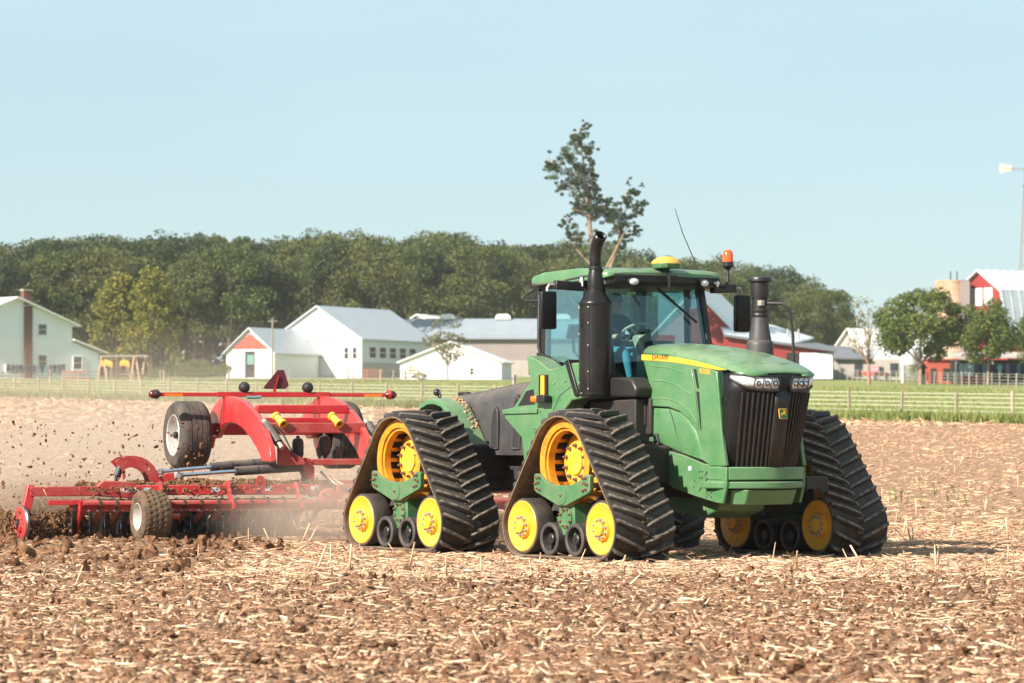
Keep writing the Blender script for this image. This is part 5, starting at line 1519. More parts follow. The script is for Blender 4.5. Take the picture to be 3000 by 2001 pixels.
ty_ = [(1.20, -.52), (1.50, -.52), (1.68, -.40), (1.74, 0), (1.68, .40), (1.55, .50), (1.20, .52)]
t2 = [(1.20, -.50), (1.46, -.50), (1.60, -.38), (1.66, 0), (1.60, .38), (1.48, .48), (1.20, .50)]
T('front_tray', M['green'], MB().loft([[(x, y, .705) for x, y in t2], [(x, y, .90) for x, y in ty_]], True, True), 0.014)
T('weight_bracket', M['black'], MB().box((1.30, .86, .98), (.45, .36, .16)), 0.012)
# badge: rounded shield with the leaping stag
BP = front_pt(0.0, 1.88, 0.040)
bd = empty('badge_frame', BP, 0, TR)
bd.matrix_basis = Matrix.Translation(BP) @ Matrix(((0, 0, 1, 0), (1, 0, 0, 0), (0, 1, 0, 0), (0, 0, 0, 1))) @ Matrix.Rotation(R(-8), 4, 'X')
bpy.data.objects.remove(bd)
BM = Matrix.Translation(BP) @ Matrix.Rotation(R(-8), 4, 'Y') @ Matrix(((0, 0, 1, 0), (1, 0, 0, 0), (0, 1, 0, 0), (0, 0, 0, 1)))
def rr(w, h, r, n=4):
    out = []
    for cx_, cy_, a0 in ((w - r, h - r, 0), (-w + r, h - r, 90), (-w + r, -h + r, 180), (w - r, -h + r, 270)):
        for k in range(n + 1):
            a = R(a0 + 90 * k / n); out.append((cx_ + r * math.cos(a), cy_ + r * math.sin(a)))
    return out
badge = MB().prism(rr(.078, .080, .022), 'z', 0, .012).build('badge', M['yellow'], TR); badge.matrix_basis = BM @ Matrix.Scale(0.84, 4)
M['badge_green'] = mat('badge_green', (0.012, 0.11, 0.03), 0.3)
g_ = MB().prism(rr(.069, .071, .018), 'z', .0125, .0155).build('badge_field', M['badge_green'], badge)
stag = [(-.052, .004), (-.042, .012), (-.020, .012), (.004, .016), (.018, .030), (.016, .046), (.024, .054), (.028, .040), (.040, .034), (.050, .030), (.048, .024), (.036, .022), (.030, .010), (.034, -.004),
        (.050, -.012), (.046, -.018), (.026, -.014), (.012, -.008), (-.010, -.008), (-.022, -.022), (-.040, -.034), (-.054, -.036), (-.050, -.030), (-.036, -.026), (-.030, -.012), (-.038, -.002)]
MB().prism(stag, 'z', .016, .0185).build('leaping_stag', M['yellow'], badge)
MB().prism([(.016, .046), (.004, .058), (-.010, .060), (.000, .050), (-.008, .046), (.012, .042)], 'z', .016, .0185).build('antler', M['yellow'], badge)

# ---------------- cab
CAB = [(-0.64, 2.25), (-1.0, 3.64), (-2.50, 3.64), (-2.50, 2.25)]
def pillar(p0, p1, w, d, m=M['black'], name='pillar'): return T(name, m, MB().beam(p0, p1, w, d, up=(0, 1, 0)), 0.012)
for s in (-1, 1):
    y = s * 0.82
    pillar((-0.70, y, 2.28), (-1.03, y, 3.66), 0.07 if s < 0 else 0.12, 0.09)
    pillar((-1.30, s * 0.84, 2.30), (-1.34, s * 0.84, 3.66), 0.10, 0.05)
    pillar((-2.40, s * 0.80, 2.40), (-2.36, s * 0.80, 3.66), 0.20, 0.07)
    T('cab_sill', M['black'], MB().prism([(-2.52, 2.1), (-0.62, 2.1), (-0.66, 2.32), (-1.5, 2.34), (-2.0, 2.56), (-2.50, 2.74)], 'y', s * 0.80, s * 0.87), 0.01)
    # door and quarter panes
    for nm, q in (('door_glass', [(-0.78, 2.34), (-1.24, 2.36), (-1.28, 3.62), (-1.08, 3.62)]), ('quarter_glass', [(-1.36, 2.36), (-1.72, 2.45), (-2.32, 2.68), (-2.28, 3.62), (-1.40, 3.62)])):
        T(nm, M['glass'], MB().prism(q, 'y', s * 0.845, s * 0.850), 0, 0)
    T('cab_sealing', M['black'], MB().tube([(-2.46, s * .852, 3.60), (-2.47, s * .852, 2.80), (-2.42, s * .852, 2.72), (-2.0, s * .852, 2.58), (-1.75, s * .852, 2.42)], 0.022, 6), 0)
ws = MB(); ws.add([(-0.66, -.80, 2.30), (-0.66, .80, 2.30), (-1.0, .80, 3.64), (-1.0, -.80, 3.64), (-0.655, -.80, 2.302), (-0.655, .80, 2.302), (-0.995, .80, 3.642), (-0.995, -.80, 3.642)],
                  [(0, 1, 2, 3), (7, 6, 5, 4), (0, 4, 5, 1), (1, 5, 6, 2), (2, 6, 7, 3), (3, 7, 4, 0)])
T('windshield', M['glass'], ws, 0, 0)
T('rear_glass', M['glass'], MB().box((-2.44, 0, 3.12), (0.005, 1.5, 1.0)), 0, 0)
T('rear_wall', M['cab_dark'], MB().box((-2.44, 0, 2.40), (0.06, 1.6, 0.42)), 0)
T('cab_floor', M['cab_dark'], MB().box((-1.55, 0, 2.16), (1.85, 1.6, 0.1)), 0)
T('left_console', M['cab_dark'], MB().box((-2.25, 0.55, 2.75), (0.10, 0.25, 0.5)), 0.02)
# headliner and roof
roof = []
for x, w, z0, z1 in ((-2.58, .82, 3.70, 3.74), (-2.52, .93, 3.67, 3.80), (-2.2, .975, 3.66, 3.845), (-1.6, .985, 3.66, 3.865), (-1.0, .985, 3.67, 3.855), (-0.80, .975, 3.68, 3.84), (-0.70, .945, 3.70, 3.815), (-0.655, .88, 3.72, 3.78)):
    roof.append([(x, -w, z0 + .015), (x, -w * 1.005, (z0 + z1) / 2), (x, -w * .97, z1 - .02), (x, -w * .80, z1), (x, 0, z1 + .012), (x, w * .80, z1), (x, w * .97, z1 - .02), (x, w * 1.005, (z0 + z1) / 2), (x, w, z0 + .015), (x, 0, z0 + .02)])
rf = T('cab_roof', M['green'], MB().loft(roof, True, True), 0, 45)
und = []
for x, w, z0, z1 in ((-2.54, .86, 3.63, 3.70), (-2.4, .93, 3.60, 3.69), (-1.6, .95, 3.60, 3.69), (-1.0, .955, 3.59, 3.70), (-0.74, .93, 3.62, 3.73), (-0.67, .86, 3.66, 3.74)):
    und.append([(x, -w, z1), (x, -w * .96, z0), (x, w * .96, z0), (x, w, z1)])
ru = T('roof_underside', M['black'], MB().loft(und, True, True), 0, 30)
# work lights along the front and corner of the roof
for i, (x, y, ax) in enumerate(((-1.22, -.955, (-.05, -1, -.1)), (-0.80, -.86, (.6, -.75, -.1)), (-0.665, -.55, (1, -.15, -.1)), (-0.665, .62, (1, .1, -.1)), (-0.74, .88, (.8, .5, -.1)))):
    A = Vector(ax).normalized()
    o = MB().lathe([(0.09, -.03), (0.092, .012), (0.078, .02)], (0, 0, 0), (0, 0, 1), 18).build('light_housing', M['black'], ru)
    Q = A.to_track_quat('Z', 'Y').to_matrix().to_4x4()
    o.matrix_basis = Matrix.Translation(Vector((x, y, 3.665)) + A * 0.03) @ Q @ Matrix.Diagonal((0.62, 1.0, 1, 1)) if abs(A.x) < 0.4 else Matrix.Translation(Vector((x, y, 3.665)) + A * 0.03) @ Q @ Matrix.Diagonal((1.0, 0.62, 1, 1))
    l_ = MB().lathe([(0.077, .010), (0.05, .022), (0, .026)], (0, 0, 0), (0, 0, 1), 18).build('light_lens', M['lamp_glass'], ru)
    l_.matrix_basis = o.matrix_basis.copy()
# side gutter trim and grab rail at the rear right of the roof
T('roof_trim', M['black_dusty'], MB().tube([(-2.56, -.88, 3.70), (-2.45, -.965, 3.66), (-1.75, -.992, 3.67), (-1.55, -.992, 3.71), (-1.1, -.992, 3.745), (-0.8, -.97, 3.75), (-.66, -.86, 3.755), (-.66, 0.2, 3.745)], 0.014, 6), 0)
T('roof_rail', M['black'], MB().tube([(-2.5, -.90, 3.60), (-2.62, -.98, 3.52), (-2.62, -1.0, 3.45), (-2.3, -.93, 3.44)], 0.018, 6), 0)
# receiver globe, antenna, beacon
gp_ = MB()
gp_.loft([[(-.62 + dx * sc, -.02 + dy * sc, z) for dx, dy in ((-.17, -.10), (-.10, -.16), (.10, -.16), (.16, -.10), (.16, .10), (.10, .16), (-.10, .16), (-.17, .10))] for z, sc in ((3.845, .92), (3.865, 1.0), (3.90, 1.04), (3.912, 1.05))], True, True)
rc = T('receiver_base', M['green'], gp_, 0.006)
dm = MB(); dm.loft([[(-.63 + dx * sc, -.02 + dy * sc, z) for dx, dy in ((-.17, -.10), (-.10, -.16), (.10, -.16), (.16, -.10), (.16, .10), (.10, .16), (-.10, .16), (-.17, .10))] for z, sc in ((3.913, 1.06), (3.935, 1.02), (3.965, .86), (3.99, .66), (4.005, .4))], True, True)
T('receiver_dome', M['yellow'], dm, 0, 60, parent=rc)
T('receiver_bracket', M['black'], MB().tube([(-.60, -.02, 3.86), (-.57, -.02, 3.75), (-.60, 0.02, 3.55)], 0.022, 6), 0)
T('antenna', M['black'], MB().tube([(-.95, .74, 3.83), (-.96, .73, 3.92), (-1.10, .60, 4.36), (-1.17, .52, 4.70)], [.016, .008, .006, .004], 6), 0)
T('beacon_arm', M['black'], MB().tube([(-.80, .92, 3.63), (-.74, 1.06, 3.62), (-.74, 1.10, 3.70), (-.74, 1.10, 3.87)], 0.02, 8), 0)
bc = T('beacon_base', M['black'], MB().lathe([(0.03, 0), (0.05, .02), (.078, .05), (.078, .105), (.07, .11)], (-.74, 1.10, 3.86), (0, 0, 1), 18), 0)
T('beacon_lens', M['orange_lens'], MB().lathe([(.073, .106), (.074, .20), (.064, .245), (.04, .27), (0, .278)], (-.74, 1.10, 3.86), (0, 0, 1), 18), 0, parent=bc)
# wiper and its arm
T('wiper', M['black'], MB().beam((-0.985, .10, 3.58), (-0.80, .62, 3.13), 0.02, 0.03).tube([(-0.97, .02, 3.64), (-0.90, .32, 3.40)], 0.012, 6), 0)
T('wiper_rear', M['black'], MB().beam((-2.45, -.30, 3.52), (-2.45, .05, 3.16), 0.02, 0.02), 0)
# mirrors
for s, cx_ in ((-1, -1.30), (1, -.96)):
    mh = []
    for z, f in ((3.02, .9), (3.04, 1), (3.50, 1), (3.53, .92)):
        mh.append([(cx_ + .055 * f, s * 1.5 - .125 * f, z), (cx_ + .055 * f, s * 1.5 + .125 * f, z), (cx_ - .05, s * 1.5 + .11 * f, z), (cx_ - .05, s * 1.5 - .11 * f, z)])
    mo = T('mirror_housing', M['black_gloss'], MB().loft(mh, True, True), 0.02)
    T('mirror_glass', M['chrome'], MB().box((cx_ - .055, s * 1.5, 3.27), (.006, .20, .44)), 0, parent=mo)
    T('mirror_arm', M['black'], MB().beam((cx_ + .05, s * .95, 3.60), (cx_ + .0, s * 1.38, 3.62), .10, .12), 0.015)
    T('mirror_stay', M['bolt_grey'], MB().tube([(cx_, s * 1.36, 3.62), (cx_, s * 1.47, 3.615), (cx_, s * 1.5, 3.57), (cx_, s * 1.5, 3.50)], 0.02, 8), 0)
# interior: seat, column, wheel, armrest screen
T('seat', M['cab_dark'], MB().box((-1.80, 0, 2.62), (.5, .52, .14)), 0.04)
T('seat_back', M['cab_dark'], MB().box((-2.06, 0, 3.0), (.13, .50, .75), (0, -.12, 0)), 0.05)
T('seat_base', M['cab_dark'], MB().box((-1.85, 0, 2.38), (.4, .4, .34)), 0.02)
T('steering_column', M['beige'], MB().prism([(-1.20, 2.2), (-.98, 2.2), (-1.0, 2.75), (-1.14, 2.97), (-1.30, 2.96), (-1.32, 2.90), (-1.22, 2.75)], 'y', -.11, .11), 0.03)
T('dash', M['black'], MB().box((-.98, .12, 2.80), (.20, .42, .16)), 0.05)
swc = Vector((-1.36, -.02, 3.00)); swa = Vector((-.55, 0, .83)).normalized()
sa = swa.orthogonal().normalized(); sb = swa.cross(sa)
ring = [swc + (sa * math.cos(t) + sb * math.sin(t)) * .215 for t in np.linspace(0, 2 * math.pi, 25)]
swm = MB().tube(ring, .019, 8, False)
for t in (0.5, 2.6, 4.7): swm.tube([swc, swc + (sa * math.cos(t) + sb * math.sin(t)) * .21], .016, 6)
swm.ball(swc, .05, (1, 1, .6), 10)
T('steering_wheel', M['beige'], swm, 0)
T('armrest_screen', M['black'], MB().box((-2.05, -.55, 3.02), (.05, .26, .20), (0, .3, .3)), 0.01)
T('screen_stalk', M['black'], MB().tube([(-2.08, -.55, 2.92), (-2.10, -.52, 2.75), (-1.9, -.5, 2.6)], .02, 6), 0)
T('armrest', M['cab_dark'], MB().box((-1.75, -.42, 2.78), (.6, .16, .10)), 0.03)
T('rear_pillar_trim', M['beige'], MB().box((-2.36, .70, 3.1), (.12, .12, .9)), 0.02)

# ---------------- right and left fenders, step, lamps
fend = [(-2.31, 2.69), (-2.19, 2.34), (-2.62, 1.985), (-2.84, 1.955), (-2.84, 1.835), (-2.42, 1.56), (-2.36, 1.22), (-1.78, 1.22), (-1.62, 1.62), (-1.44, 1.90), (-1.20, 2.07), (-.80, 2.11), (-.92, 2.55), (-1.0, 2.575), (-1.33, 2.565), (-1.50, 2.52), (-1.75, 2.49), (-2.05, 2.63)]
for s in (-1, 1):
    fo = T('fender', M['green'], MB().prism(fend, 'y', s * .88, s * 1.17), 0.018)
    T('fender_seam', M['dark'], MB().tube([(-.86, s * 1.171, 2.27), (-1.2, s * 1.171, 2.26), (-1.48, s * 1.171, 2.14), (-1.75, s * 1.171, 1.78), (-1.90, s * 1.171, 1.4)], 0.005, 5), 0, parent=fo)
    T('fender_window', M['black'], MB().prism([(-2.30, 2.20), (-2.12, 2.23), (-2.08, 2.02), (-2.50, 2.0)], 'y', s * 1.165, s * 1.174), 0, parent=fo)
    T('step_edge', M['green'], MB().prism([(-2.85, 1.955), (-2.0, 1.965), (-2.0, 1.90), (-2.85, 1.89)], 'y', s * 1.168, s * 1.20), 0.006, parent=fo)
    T('reflector_plate', M['black'], MB().box((-1.86, s * 1.185, 2.28), (.20, .02, .28)), 0, parent=fo)
    T('reflector', M['yellow'], MB().box((-1.86, s * 1.198, 2.28), (.09, .008, .26)), 0, parent=fo)
    T('indicator_body', M['black'], MB().box((-1.76, s * 1.25, 2.09), (.20, .12, .10)), 0.012, parent=fo)
    T('indicator_lens', M['lamp_amber'], MB().box((-1.93, s * 1.25, 2.09), (.16, .12, .09)), 0.025, parent=fo)
    for bx_, bz_ in ((-1.35, 2.33), (-1.62, 2.30), (-2.40, 1.90), (-2.65, 1.91), (-2.10, 1.70), (-1.95, 1.93)):
        bolt(fo, (bx_, s * 1.172, bz_), s, 1, .55)
T('tool_box', M['black'], MB().prism([(-.86, 2.12), (-.08, 2.10), (-.06, 2.22), (-.16, 2.34), (-.30, 2.37), (-.84, 2.37)], 'y', -.92, -.60), 0.03)
T('radiator_guard', M['under'], MB().box((-.45, -.45, 1.85), (.8, .5, .5)), 0.03)
T('inner_arch', M['under'], MB().prism([(-1.5, 1.45), (-.15, 1.45), (-.15, 2.08), (-1.2, 2.05)], 'y', -.87, -.55), 0.02)
T('bracket', M['under'], MB().box((-.20, -.68, 1.88), (.14, .10, .3)), 0.01)

# ---------------- exhaust on the right, air intake on the left
MX, MY = -.86, -1.02
mf = []
def oct_(z, rx_, ry_, n=20): return [(MX + rx_ * math.cos(2 * math.pi * k / n), MY + ry_ * math.sin(2 * math.pi * k / n), z) for k in range(n)]
for z, r_ in ((2.13, .215), (2.16, .222), (2.6, .222), (3.34, .222), (3.37, .222), (3.40, .20), (3.53, .115), (3.55, .105)): mf.append(oct_(z, r_, r_))
mu = T('muffler_shield', M['exhaust'], MB().loft(mf, True, True), 0, 40)
for z in (3.355, 2.155):
    T('shield_band', M['exhaust'], MB().lathe([(.223, -.012), (.230, -.012), (.230, .012), (.223, .012)], (MX, MY, z), (0, 0, 1), 24), 0, parent=mu)
for a, z in [(R(250), z) for z in (3.30, 2.95, 2.3)] + [(R(300), z) for z in (3.31, 3.10, 2.80, 2.45, 2.22)] + [(R(225), 3.33), (R(270), 2.16)]:
    T('rivet', M['bolt_grey'], MB().ball((MX + .224 * math.cos(a), MY + .224 * math.sin(a), z), .013, n=8), 0, parent=mu)
T('shield_seam', M['exhaust'], MB().beam((MX + .226 * math.cos(R(300)), MY + .226 * math.sin(R(300)), 2.16), (MX + .226 * math.cos(R(300)), MY + .226 * math.sin(R(300)), 3.34), .02, .008, up=(math.cos(R(300)), math.sin(R(300)), 0)), 0, parent=mu)
T('heat_plate', M['exhaust'], MB().prism([(-1.34, 2.60), (-1.24, 2.62), (-1.02, 2.18), (-1.02, 2.12), (-1.10, 2.12)], 'y', -1.20, -.98), 0.012, parent=mu)
px_ = [(MX, MY, 3.50), (MX, MY, 3.95), (MX + .005, MY, 4.06), (MX + .03, MY, 4.14), (MX + .075, MY, 4.21), (MX + .14, MY, 4.27)]
T('exhaust_collar', M['exhaust'], MB().lathe([(.108, 0), (.108, .14), (.090, .24), (.086, .26)], (MX, MY, 3.55), (0, 0, 1), 20), 0)
ep = T('exhaust_pipe', M['exhaust'], MB().tube(px_, [.079, .079, .080, .082, .083, .083], 20, False), 0)
sl_ = ep.modifiers.new('thick', 'SOLIDIFY'); sl_.thickness = 0.006
T('pipe_clamp', M['black'], MB().lathe([(.082, -.02), (.092, -.02), (.092, .02), (.082, .02)], (MX, MY, 3.84), (0, 0, 1), 20).box((MX - .10, MY, 3.84), (.05, .03, .05)), 0)
IX, IY = .44, .75
ai = MB().lathe([(.18, 2.58), (.182, 2.80), (.175, 2.84), (.150, 2.87), (.148, 2.90), (.125, 3.02), (.112, 3.15), (.108, 3.18)], (IX, IY, 0), (0, 0, 1), 24)
io = T('air_intake', M['black_dusty'], ai, 0)
T('intake_collar', M['black'], MB().lathe([(.109, 3.17), (.116, 3.18), (.116, 3.22), (.109, 3.23), (.116, 3.24), (.116, 3.27), (.108, 3.28), (.108, 3.42), (.118, 3.43), (.118, 3.45)], (IX, IY, 0), (0, 0, 1), 24), 0, parent=io)
T('intake_cap', M['black'], MB().lathe([(.122, 3.44), (.125, 3.46), (.125, 3.64), (.158, 3.65), (.162, 3.675), (.150, 3.705), (.10, 3.725), (0, 3.73)], (IX, IY, 0), (0, 0, 1), 28), 0, parent=io)
T('intake_clamp', M['bolt_grey'], MB().box((IX + .10, IY - .06, 3.36), (.08, .06, .07)), 0.006, parent=io)
T('hand_rail', M['black'], MB().tube([(IX + .10, IY + .05, 3.36), (IX + .30, IY + .16, 3.35), (IX + .38, IY + .20, 3.27), (IX + .40, IY + .24, 2.95), (IX + .42, IY + .24, 2.55)], .020, 8), 0)
T('hand_rail', M['black'], MB().tube([(IX - .08, IY - .02, 3.18), (IX - .26, IY + .06, 3.12), (IX - .34, IY + .10, 2.95), (IX - .38, IY + .10, 2.55)], .020, 8), 0)

# ---------------- rear hood and rear fenders
rh = []
for x, w, zt_, zb_ in ((-5.62, .60, 2.02, 1.45), (-5.45, .68, 2.10, 1.40), (-4.9, .72, 2.17, 1.38), (-4.3, .735, 2.22, 1.34), (-3.9, .74, 2.27, 1.32), (-3.3, .75, 2.33, 1.32), (-2.7, .75, 2.36, 1.32), (-2.62, .72, 2.35, 1.35)):
    pts = [(-w, zb_), (-w * 1.01, zb_ + .04), (-w * .985, zt_ - .22), (-w * .93, zt_ - .09), (-w * .80, zt_ - .015), (-w * .4, zt_ + .02), (0, zt_ + .03)]
    pts = pts + [(-a, b2) for a, b2 in reversed(pts[:-1])]
    rh.append([(x, a, b2) for a, b2 in pts])
T('rear_hood', M['black_dusty'], MB().loft(rh, True, True), 0.0, 40)
for s in (-1, 1):
    for x0_, zt_ in ((-3.70, 2.0), (-3.15, 2.16)):
        # near-black raised prisms for the shade inside louvre openings, with a moulded rim
        q = [(x0_ - .11, 1.41), (x0_ + .07, 1.41), (x0_ + .085, 1.75), (x0_ + .07, zt_ - .06), (x0_ + .03, zt_), (x0_ - .04, zt_ - .10), (x0_ - .09, 1.7)]
        v = T('hood_vent', M['dark'], MB().prism(q, 'y', s * .735, s * .772), 0)
        T('vent_rim', M['black_dusty'], MB().tube([(a, s * .768, b2) for a, b2 in q + q[:1]], .016, 6), 0, parent=v)
for y in (-.56, -.38, -.18, .18, .38, .56):
    T('hood_rib', M['black_dusty'], MB().loft([[(x, y - .035, zb + dz), (x, y - .02, zb + dz + .045), (x, y + .02, zb + dz + .045), (x, y + .035, zb + dz)] for x, zb in ((-4.85, 2.165), (-4.3, 2.215), (-3.9, 2.265), (-3.3, 2.325), (-2.75, 2.355)) for dz in [-.03 - .06 * max(0, abs(y) - .45)]], True, True), 0.01)
T('filler_cap', M['bolt_grey'], MB().cyl((-3.77, -.40, 2.30), (-3.77, -.40, 2.40), .028, n=10).cyl((-3.77, -.40, 2.40), (-3.77, -.40, 2.45), .034, n=10), 0)
T('rear_deck_latch', M['black'], MB().box((-4.9, -.5, 2.19), (.24, .1, .05)), 0.02)
for s in (-1, 1):
    pr_ = [(-5.10, 1.95), (-5.02, 2.03), (-4.85, 2.085), (-4.68, 2.09), (-4.50, 2.05), (-4.34, 1.95), (-4.18, 1.78), (-3.98, 1.52), (-3.80, 1.35)]
    secs = []
    for i, (x, z) in enumerate(pr_):
        secs.append([(x, s * .76, z - .02), (x, s * .76, z + .035), (x, s * 1.10, z + .035), (x, s * 1.16, z + .01), (x, s * 1.165, z - .05), (x, s * 1.15, z - .05), (x, s * 1.14, z - .005), (x, s * 1.08, z)])
    rfz = T('rear_fender', M['green'], MB().loft(secs, True, True), 0.006, 50)
    if s < 0:
        n = 240; t = rng.random(n) * 6.5; ii = np.clip(t.astype(int), 0, 7); f = t - ii
        pa = np.array(pr_); xx = pa[ii, 0] * (1 - f) + pa[ii + 1, 0] * f; zz = pa[ii, 1] * (1 - f) + pa[ii + 1, 1] * f + .036
        yy = -(.77 + .14 * rng.random(n) ** 1.4)
        V, F = scatter_lumps(np.stack([xx, yy, zz], 1), .006 + .018 * rng.random(n) ** 2)
        M['mud'] = mat('dried_mud', (0.42, 0.28, 0.175), 0.95, vary=0.3, vscale=12, island=0.3, spec=0.1)
        mu_ = bulk('mud_crust', V, F, M['mud'], rfz, 50); mu_['kind'] = 'stuff'
T('rear_lamp', M['black'], MB().tube([(-5.0, -.86, 2.10), (-5.0, -.88, 2.17), (-4.94, -.90, 2.22), (-4.90, -.90, 2.17), (-4.92, -.90, 2.11)], .012, 6).ball((-5.04, -.88, 2.21), .055, n=12), 0)

# ------------------------------------------------------------------ driver
M['shirt'] = mat('navy_shirt', (0.012, 0.016, 0.030), 0.9, vary=0.2)
M['jeans'] = mat('blue_trousers', (0.05, 0.20, 0.27), 0.9, vary=0.2)
M['skin'] = mat('skin', (0.46, 0.27, 0.19), 0.55)
M['hair'] = mat('grey_brown_hair', (0.10, 0.075, 0.055), 0.8)
def person():
    me = bpy.data.meshes.new('person')
    J = []; E = []; Rd = []
    def j(p, r, par=None):
        J.append(p); Rd.append(r if hasattr(r, '__len__') else (r, r))
        if par is not None: E.append((par, len(J) - 1))
        return len(J) - 1
    pel = j((-1.85, 0, 2.76), (.15, .17)); wa = j((-1.90, 0, 2.92), (.125, .155), pel); ch = j((-1.88, 0, 3.10), (.13, .175), wa)
    sh = j((-1.86, 0, 3.20), (.10, .15), ch); nk = j((-1.83, 0, 3.28), .055, sh); hb = j((-1.80, -.01, 3.35), (.085, .072), nk); hm = j((-1.79, -.012, 3.42), (.098, .078), hb); ht = j((-1.80, -.012, 3.49), (.07, .06), hm)
    j((-1.688, -.016, 3.40), .012, hm)                      # nose
    for s in (-1, 1):
        hip = j((-1.83, s * .10, 2.73), .095, pel); kn = j((-1.38, s * .17, 2.74), .075, hip); cf = j((-1.30, s * .17, 2.52), .058, kn); an = j((-1.24, s * .17, 2.30), .042, cf); j((-1.10, s * .18, 2.25), (.045, .04), an)
        s1 = j((-1.86, s * .19, 3.17), .075, sh); el = j((-1.70, s * .27, 2.92), .052, s1)
        wr = j((-1.47, s * .19, 2.955), .032, el)
        pm = j((-1.42, s * .185, 2.97), (.036, .020), wr)
        q = swc + (sa * 0 + sb * s) * .20
        for k, (dz, l) in enumerate(((.028, .9), (.010, 1.0), (-.008, .95), (-.026, .8))):
            a = j((-1.385 + .004 * k, s * (.19 + .006), 2.975 + dz), .010, pm)
            b_ = j((-1.36, s * (.215), 2.985 + dz * .9), .0095, a)
            j((-1.375, s * (.236), 2.965 + dz * .8), .008, b_)
        th_ = j((-1.40, s * .165, 2.985), .011, pm); j((-1.37, s * .185, 3.015), .009, th_)
    me.from_pydata(J, E, [])
    o = bpy.data.objects.new('person', me); COL.objects.link(o)
    sk = o.modifiers.new('skin', 'SKIN'); sk.use_smooth_shade = True
    sv = me.skin_vertices[0].data
    for i, r_ in enumerate(Rd): sv[i].radius = r_
    sv[pel].use_root = True
    ss = o.modifiers.new('sub', 'SUBSURF'); ss.levels = 1; ss.render_levels = 1
    dg = bpy.context.evaluated_depsgraph_get()
    nm = bpy.data.meshes.new_from_object(o.evaluated_get(dg))
    bpy.data.objects.remove(o)
    nm.name = 'person'
    for m in (M['shirt'], M['jeans'], M['skin']): nm.materials.append(m)
    for p in nm.polygons:
        c = p.center
        if c.z > 3.27 and abs(c.y) < .12: p.material_index = 2
        elif c.x > -1.56 and c.z > 2.86: p.material_index = 2
        elif c.z < 2.83 and (c.x > -1.80 or c.z < 2.78): p.material_index = 1
    nm.shade_smooth()
    po = bpy.data.objects.new('person', nm); COL.objects.link(po)
    po.matrix_world = TR.matrix_basis @ Matrix.Translation((0, 0, 0))
    tag(po, 'driver in dark shirt and blue trousers holding the steering wheel in the cab', 'person')
    hr = MB()
    n = 10
    hr.loft([[(-1.815 + r_ * 1.12 * math.cos(a) , -.012 + r_ * .9 * math.sin(a), z) for a in np.linspace(0, 6.283, 15)[:-1]] for z, r_ in ((3.43, .099), (3.47, .100), (3.51, .085), (3.54, .05), (3.55, .01))], True, True)
    MBh = hr.build('hair', M['hair'], po, 0, 60)
    for s in (-1, 1): MB().ball((-1.80, -.012 + s * .082, 3.395), .024, (.6, .4, 1.0), 8).build('ear', M['skin'], po)
    for s in (-1, 1): MB().ball((-1.708, -.014 + s * .03, 3.42), .010, (.6, 1.2, .7), 8).build('eye', M['hair'], po)
    return po
TR.matrix_basis = Matrix.Translation((2.44, 49.1, 0.018)) @ Matrix.Rotation(TH - math.pi / 2, 4, 'Z')
person()
# ------------------------------------------------------------------ disc harrow behind the tractor (x forward, y to its left)
IH = R(18.0)
IM = tag(empty('disc_harrow', (-6.52, 55.9, -0.015), IH - math.pi / 2), 'red folding disc harrow with raised transport wheels towed behind the tractor', 'disc harrow')
def H_(name, m, mb, bevel=0.0, smooth=35, parent=IM): return mb.build(name, m, parent, bevel, smooth)
CY_ = 3.9
# front disc row: angled steel bar, clamps, curved arms, notched discs
def bar(y0, y1, x, z0, z1, m=M['red_dusty']):
    return H_('disc_bar', m, MB().prism([(x - .06, z0 + .10), (x + .02, z1), (x + .10, z1 - .02), (x + .105, z1 - .06), (x + .03, z0 + .05), (x + .03, z0), (x - .02, z0)], 'y', y0, y1), 0.006)
front_bar = bar(0.0, 3.78, 0.0, .46, .635)
rear_bar = bar(0.0, 3.78, -1.05, .46, .635)
bar(4.02, 7.8, 0.0, .46, .635); bar(4.02, 7.8, -1.05, .46, .635)
def notched(r=.27, n=12, dish=.035):
    b = MB(); k = n * 6
    outer = []
    for i in range(k):
        a = 2 * math.pi * i / k; ph = (i % 6) / 6
        rr_ = r * (1.0 - .085 * (0.5 + 0.5 * math.cos(2 * math.pi * ph)))
        outer.append((rr_, a))
    ring = lambda f, t, th: [(rr_ * f * math.cos(a), t + th, rr_ * f * math.sin(a)) for rr_, a in outer]
    b.loft([ring(.18, dish, 0), ring(.6, dish * .7, 0), ring(1, 0, 0), ring(1, 0, .006), ring(.6, dish * .7, .008), ring(.18, dish, .008)], True, False)
    return b
disc0 = notched().build('harrow_disc', M['steel_disc'], IM, 0, 25)
arm_path = [(0.03, 0.0, .50), (-.02, -.01, .44), (-.10, -.03, .36), (-.20, -.06, .28), (-.27, -.08, .24)]
M['arm_shade_soil'] = mat('shaded_soiled_arm', (0.30, 0.035, 0.028), 0.7, dust=0.55, dust_up=0.3, dust_col=(0.20, 0.115, 0.065), dscale=6)  # red darkened for the shade under the bar, plus soil patches
def arm_mesh():
    b = MB(); secs = []
    for i, p in enumerate(arm_path):
        w = .055 - .006 * i
        secs.append([(p[0] - .012, p[1] - w, p[2] - .012), (p[0] + .012, p[1] - w, p[2] + .012), (p[0] + .012, p[1] + w, p[2] + .012), (p[0] - .012, p[1] + w, p[2] - .012)])
    return b.loft(secs, True, True)
arm0 = arm_mesh().build('disc_arm', M['arm_shade_soil'], IM, .004)
strap0 = MB().prism([(-.07, .555), (.015, .645), (.112, .628), (.118, .565), (.045, .505), (.04, .45), (-.03, .45)], 'y', -.016, .016).build('clamp_strap', M['rubber_clean'], IM)
hub0 = MB().cyl((0, -.07, 0), (0, .05, 0), .05, n=12).build('disc_hub', M['black'], IM)
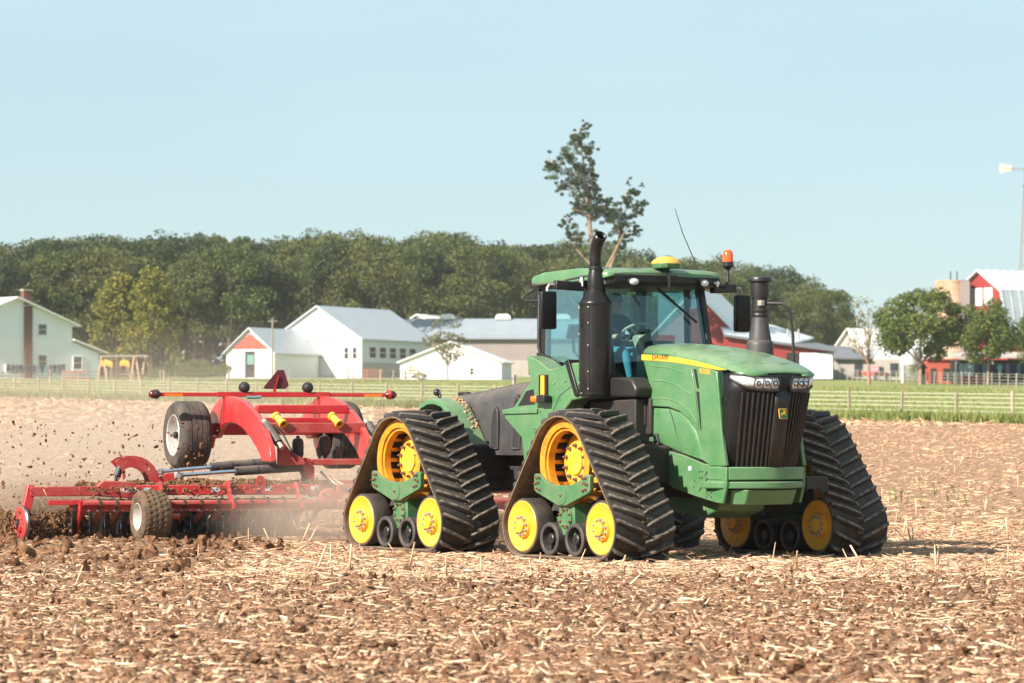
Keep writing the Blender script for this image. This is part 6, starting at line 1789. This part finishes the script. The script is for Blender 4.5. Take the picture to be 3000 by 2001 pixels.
first = {'d': 1, 'a': 1, 's': 1, 'h': 1}
def place(key, src, parent, Mx):
    if first[key]:
        first[key] = 0; src.parent = parent; src.matrix_parent_inverse = Matrix(); src.matrix_basis = Mx; return src
    return copy_of(src, parent, Mx)
ys_front = [0.02 + .262 * k for k in range(15)]
for row, (x, flip) in enumerate(((0.0, 1), (-1.05, -1))):
    for k, y in enumerate(ys_front):
        Mx = Matrix.Translation((x, y, 0))
        place('a', arm0, IM, Mx)
        if row == 0 and k: place('s', strap0, IM, Matrix.Translation((x, y - .02, 0)))
        yaw = (R(-18) + R(random.uniform(-5, 9))) if flip > 0 else R(20)
        Dm = Matrix.Translation((x - .27, y - .10, .245)) @ Matrix.Rotation(yaw, 4, 'Z') @ Matrix.Rotation(random.random() * 6.28, 4, 'Y')
        place('d', disc0, IM, Dm)
        place('h', hub0, IM, Matrix.Translation((x - .27, y - .10, .245)) @ Matrix.Rotation(yaw, 4, 'Z'))
for k, y in enumerate(np.arange(.1, 3.75, .131)):
    H_('bar_bolt', M['bolt_grey'], MB().cyl((.030, y, .485), (.046, y, .485), .014, n=6), 0, parent=front_bar)
H_('end_plate', M['red'], MB().prism([(.10, .64), (-.06, .62), (-.10, .50), (-.24, .30), (-.30, .12), (-.24, .10), (-.12, .26), (.04, .44)], 'y', -.04, -.005), .006)
# long frame beams of the right wing
H_('frame_beam', M['red'], MB().box((-.36, 2.36, .78), (.15, 2.96, .155)), .012)
H_('name_beam', M['red_dusty'], MB().prism([(.33, .69), (.90, .655), (.90, .90), (.62, .925), (.40, .93), (.30, .85)], 'x', -.47, -.285), .015)
H_('outer_arm', M['red_dusty'], MB().box((-.38, -.20, .77), (.13, 1.05, .15)), .012)
H_('stub_beam', M['red'], MB().box((-.36, -.15, .60), (.09, .60, .075)), .006)
H_('outer_arm_plate', M['red'], MB().prism([(-.76, .87), (-.66, .87), (-.66, .70), (-.80, .16), (-.90, .16), (-.90, .24)], 'x', -.50, -.33), .012)
ed = Vector((-.42, -.86, .28)); en = (math.sin(R(10)), -math.cos(R(10)), 0)
dd = H_('edge_disc', M['red_dusty'], MB().lathe([(.27, -.03), (.272, .0), (.262, .014), (.20, .018), (.19, .008), (.10, .012), (.09, .03), (0, .032)], ed, en, 36), 0)
H_('disc_rim', M['steel_disc'], MB().lathe([(.268, -.06), (.285, -.045), (.285, -.02), (.272, -.005)], ed, en, 36), 0, parent=dd)
H_('disc_cap', M['black'], MB().lathe([(.085, .03), (.08, .045), (0, .05)], ed, en, 16), 0, parent=dd)
H_('rear_frame_beam', M['red_dusty'], MB().box((-1.4, 2.1, .80), (.15, 3.5, .16)), .012)
for y in (.95, 2.3, 3.6): H_('cross_beam', M['red_dusty'], MB().box((-.88, y, .79), (.92, .14, .14)), .012)
H_('frame_beam', M['red_dusty'], MB().box((-.36, 5.9, .78), (.15, 3.6, .155)), .012)
H_('rear_frame_beam', M['red_dusty'], MB().box((-1.4, 5.8, .80), (.15, 3.5, .16)), .012)
for y, z1, n_ in ((1.27, .92, 'hanger'), (2.34, .93, 'hanger'), (3.42, .90, 'hanger')):
    H_(n_, M['red'], MB().prism([(-.30, z1), (-.24, z1), (-.10, .72), (.12, .60), (.13, .50), (.07, .48), (.02, .56), (-.22, .68), (-.30, .70)], 'y', y - .025, y + .025), .006)
H_('lifting_lug', M['red'], MB().lathe([(.07, -.02), (.07, .02), (.03, .02), (.03, -.02)], (-.30, 2.86, .93), (1, 0, 0), 16, True).box((-.30, 2.86, .86), (.04, .15, .10)), 0)
for y, z, w in ((1.07, .785, .13), (2.15, .785, .14), (2.98, .80, .10), (3.46, .80, .07), (3.72, .80, .13)):
    H_('label', M['decal'], MB().box((-.282, y, z), (.004, w, .075)), 0)
text('HORSCH', .098, M['white'], IM, Matrix(((0, 0, 1, -.283), (1, 0, 0, .655), (0, 1, 0, .735), (0, 0, 0, 1))) @ Matrix.Diagonal((.74, 1, 1, 1)), bold=.001)
# support wheel on the right wing
sw_c = Vector((.34, .80, .392)); ax_ = (0, -1, 0)
wt = H_('support_wheel', M['tyre_muddy'], MB().lathe([(.205, .0), (.25, .028), (.33, .030), (.372, .006), (.385, -.03), (.385, -.36), (.372, -.40), (.33, -.425), (.2, -.40)], sw_c, ax_, 40), 0, 40)
H_('wheel_rim', M['silver'], MB().lathe([(.212, .018), (.200, .022), (.190, -.02), (.165, -.07), (.150, -.13), (.085, -.11), (.080, -.07), (.05, -.06), (0, -.055)], sw_c, ax_, 30), 0, parent=wt)
for k in range(3):
    a = 2.1 * k + .6
    H_('wheel_nut', M['bolt_grey'], MB().cyl(sw_c + Vector((.115 * math.cos(a), .14, .115 * math.sin(a))), sw_c + Vector((.115 * math.cos(a), .09, .115 * math.sin(a))), .016, n=6), 0, parent=wt)
blk = MB().prism([(-.037, 0), (0, -.038), (.037, 0), (0, .038)], 'z', -.004, .010).build('tread_block', M['tyre_muddy'], wt, .004)
wt.matrix_basis = Matrix.Translation(sw_c) @ Matrix.Rotation(R(6), 4, 'Z') @ Matrix.Translation(-sw_c)
ft = True
for k in range(27):
    for j in range(4):
        a = 2 * math.pi * (k + .5 * (j % 2)) / 27; y = .80 + .055 + j * .088
        Mx = Matrix.Translation((sw_c.x + .387 * math.cos(a), y, sw_c.z + .387 * math.sin(a))) @ Matrix.Rotation(-a + math.pi / 2, 4, 'Y')
        if ft: blk.matrix_basis = Mx; ft = False
        else: copy_of(blk, wt, Mx)
H_('wheel_fork', M['red_dusty'], MB().tube([(-.30, 1.30, .72), (.05, 1.32, .62), (.34, 1.30, .42)], .045, 8).cyl((.34, 1.20, .392), (.34, 1.44, .392), .05, n=12), 0)
H_('wheel_stay', M['black'], MB().tube([(-.26, 1.27, .70), (.02, 1.42, .58), (.10, 1.62, .55)], .014, 6), 0)
# tyre packer behind the discs
pk = H_('packer_roller', M['rubber_clean'], MB().cyl((-2.15, -.35, .32), (-2.15, 3.8, .32), .16, n=18), 0)
for y in np.arange(-.3, 3.8, .25):
    H_('packer_ring', M['rubber_clean'], MB().lathe([(.17, -.08), (.28, -.06), (.32, 0), (.28, .06), (.17, .08)], (-2.15, y, .32), (0, 1, 0), 22), 0, parent=pk)
H_('packer_frame', M['red_dusty'], MB().box((-2.15, 1.7, .74), (.12, 4.1, .12)).beam((-1.45, .5, .80), (-2.15, .5, .76), .1, .1).beam((-1.45, 3.2, .80), (-2.15, 3.2, .76), .1, .1), .01)
# folding cylinders with chromed rods
for x, y0, z0, y1, z1, y2, z2 in ((-.98, 1.72, 1.00, 2.62, 1.06, 3.72, 1.125), (-1.55, 1.54, 1.05, 2.36, 1.12, 3.42, 1.20)):
    cb2 = H_('fold_cylinder', M['black_dusty'], MB().cyl((x, y1, z1), (x, y2, z2), .072, n=20), .006)
    H_('cylinder_rod', M['chrome'], MB().cyl((x, y0, z0), (x, y1, z1), .030, n=14), 0, parent=cb2)
    H_('clevis', M['bolt_grey'], MB().box((x, y0, z0), (.10, .14, .10)).cyl((x - .08, y0 - .02, z0), (x + .08, y0 - .02, z0), .055, n=14), .01, parent=cb2)
    for f in (.33, .66): H_('cylinder_band', M['black'], MB().lathe([(.073, -.006), (.077, -.006), (.077, .006), (.073, .006)], Vector((x, y1, z1)).lerp(Vector((x, y2, z2)), f), (0, y2 - y1, z2 - z1), 20), 0, parent=cb2)
# arched hinge plates of the wing
def hinge(x, m):
    o = []
    for a in np.linspace(R(128), R(12), 9): o.append((.98 + .47 * math.cos(a) * .95, .86 + .45 * math.sin(a)))
    i = []
    for a in np.linspace(R(15), R(120), 8): i.append((.99 + .27 * math.cos(a), .87 + .26 * math.sin(a)))
    pts = [(.84, .92)] + [(.82, 1.10)] + o + [(1.46, .88), (1.28, .88)] + i + [(.88, .98)]
    return H_('hinge_plate', m, MB().prism(pts, 'x', x - .018, x + .018), .006)
hinge(-.95, M['red_dusty']); hinge(-1.30, M['red_dusty'])
H_('hinge_sector', M['red'], MB().prism([(1.30, .87), (1.66, .87), (1.72, .97), (1.66, 1.04), (1.52, 1.03), (1.40, .97)], 'x', -1.02, -.96), .006)
H_('lock_cylinder', M['black_dusty'], MB().cyl((-1.1, .88, 1.25), (-1.1, .77, .99), .058, n=16).cyl((-1.1, .77, .99), (-1.1, .745, .92), .028, n=10).cyl((-1.1, .90, 1.30), (-1.1, .88, 1.25), .035, n=10), .006)
H_('marker_pin', M['bolt_grey'], MB().cyl((-1.0, .98, 1.28), (-1.0, .99, 1.40), .008, n=6).cyl((-.4, .20, .84), (-.4, .19, 1.02), .007, n=6), 0)
# raised transport chassis: two arched side plates, cross tubes, axle
plate_ = [(-4.30, 1.56), (-4.56, 1.66), (-4.67, 1.85), (-4.52, 1.99), (-4.30, 2.08), (-4.04, 2.16), (-3.78, 2.225), (-3.50, 2.255), (-3.05, 2.25), (-2.55, 2.21), (-2.15, 2.15), (-1.78, 2.06), (-1.42, 1.95), (-1.12, 1.83), (-.82, 1.68), (-.58, 1.50), (-.47, 1.36), (-.43, 1.21),
          (-.99, 1.21), (-1.10, 1.30), (-1.36, 1.43), (-1.78, 1.59), (-2.10, 1.69), (-2.37, 1.755), (-2.75, 1.81), (-3.06, 1.825), (-3.40, 1.81), (-3.68, 1.77), (-3.85, 1.68), (-4.0, 1.58)]
for y in (3.10, 4.70):
    H_('chassis_plate', M['red'], MB().prism(plate_, 'y', y - .045, y + .045), .012)
H_('plate_stiffener', M['red'], MB().box((-3.50, 3.10, 2.04), (.03, .14, .42)).box((-3.50, 4.70, 2.04), (.03, .14, .42)), .004)
H_('cross_tube', M['red'], MB().box((-1.74, 3.9, 2.035), (.14, 1.50, .14)), .016)
H_('cross_tube', M['red_dusty'], MB().box((-1.05, 3.95, 1.735), (.18, 1.60, .17)), .016)
H_('cross_tube', M['red'], MB().box((-1.55, 3.75, 1.86), (.08, 1.2, .08)), .010)
H_('axle_tube', M['red'], MB().box((-4.2, 3.9, 1.72), (.20, 2.06, .20)), .016)
H_('axle_gusset', M['red'], MB().prism([(-4.4, 1.6), (-3.9, 1.6), (-4.1, 1.40), (-4.25, 1.40)], 'y', 2.96, 3.02).prism([(-4.4, 1.6), (-3.9, 1.6), (-4.1, 1.40), (-4.25, 1.40)], 'y', 4.78, 4.84), .006)
def road_wheel(y_out, s):
    c = Vector((-4.2, y_out, 1.62)); ax = (0, s, 0)
    prof = [(.335, -.03), (.35, .01), (.43, .030), (.50, .018), (.545, -.03), (.558, -.07)]
    for g in range(4):
        t = -.075 - g * .088
        prof += [(.560, t), (.560, t - .070), (.545, t - .074), (.545, t - .084)]
    prof += [(.560, -.43), (.545, -.47), (.50, -.51), (.42, -.52), (.33, -.48)]
    w = H_('transport_wheel', M['tyre'], MB().lathe(prof, c, ax, 48), 0, 30)
    H_('wheel_rim', M['silver'], MB().lathe([(.345, .0), (.335, .012), (.322, .0), (.315, -.05), (.30, -.13), (.295, -.20), (.22, -.21), (.16, -.20), (.12, -.20), (.10, -.17), (.095, -.08), (.07, -.07), (0, -.068)], c, ax, 40), 0, 30, parent=w)
    H_('hub_cap', M['black'], MB().lathe([(.060, -.07), (.058, -.02), (.04, -.005), (0, 0)], c, ax, 18), 0, parent=w)
    for k in range(8):
        a = 2 * math.pi * k / 8
        q = c + Vector((.17 * math.cos(a), -s * .205, .17 * math.sin(a)))
        H_('wheel_nut', M['bolt_grey'], MB().cyl(q, q + Vector((0, s * .03, 0)), .018, n=6), 0, parent=w)
    return w
for w_, y_ in ((road_wheel(2.36, -1), 2.6), (road_wheel(5.44, 1), 5.2)):
    c_ = Vector((-4.2, y_, 1.62)); w_.matrix_basis = Matrix.Translation(c_) @ Matrix.Rotation(R(5), 4, 'Z') @ Matrix.Translation(-c_)
# light bar with end lamps, work lamps and the warning triangle
lb = H_('light_bar', M['red'], MB().box((-3.5, 3.88, 2.285), (.075, 1.9, .085)).box((-3.5, 2.5, 2.283), (.055, 1.1, .065)).box((-3.5, 5.28, 2.283), (.055, 1.1, .065)), .006)
for y, s in ((1.93, -1), (5.85, 1)):
    H_('lamp_mount', M['red'] if s > 0 else M['black'], MB().cyl((-3.5, y - s * .02, 2.285), (-3.5, y + s * .03, 2.285), .078, n=18), .006, parent=lb)
    H_('end_lamp', M['lamp_red'], MB().ball((-3.5, y + s * .03, 2.285), .074, (1, 1.45, 1), 16), 0, parent=lb)
    H_('reflective_tape', M['lamp_amber'], MB().box((-3.468, y - s * .28, 2.275), (.006, .30, .045)), 0, parent=lb)
for y in (3.39, 4.46):
    l_ = H_('work_lamp', M['black'], MB().lathe([(.085, -.05), (.095, .0), (.09, .03), (.05, .075), (0, .085)], (-3.5, y, 2.40), (.8, -.25, .1), 20), 0, parent=lb)
H_('cable', M['teal'], MB().tube([(-3.45, 3.42, 2.24), (-3.45, 3.55, 2.235), (-3.45, 3.66, 2.245)], .025, 8), 0, parent=lb)
M['smv'] = mat('dark_red_triangle', (0.085, 0.012, 0.018), 0.55)
tri = MB().prism([(3.72, 2.41), (3.75, 2.445), (3.96, 2.69), (4.06, 2.69), (4.145, 2.44), (4.09, 2.375), (3.74, 2.375)], 'x', -3.52, -3.51).build('warning_triangle', M['smv'], IM)
H_('triangle_bracket', M['red'], MB().beam((-3.50, 3.90, 2.36), (-3.50, 3.97, 2.60), .045, .012, up=(0, 1, 0)).box((-3.50, 3.90, 2.34), (.03, .05, .08)), 0, parent=tri)
# lift cylinders, yellow stops, accumulators, mast
for y in (3.14, 4.80):
    c_ = H_('lift_cylinder', M['black_dusty'], MB().cyl((-1.05, y, 1.80), (-.72, y + .12, 1.50), .072, n=18), .006)
    H_('cylinder_end', M['bolt_grey'], MB().cyl((-1.12, y - .02, 1.86), (-1.05, y, 1.80), .04, n=10), 0, parent=c_)
    H_('cylinder_end', M['bolt_grey'], MB().cyl((-.72, y + .12, 1.50), (-.62, y + .15, 1.42), .04, n=10), 0, parent=c_)
    H_('hose', M['black'], MB().tube([(-.95, y + .10, 1.78), (-.80, y + .22, 1.62), (-.66, y + .30, 1.40), (-.70, y + .40, 1.22)], .016, 6), 0, parent=c_)
for y in (3.31, 4.22):
    s_ = MB()
    for t, r_ in ((0, .075), (.06, .075), (.061, .058), (.20, .058), (.201, .075), (.26, .075)): pass
    d_ = Vector((.35, .12, -.22)).normalized(); p_ = Vector((-1.12, y, 1.93))
    H_('depth_stop', M['yellow'], MB().lathe([(.05, 0), (.072, 0), (.072, .045), (.056, .05), (.056, .22), (.072, .225), (.072, .27), (.045, .27), (.045, .05)], p_, d_, 16), 0, 30)
for i, (y, z, r_, h_) in enumerate(((3.72, 1.41, .092, .34), (4.16, 1.46, .092, .32), (4.36, 1.29, .075, .24))):
    o = H_('accumulator', M['black_dusty'], MB().lathe([(.02, -h_ / 2 - .05), (.03, -h_ / 2), (r_ * .75, -h_ / 2 + .02), (r_, -h_ / 2 + .07), (r_, h_ / 2 - .07), (r_ * .8, h_ / 2 - .02), (.03, h_ / 2), (.028, h_ / 2 + .03), (0, h_ / 2 + .035)], (-1.3, y, z), (0, 0, 1), 20), 0)
H_('mast', M['red'], MB().prism([(3.62, 1.27), (3.75, 1.27), (3.86, 1.12), (3.86, .88), (3.94, .78), (3.94, .66), (3.76, .66), (3.74, .98), (3.66, 1.14)], 'x', -.86, -.80), .01)
H_('mast', M['red'], MB().prism([(3.62, 1.27), (3.75, 1.27), (3.86, 1.12), (3.86, .70), (3.76, .70), (3.74, .98), (3.66, 1.14)], 'x', -1.18, -1.12), .01)
H_('link_arm', M['red_dusty'], MB().prism([(3.24, 1.52), (3.32, 1.54), (3.46, 1.36), (3.66, 1.26), (3.70, 1.16), (3.24, 1.14)], 'x', -.76, -.70), .01)
H_('deck_beam', M['red_dusty'], MB().box((-1.0, 4.3, 1.20), (.30, .95, .10)), .012)
H_('deck_beam', M['red_dusty'], MB().box((-1.0, 4.3, .86), (.16, .9, .11)), .012)
H_('pivot_casting', M['red_dusty'], MB().lathe([(.16, -.05), (.17, .0), (.15, .05), (.07, .07), (.06, .10), (0, .10)], (-.10, 3.90, .64), (1, -.1, 0), 24).prism([(3.88, .75), (4.12, .74), (4.24, .66), (4.24, .60), (4.08, .52), (3.90, .50)], 'x', -.16, -.06), .01)
H_('pull_beam', M['red_dusty'], MB().beam((-.12, 4.2, .63), (1.6, 4.3, .62), .16, .16).beam((1.6, 4.3, .62), (3.2, 4.35, .60), .2, .2), .012)
for k in range(5):
    H_('hydraulic_hose', M['straw'] if k % 2 else M['black'], MB().tube([(-.75, 3.95 + .04 * k, 1.05 - .03 * k), (-.45, 4.05 + .05 * k, .86), (-.2, 4.25 + .05 * k, .78 - .02 * k), (.3, 4.4 + .03 * k, .76)], .020, 6), 0)

# soil heaped on the frame
M['soil_heap'] = mat('loose_soil', (0.14, 0.07, 0.035), 0.95, col2=(0.21, 0.12, 0.065), vscale=16, island=0.22, spec=0.1)
n = 5200
hx_ = rng.normal(-.75, .30, n); hy_ = rng.uniform(.1, 3.9, n); hz_ = .82 + .10 * vnoise(hy_ * 3, hx_ * 3, 71) - .20 * np.abs(hx_ + .75) + rng.random(n) * .05
V, F = scatter_lumps(np.stack([hx_, hy_, hz_], 1), .006 + .020 * rng.random(n) ** 2)
s1_ = bulk('soil_on_frame', V, F, M['soil_heap'], IM, 50); s1_['kind'] = 'stuff'
IMW = Matrix.Translation((-6.52, 55.9, -0.015)) @ Matrix.Rotation(IH - math.pi / 2, 4, 'Z')
def to_world(P): return (np.asarray(IMW)[:3, :3] @ P.T).T + np.asarray(IMW)[:3, 3]
# soil boiling up between the discs, and the furrow ridge left behind them
n = 9000
ex_ = rng.uniform(-2.0, -.35, n); ey_ = rng.uniform(-1.1, 4.0, n); hgt = np.where(ey_ < .2, .46, .09)
P = np.stack([ex_, ey_, hgt * rng.random(n) ** 1.6], 1)
V, F = scatter_lumps(to_world(P), .010 + .032 * rng.random(n) ** 2.5)
tag(bulk('churned_soil', V, F, M['soil_heap'], None, 50), 'brown soil boiling up between the harrow discs', kind='stuff')
# clods in the air
n = 2600
q = rng.random(n)
P = np.stack([rng.uniform(-3.2, -.3, n), -3.0 + 5.6 * rng.random(n) ** 0.9, .35 + 1.5 * q ** 2.4], 1)
r_ = .004 + .016 * rng.random(n) ** 3 + .020 * (rng.random(n) < .06)
V, F = scatter_lumps(to_world(P), r_)
tag(bulk('flying_soil', V, F, M['clod'], None, 50), 'crumbs of soil flying through the air over the harrow', kind='stuff')
n = 70
P = np.stack([rng.uniform(-2.5, .3, n), -2.6 + 6.0 * rng.random(n), .15 + 1.0 * rng.random(n) ** 2], 1)
V, F = scatter_boxes(to_world(P), np.stack([.05 + .12 * rng.random(n), .008 + .008 * rng.random(n), .006 * np.ones(n)], 1), rng.random(n) * 6.28, rng.normal(0, .8, n))
tag(bulk('flying_straw', V, F, M['straw'], None), 'bits of straw thrown up by the harrow', kind='stuff')

# ------------------------------------------------------------------ dust hanging behind the machine
def dust_mat(name, dens, scale, col=(0.80, 0.66, 0.54)):
    m = bpy.data.materials.new(name); m.use_nodes = True
    N = m.node_tree.nodes; L = m.node_tree.links; N.clear()
    out = N.new('ShaderNodeOutputMaterial'); pv = N.new('ShaderNodeVolumePrincipled')
    pv.inputs['Color'].default_value = (*col, 1); pv.inputs['Anisotropy'].default_value = 0.2
    tc = N.new('ShaderNodeTexCoord'); ln = N.new('ShaderNodeVectorMath'); ln.operation = 'LENGTH'
    L.new(tc.outputs['Object'], ln.inputs[0])
    fall = N.new('ShaderNodeMapRange'); fall.inputs['From Min'].default_value = 0.25; fall.inputs['From Max'].default_value = 1.0
    fall.inputs['To Min'].default_value = 1.0; fall.inputs['To Max'].default_value = 0.0; fall.interpolation_type = 'SMOOTHSTEP'
    L.new(ln.outputs['Value'], fall.inputs['Value'])
    no = N.new('ShaderNodeTexNoise'); no.inputs['Scale'].default_value = scale; no.inputs['Detail'].default_value = 3
    L.new(tc.outputs['Object'], no.inputs['Vector'])
    nr = N.new('ShaderNodeMapRange'); nr.inputs['From Min'].default_value = 0.32; nr.inputs['From Max'].default_value = 0.72; nr.inputs['To Min'].default_value = 0.12; nr.inputs['To Max'].default_value = 1.9
    L.new(no.outputs['Fac'], nr.inputs['Value'])
    ml = N.new('ShaderNodeMath'); ml.operation = 'MULTIPLY'; L.new(fall.outputs['Result'], ml.inputs[0]); L.new(nr.outputs['Result'], ml.inputs[1])
    m2 = N.new('ShaderNodeMath'); m2.operation = 'MULTIPLY'; L.new(ml.outputs[0], m2.inputs[0]); m2.inputs[1].default_value = dens
    L.new(m2.outputs[0], pv.inputs['Density']); L.new(pv.outputs[0], out.inputs['Volume'])
    return m
def dust(loc, size, rz, dens, scale, label, col=(0.92, 0.78, 0.64)):
    o = MB().ball((0, 0, 0), 1.0, n=24).build('dust_cloud', dust_mat('dust', dens, scale, col))
    o.location = loc; o.scale = size; o.rotation_euler = (0, 0, rz)
    return tag(o, label, kind='stuff')
dust((-6.6, 64.6, 1.0), (7.2, 3.4, 1.9), R(18), .27, 2.2, 'brown dust drifting over the harrow discs')
dust((-2.35, 55.9, .40), (2.6, 1.1, .95), R(18), 1.05, 1.8, 'thick low dust rolling out between the harrow and the rear track')
dust((-.55, 52.0, .25), (1.7, 1.0, .60), R(-40), 1.0, 2.4, 'low dust swirling between the two right tracks')
dust((-7.2, 57.3, .42), (1.5, .9, .75), R(18), 1.5, 3.0, 'brown soil spray boiling behind the outer edge disc', (0.62, 0.44, 0.30))
dust((-9.5, 78.0, 1.6), (13.0, 15.0, 3.0), R(10), .022, 1.6, 'wide pale dust haze hanging over the field behind the harrow')

# ------------------------------------------------------------------ weeds in the stubble
M['sprout'] = mat('sprout_green', (0.16, 0.24, 0.05), 0.6, vary=0.2, vscale=20)
M['sprout_red'] = mat('red_weed', (0.22, 0.10, 0.05), 0.7, col2=(0.20, 0.21, 0.06), vscale=14)
def weed(px, py, h, m, label, group, leaves_n=6, spread=0.35):
    Y = FPX * 1.69 / (py - 1259.6); z = float(hz(Y)) 
    o = MB(); r_ = random.Random(int(px * 7 + py))
    o.tube([(0, 0, -.02), (r_.gauss(0, .02), r_.gauss(0, .02), h * .6), (r_.gauss(0, .04), r_.gauss(0, .04), h)], [.008, .006, .002], 5)
    st = o.build('weed', m); st.location = (wx(px, Y), Y, z)
    for k in range(leaves_n):
        a = r_.random() * 6.28; z0 = h * (.1 + .75 * k / leaves_n); l = h * r_.uniform(.3, .55)
        c, s_ = math.cos(a), math.sin(a); w = .016
        pts = [(0, 0), (l * .45 * spread * 2, l * .40), (l * spread * 2, l * .55)]
        b = MB().loft([[(p * c - w * f * s_, p * s_ + w * f * c, z0 + q), (p * c + w * f * s_, p * s_ - w * f * c, z0 + q), (p * c, p * s_, z0 + q + .004)] for (p, q), f in zip(pts, (.5, 1, .1))], True, True)
        b.build('leaf', m, st)
    return tag(st, label, 'weed', group)
for i, (px, py, h) in enumerate(((2606, 1502, .30), (2622, 1500, .34), (2640, 1503, .28), (2662, 1504, .26), (2698, 1504, .27), (2737, 1490, .20), (2775, 1502, .18), (2795, 1494, .26), (2830, 1506, .22))):
    weed(px, py, h, M['sprout'], f'small green sprout in the stubble, {ords[i]} from the left, right of the front track', 'green sprouts right of the tractor')
weed(2318, 1692, .30, M['sprout_red'], 'reddish dried weed in front of the tractor nose', None, 9)
weed(242, 1836, .12, M['sprout'], 'tiny green seedling in the left foreground', None, 5, .6)
weed(325, 1705, .06, M['sprout'], 'tiny green leaf among the straw in front of the support wheel', None, 4, .6)

# thin summer haze over the whole valley
hzb = MB().box((0, 1150, 26.0), (2100, 2700, 56.0)).build('haze', bpy.data.materials.new('haze_air'), smooth=0)
hm = hzb.data.materials[0]; hm.use_nodes = True
hm.node_tree.nodes.clear()
ho_ = hm.node_tree.nodes.new('ShaderNodeOutputMaterial'); hp = hm.node_tree.nodes.new('ShaderNodeVolumePrincipled')
hp.inputs['Color'].default_value = (0.92, 0.95, 1.0, 1); hp.inputs['Density'].default_value = 0.00011; hp.inputs['Anisotropy'].default_value = 0.3
hm.node_tree.links.new(hp.outputs[0], ho_.inputs['Volume'])
tag(hzb, 'thin pale haze in the air', kind='stuff')
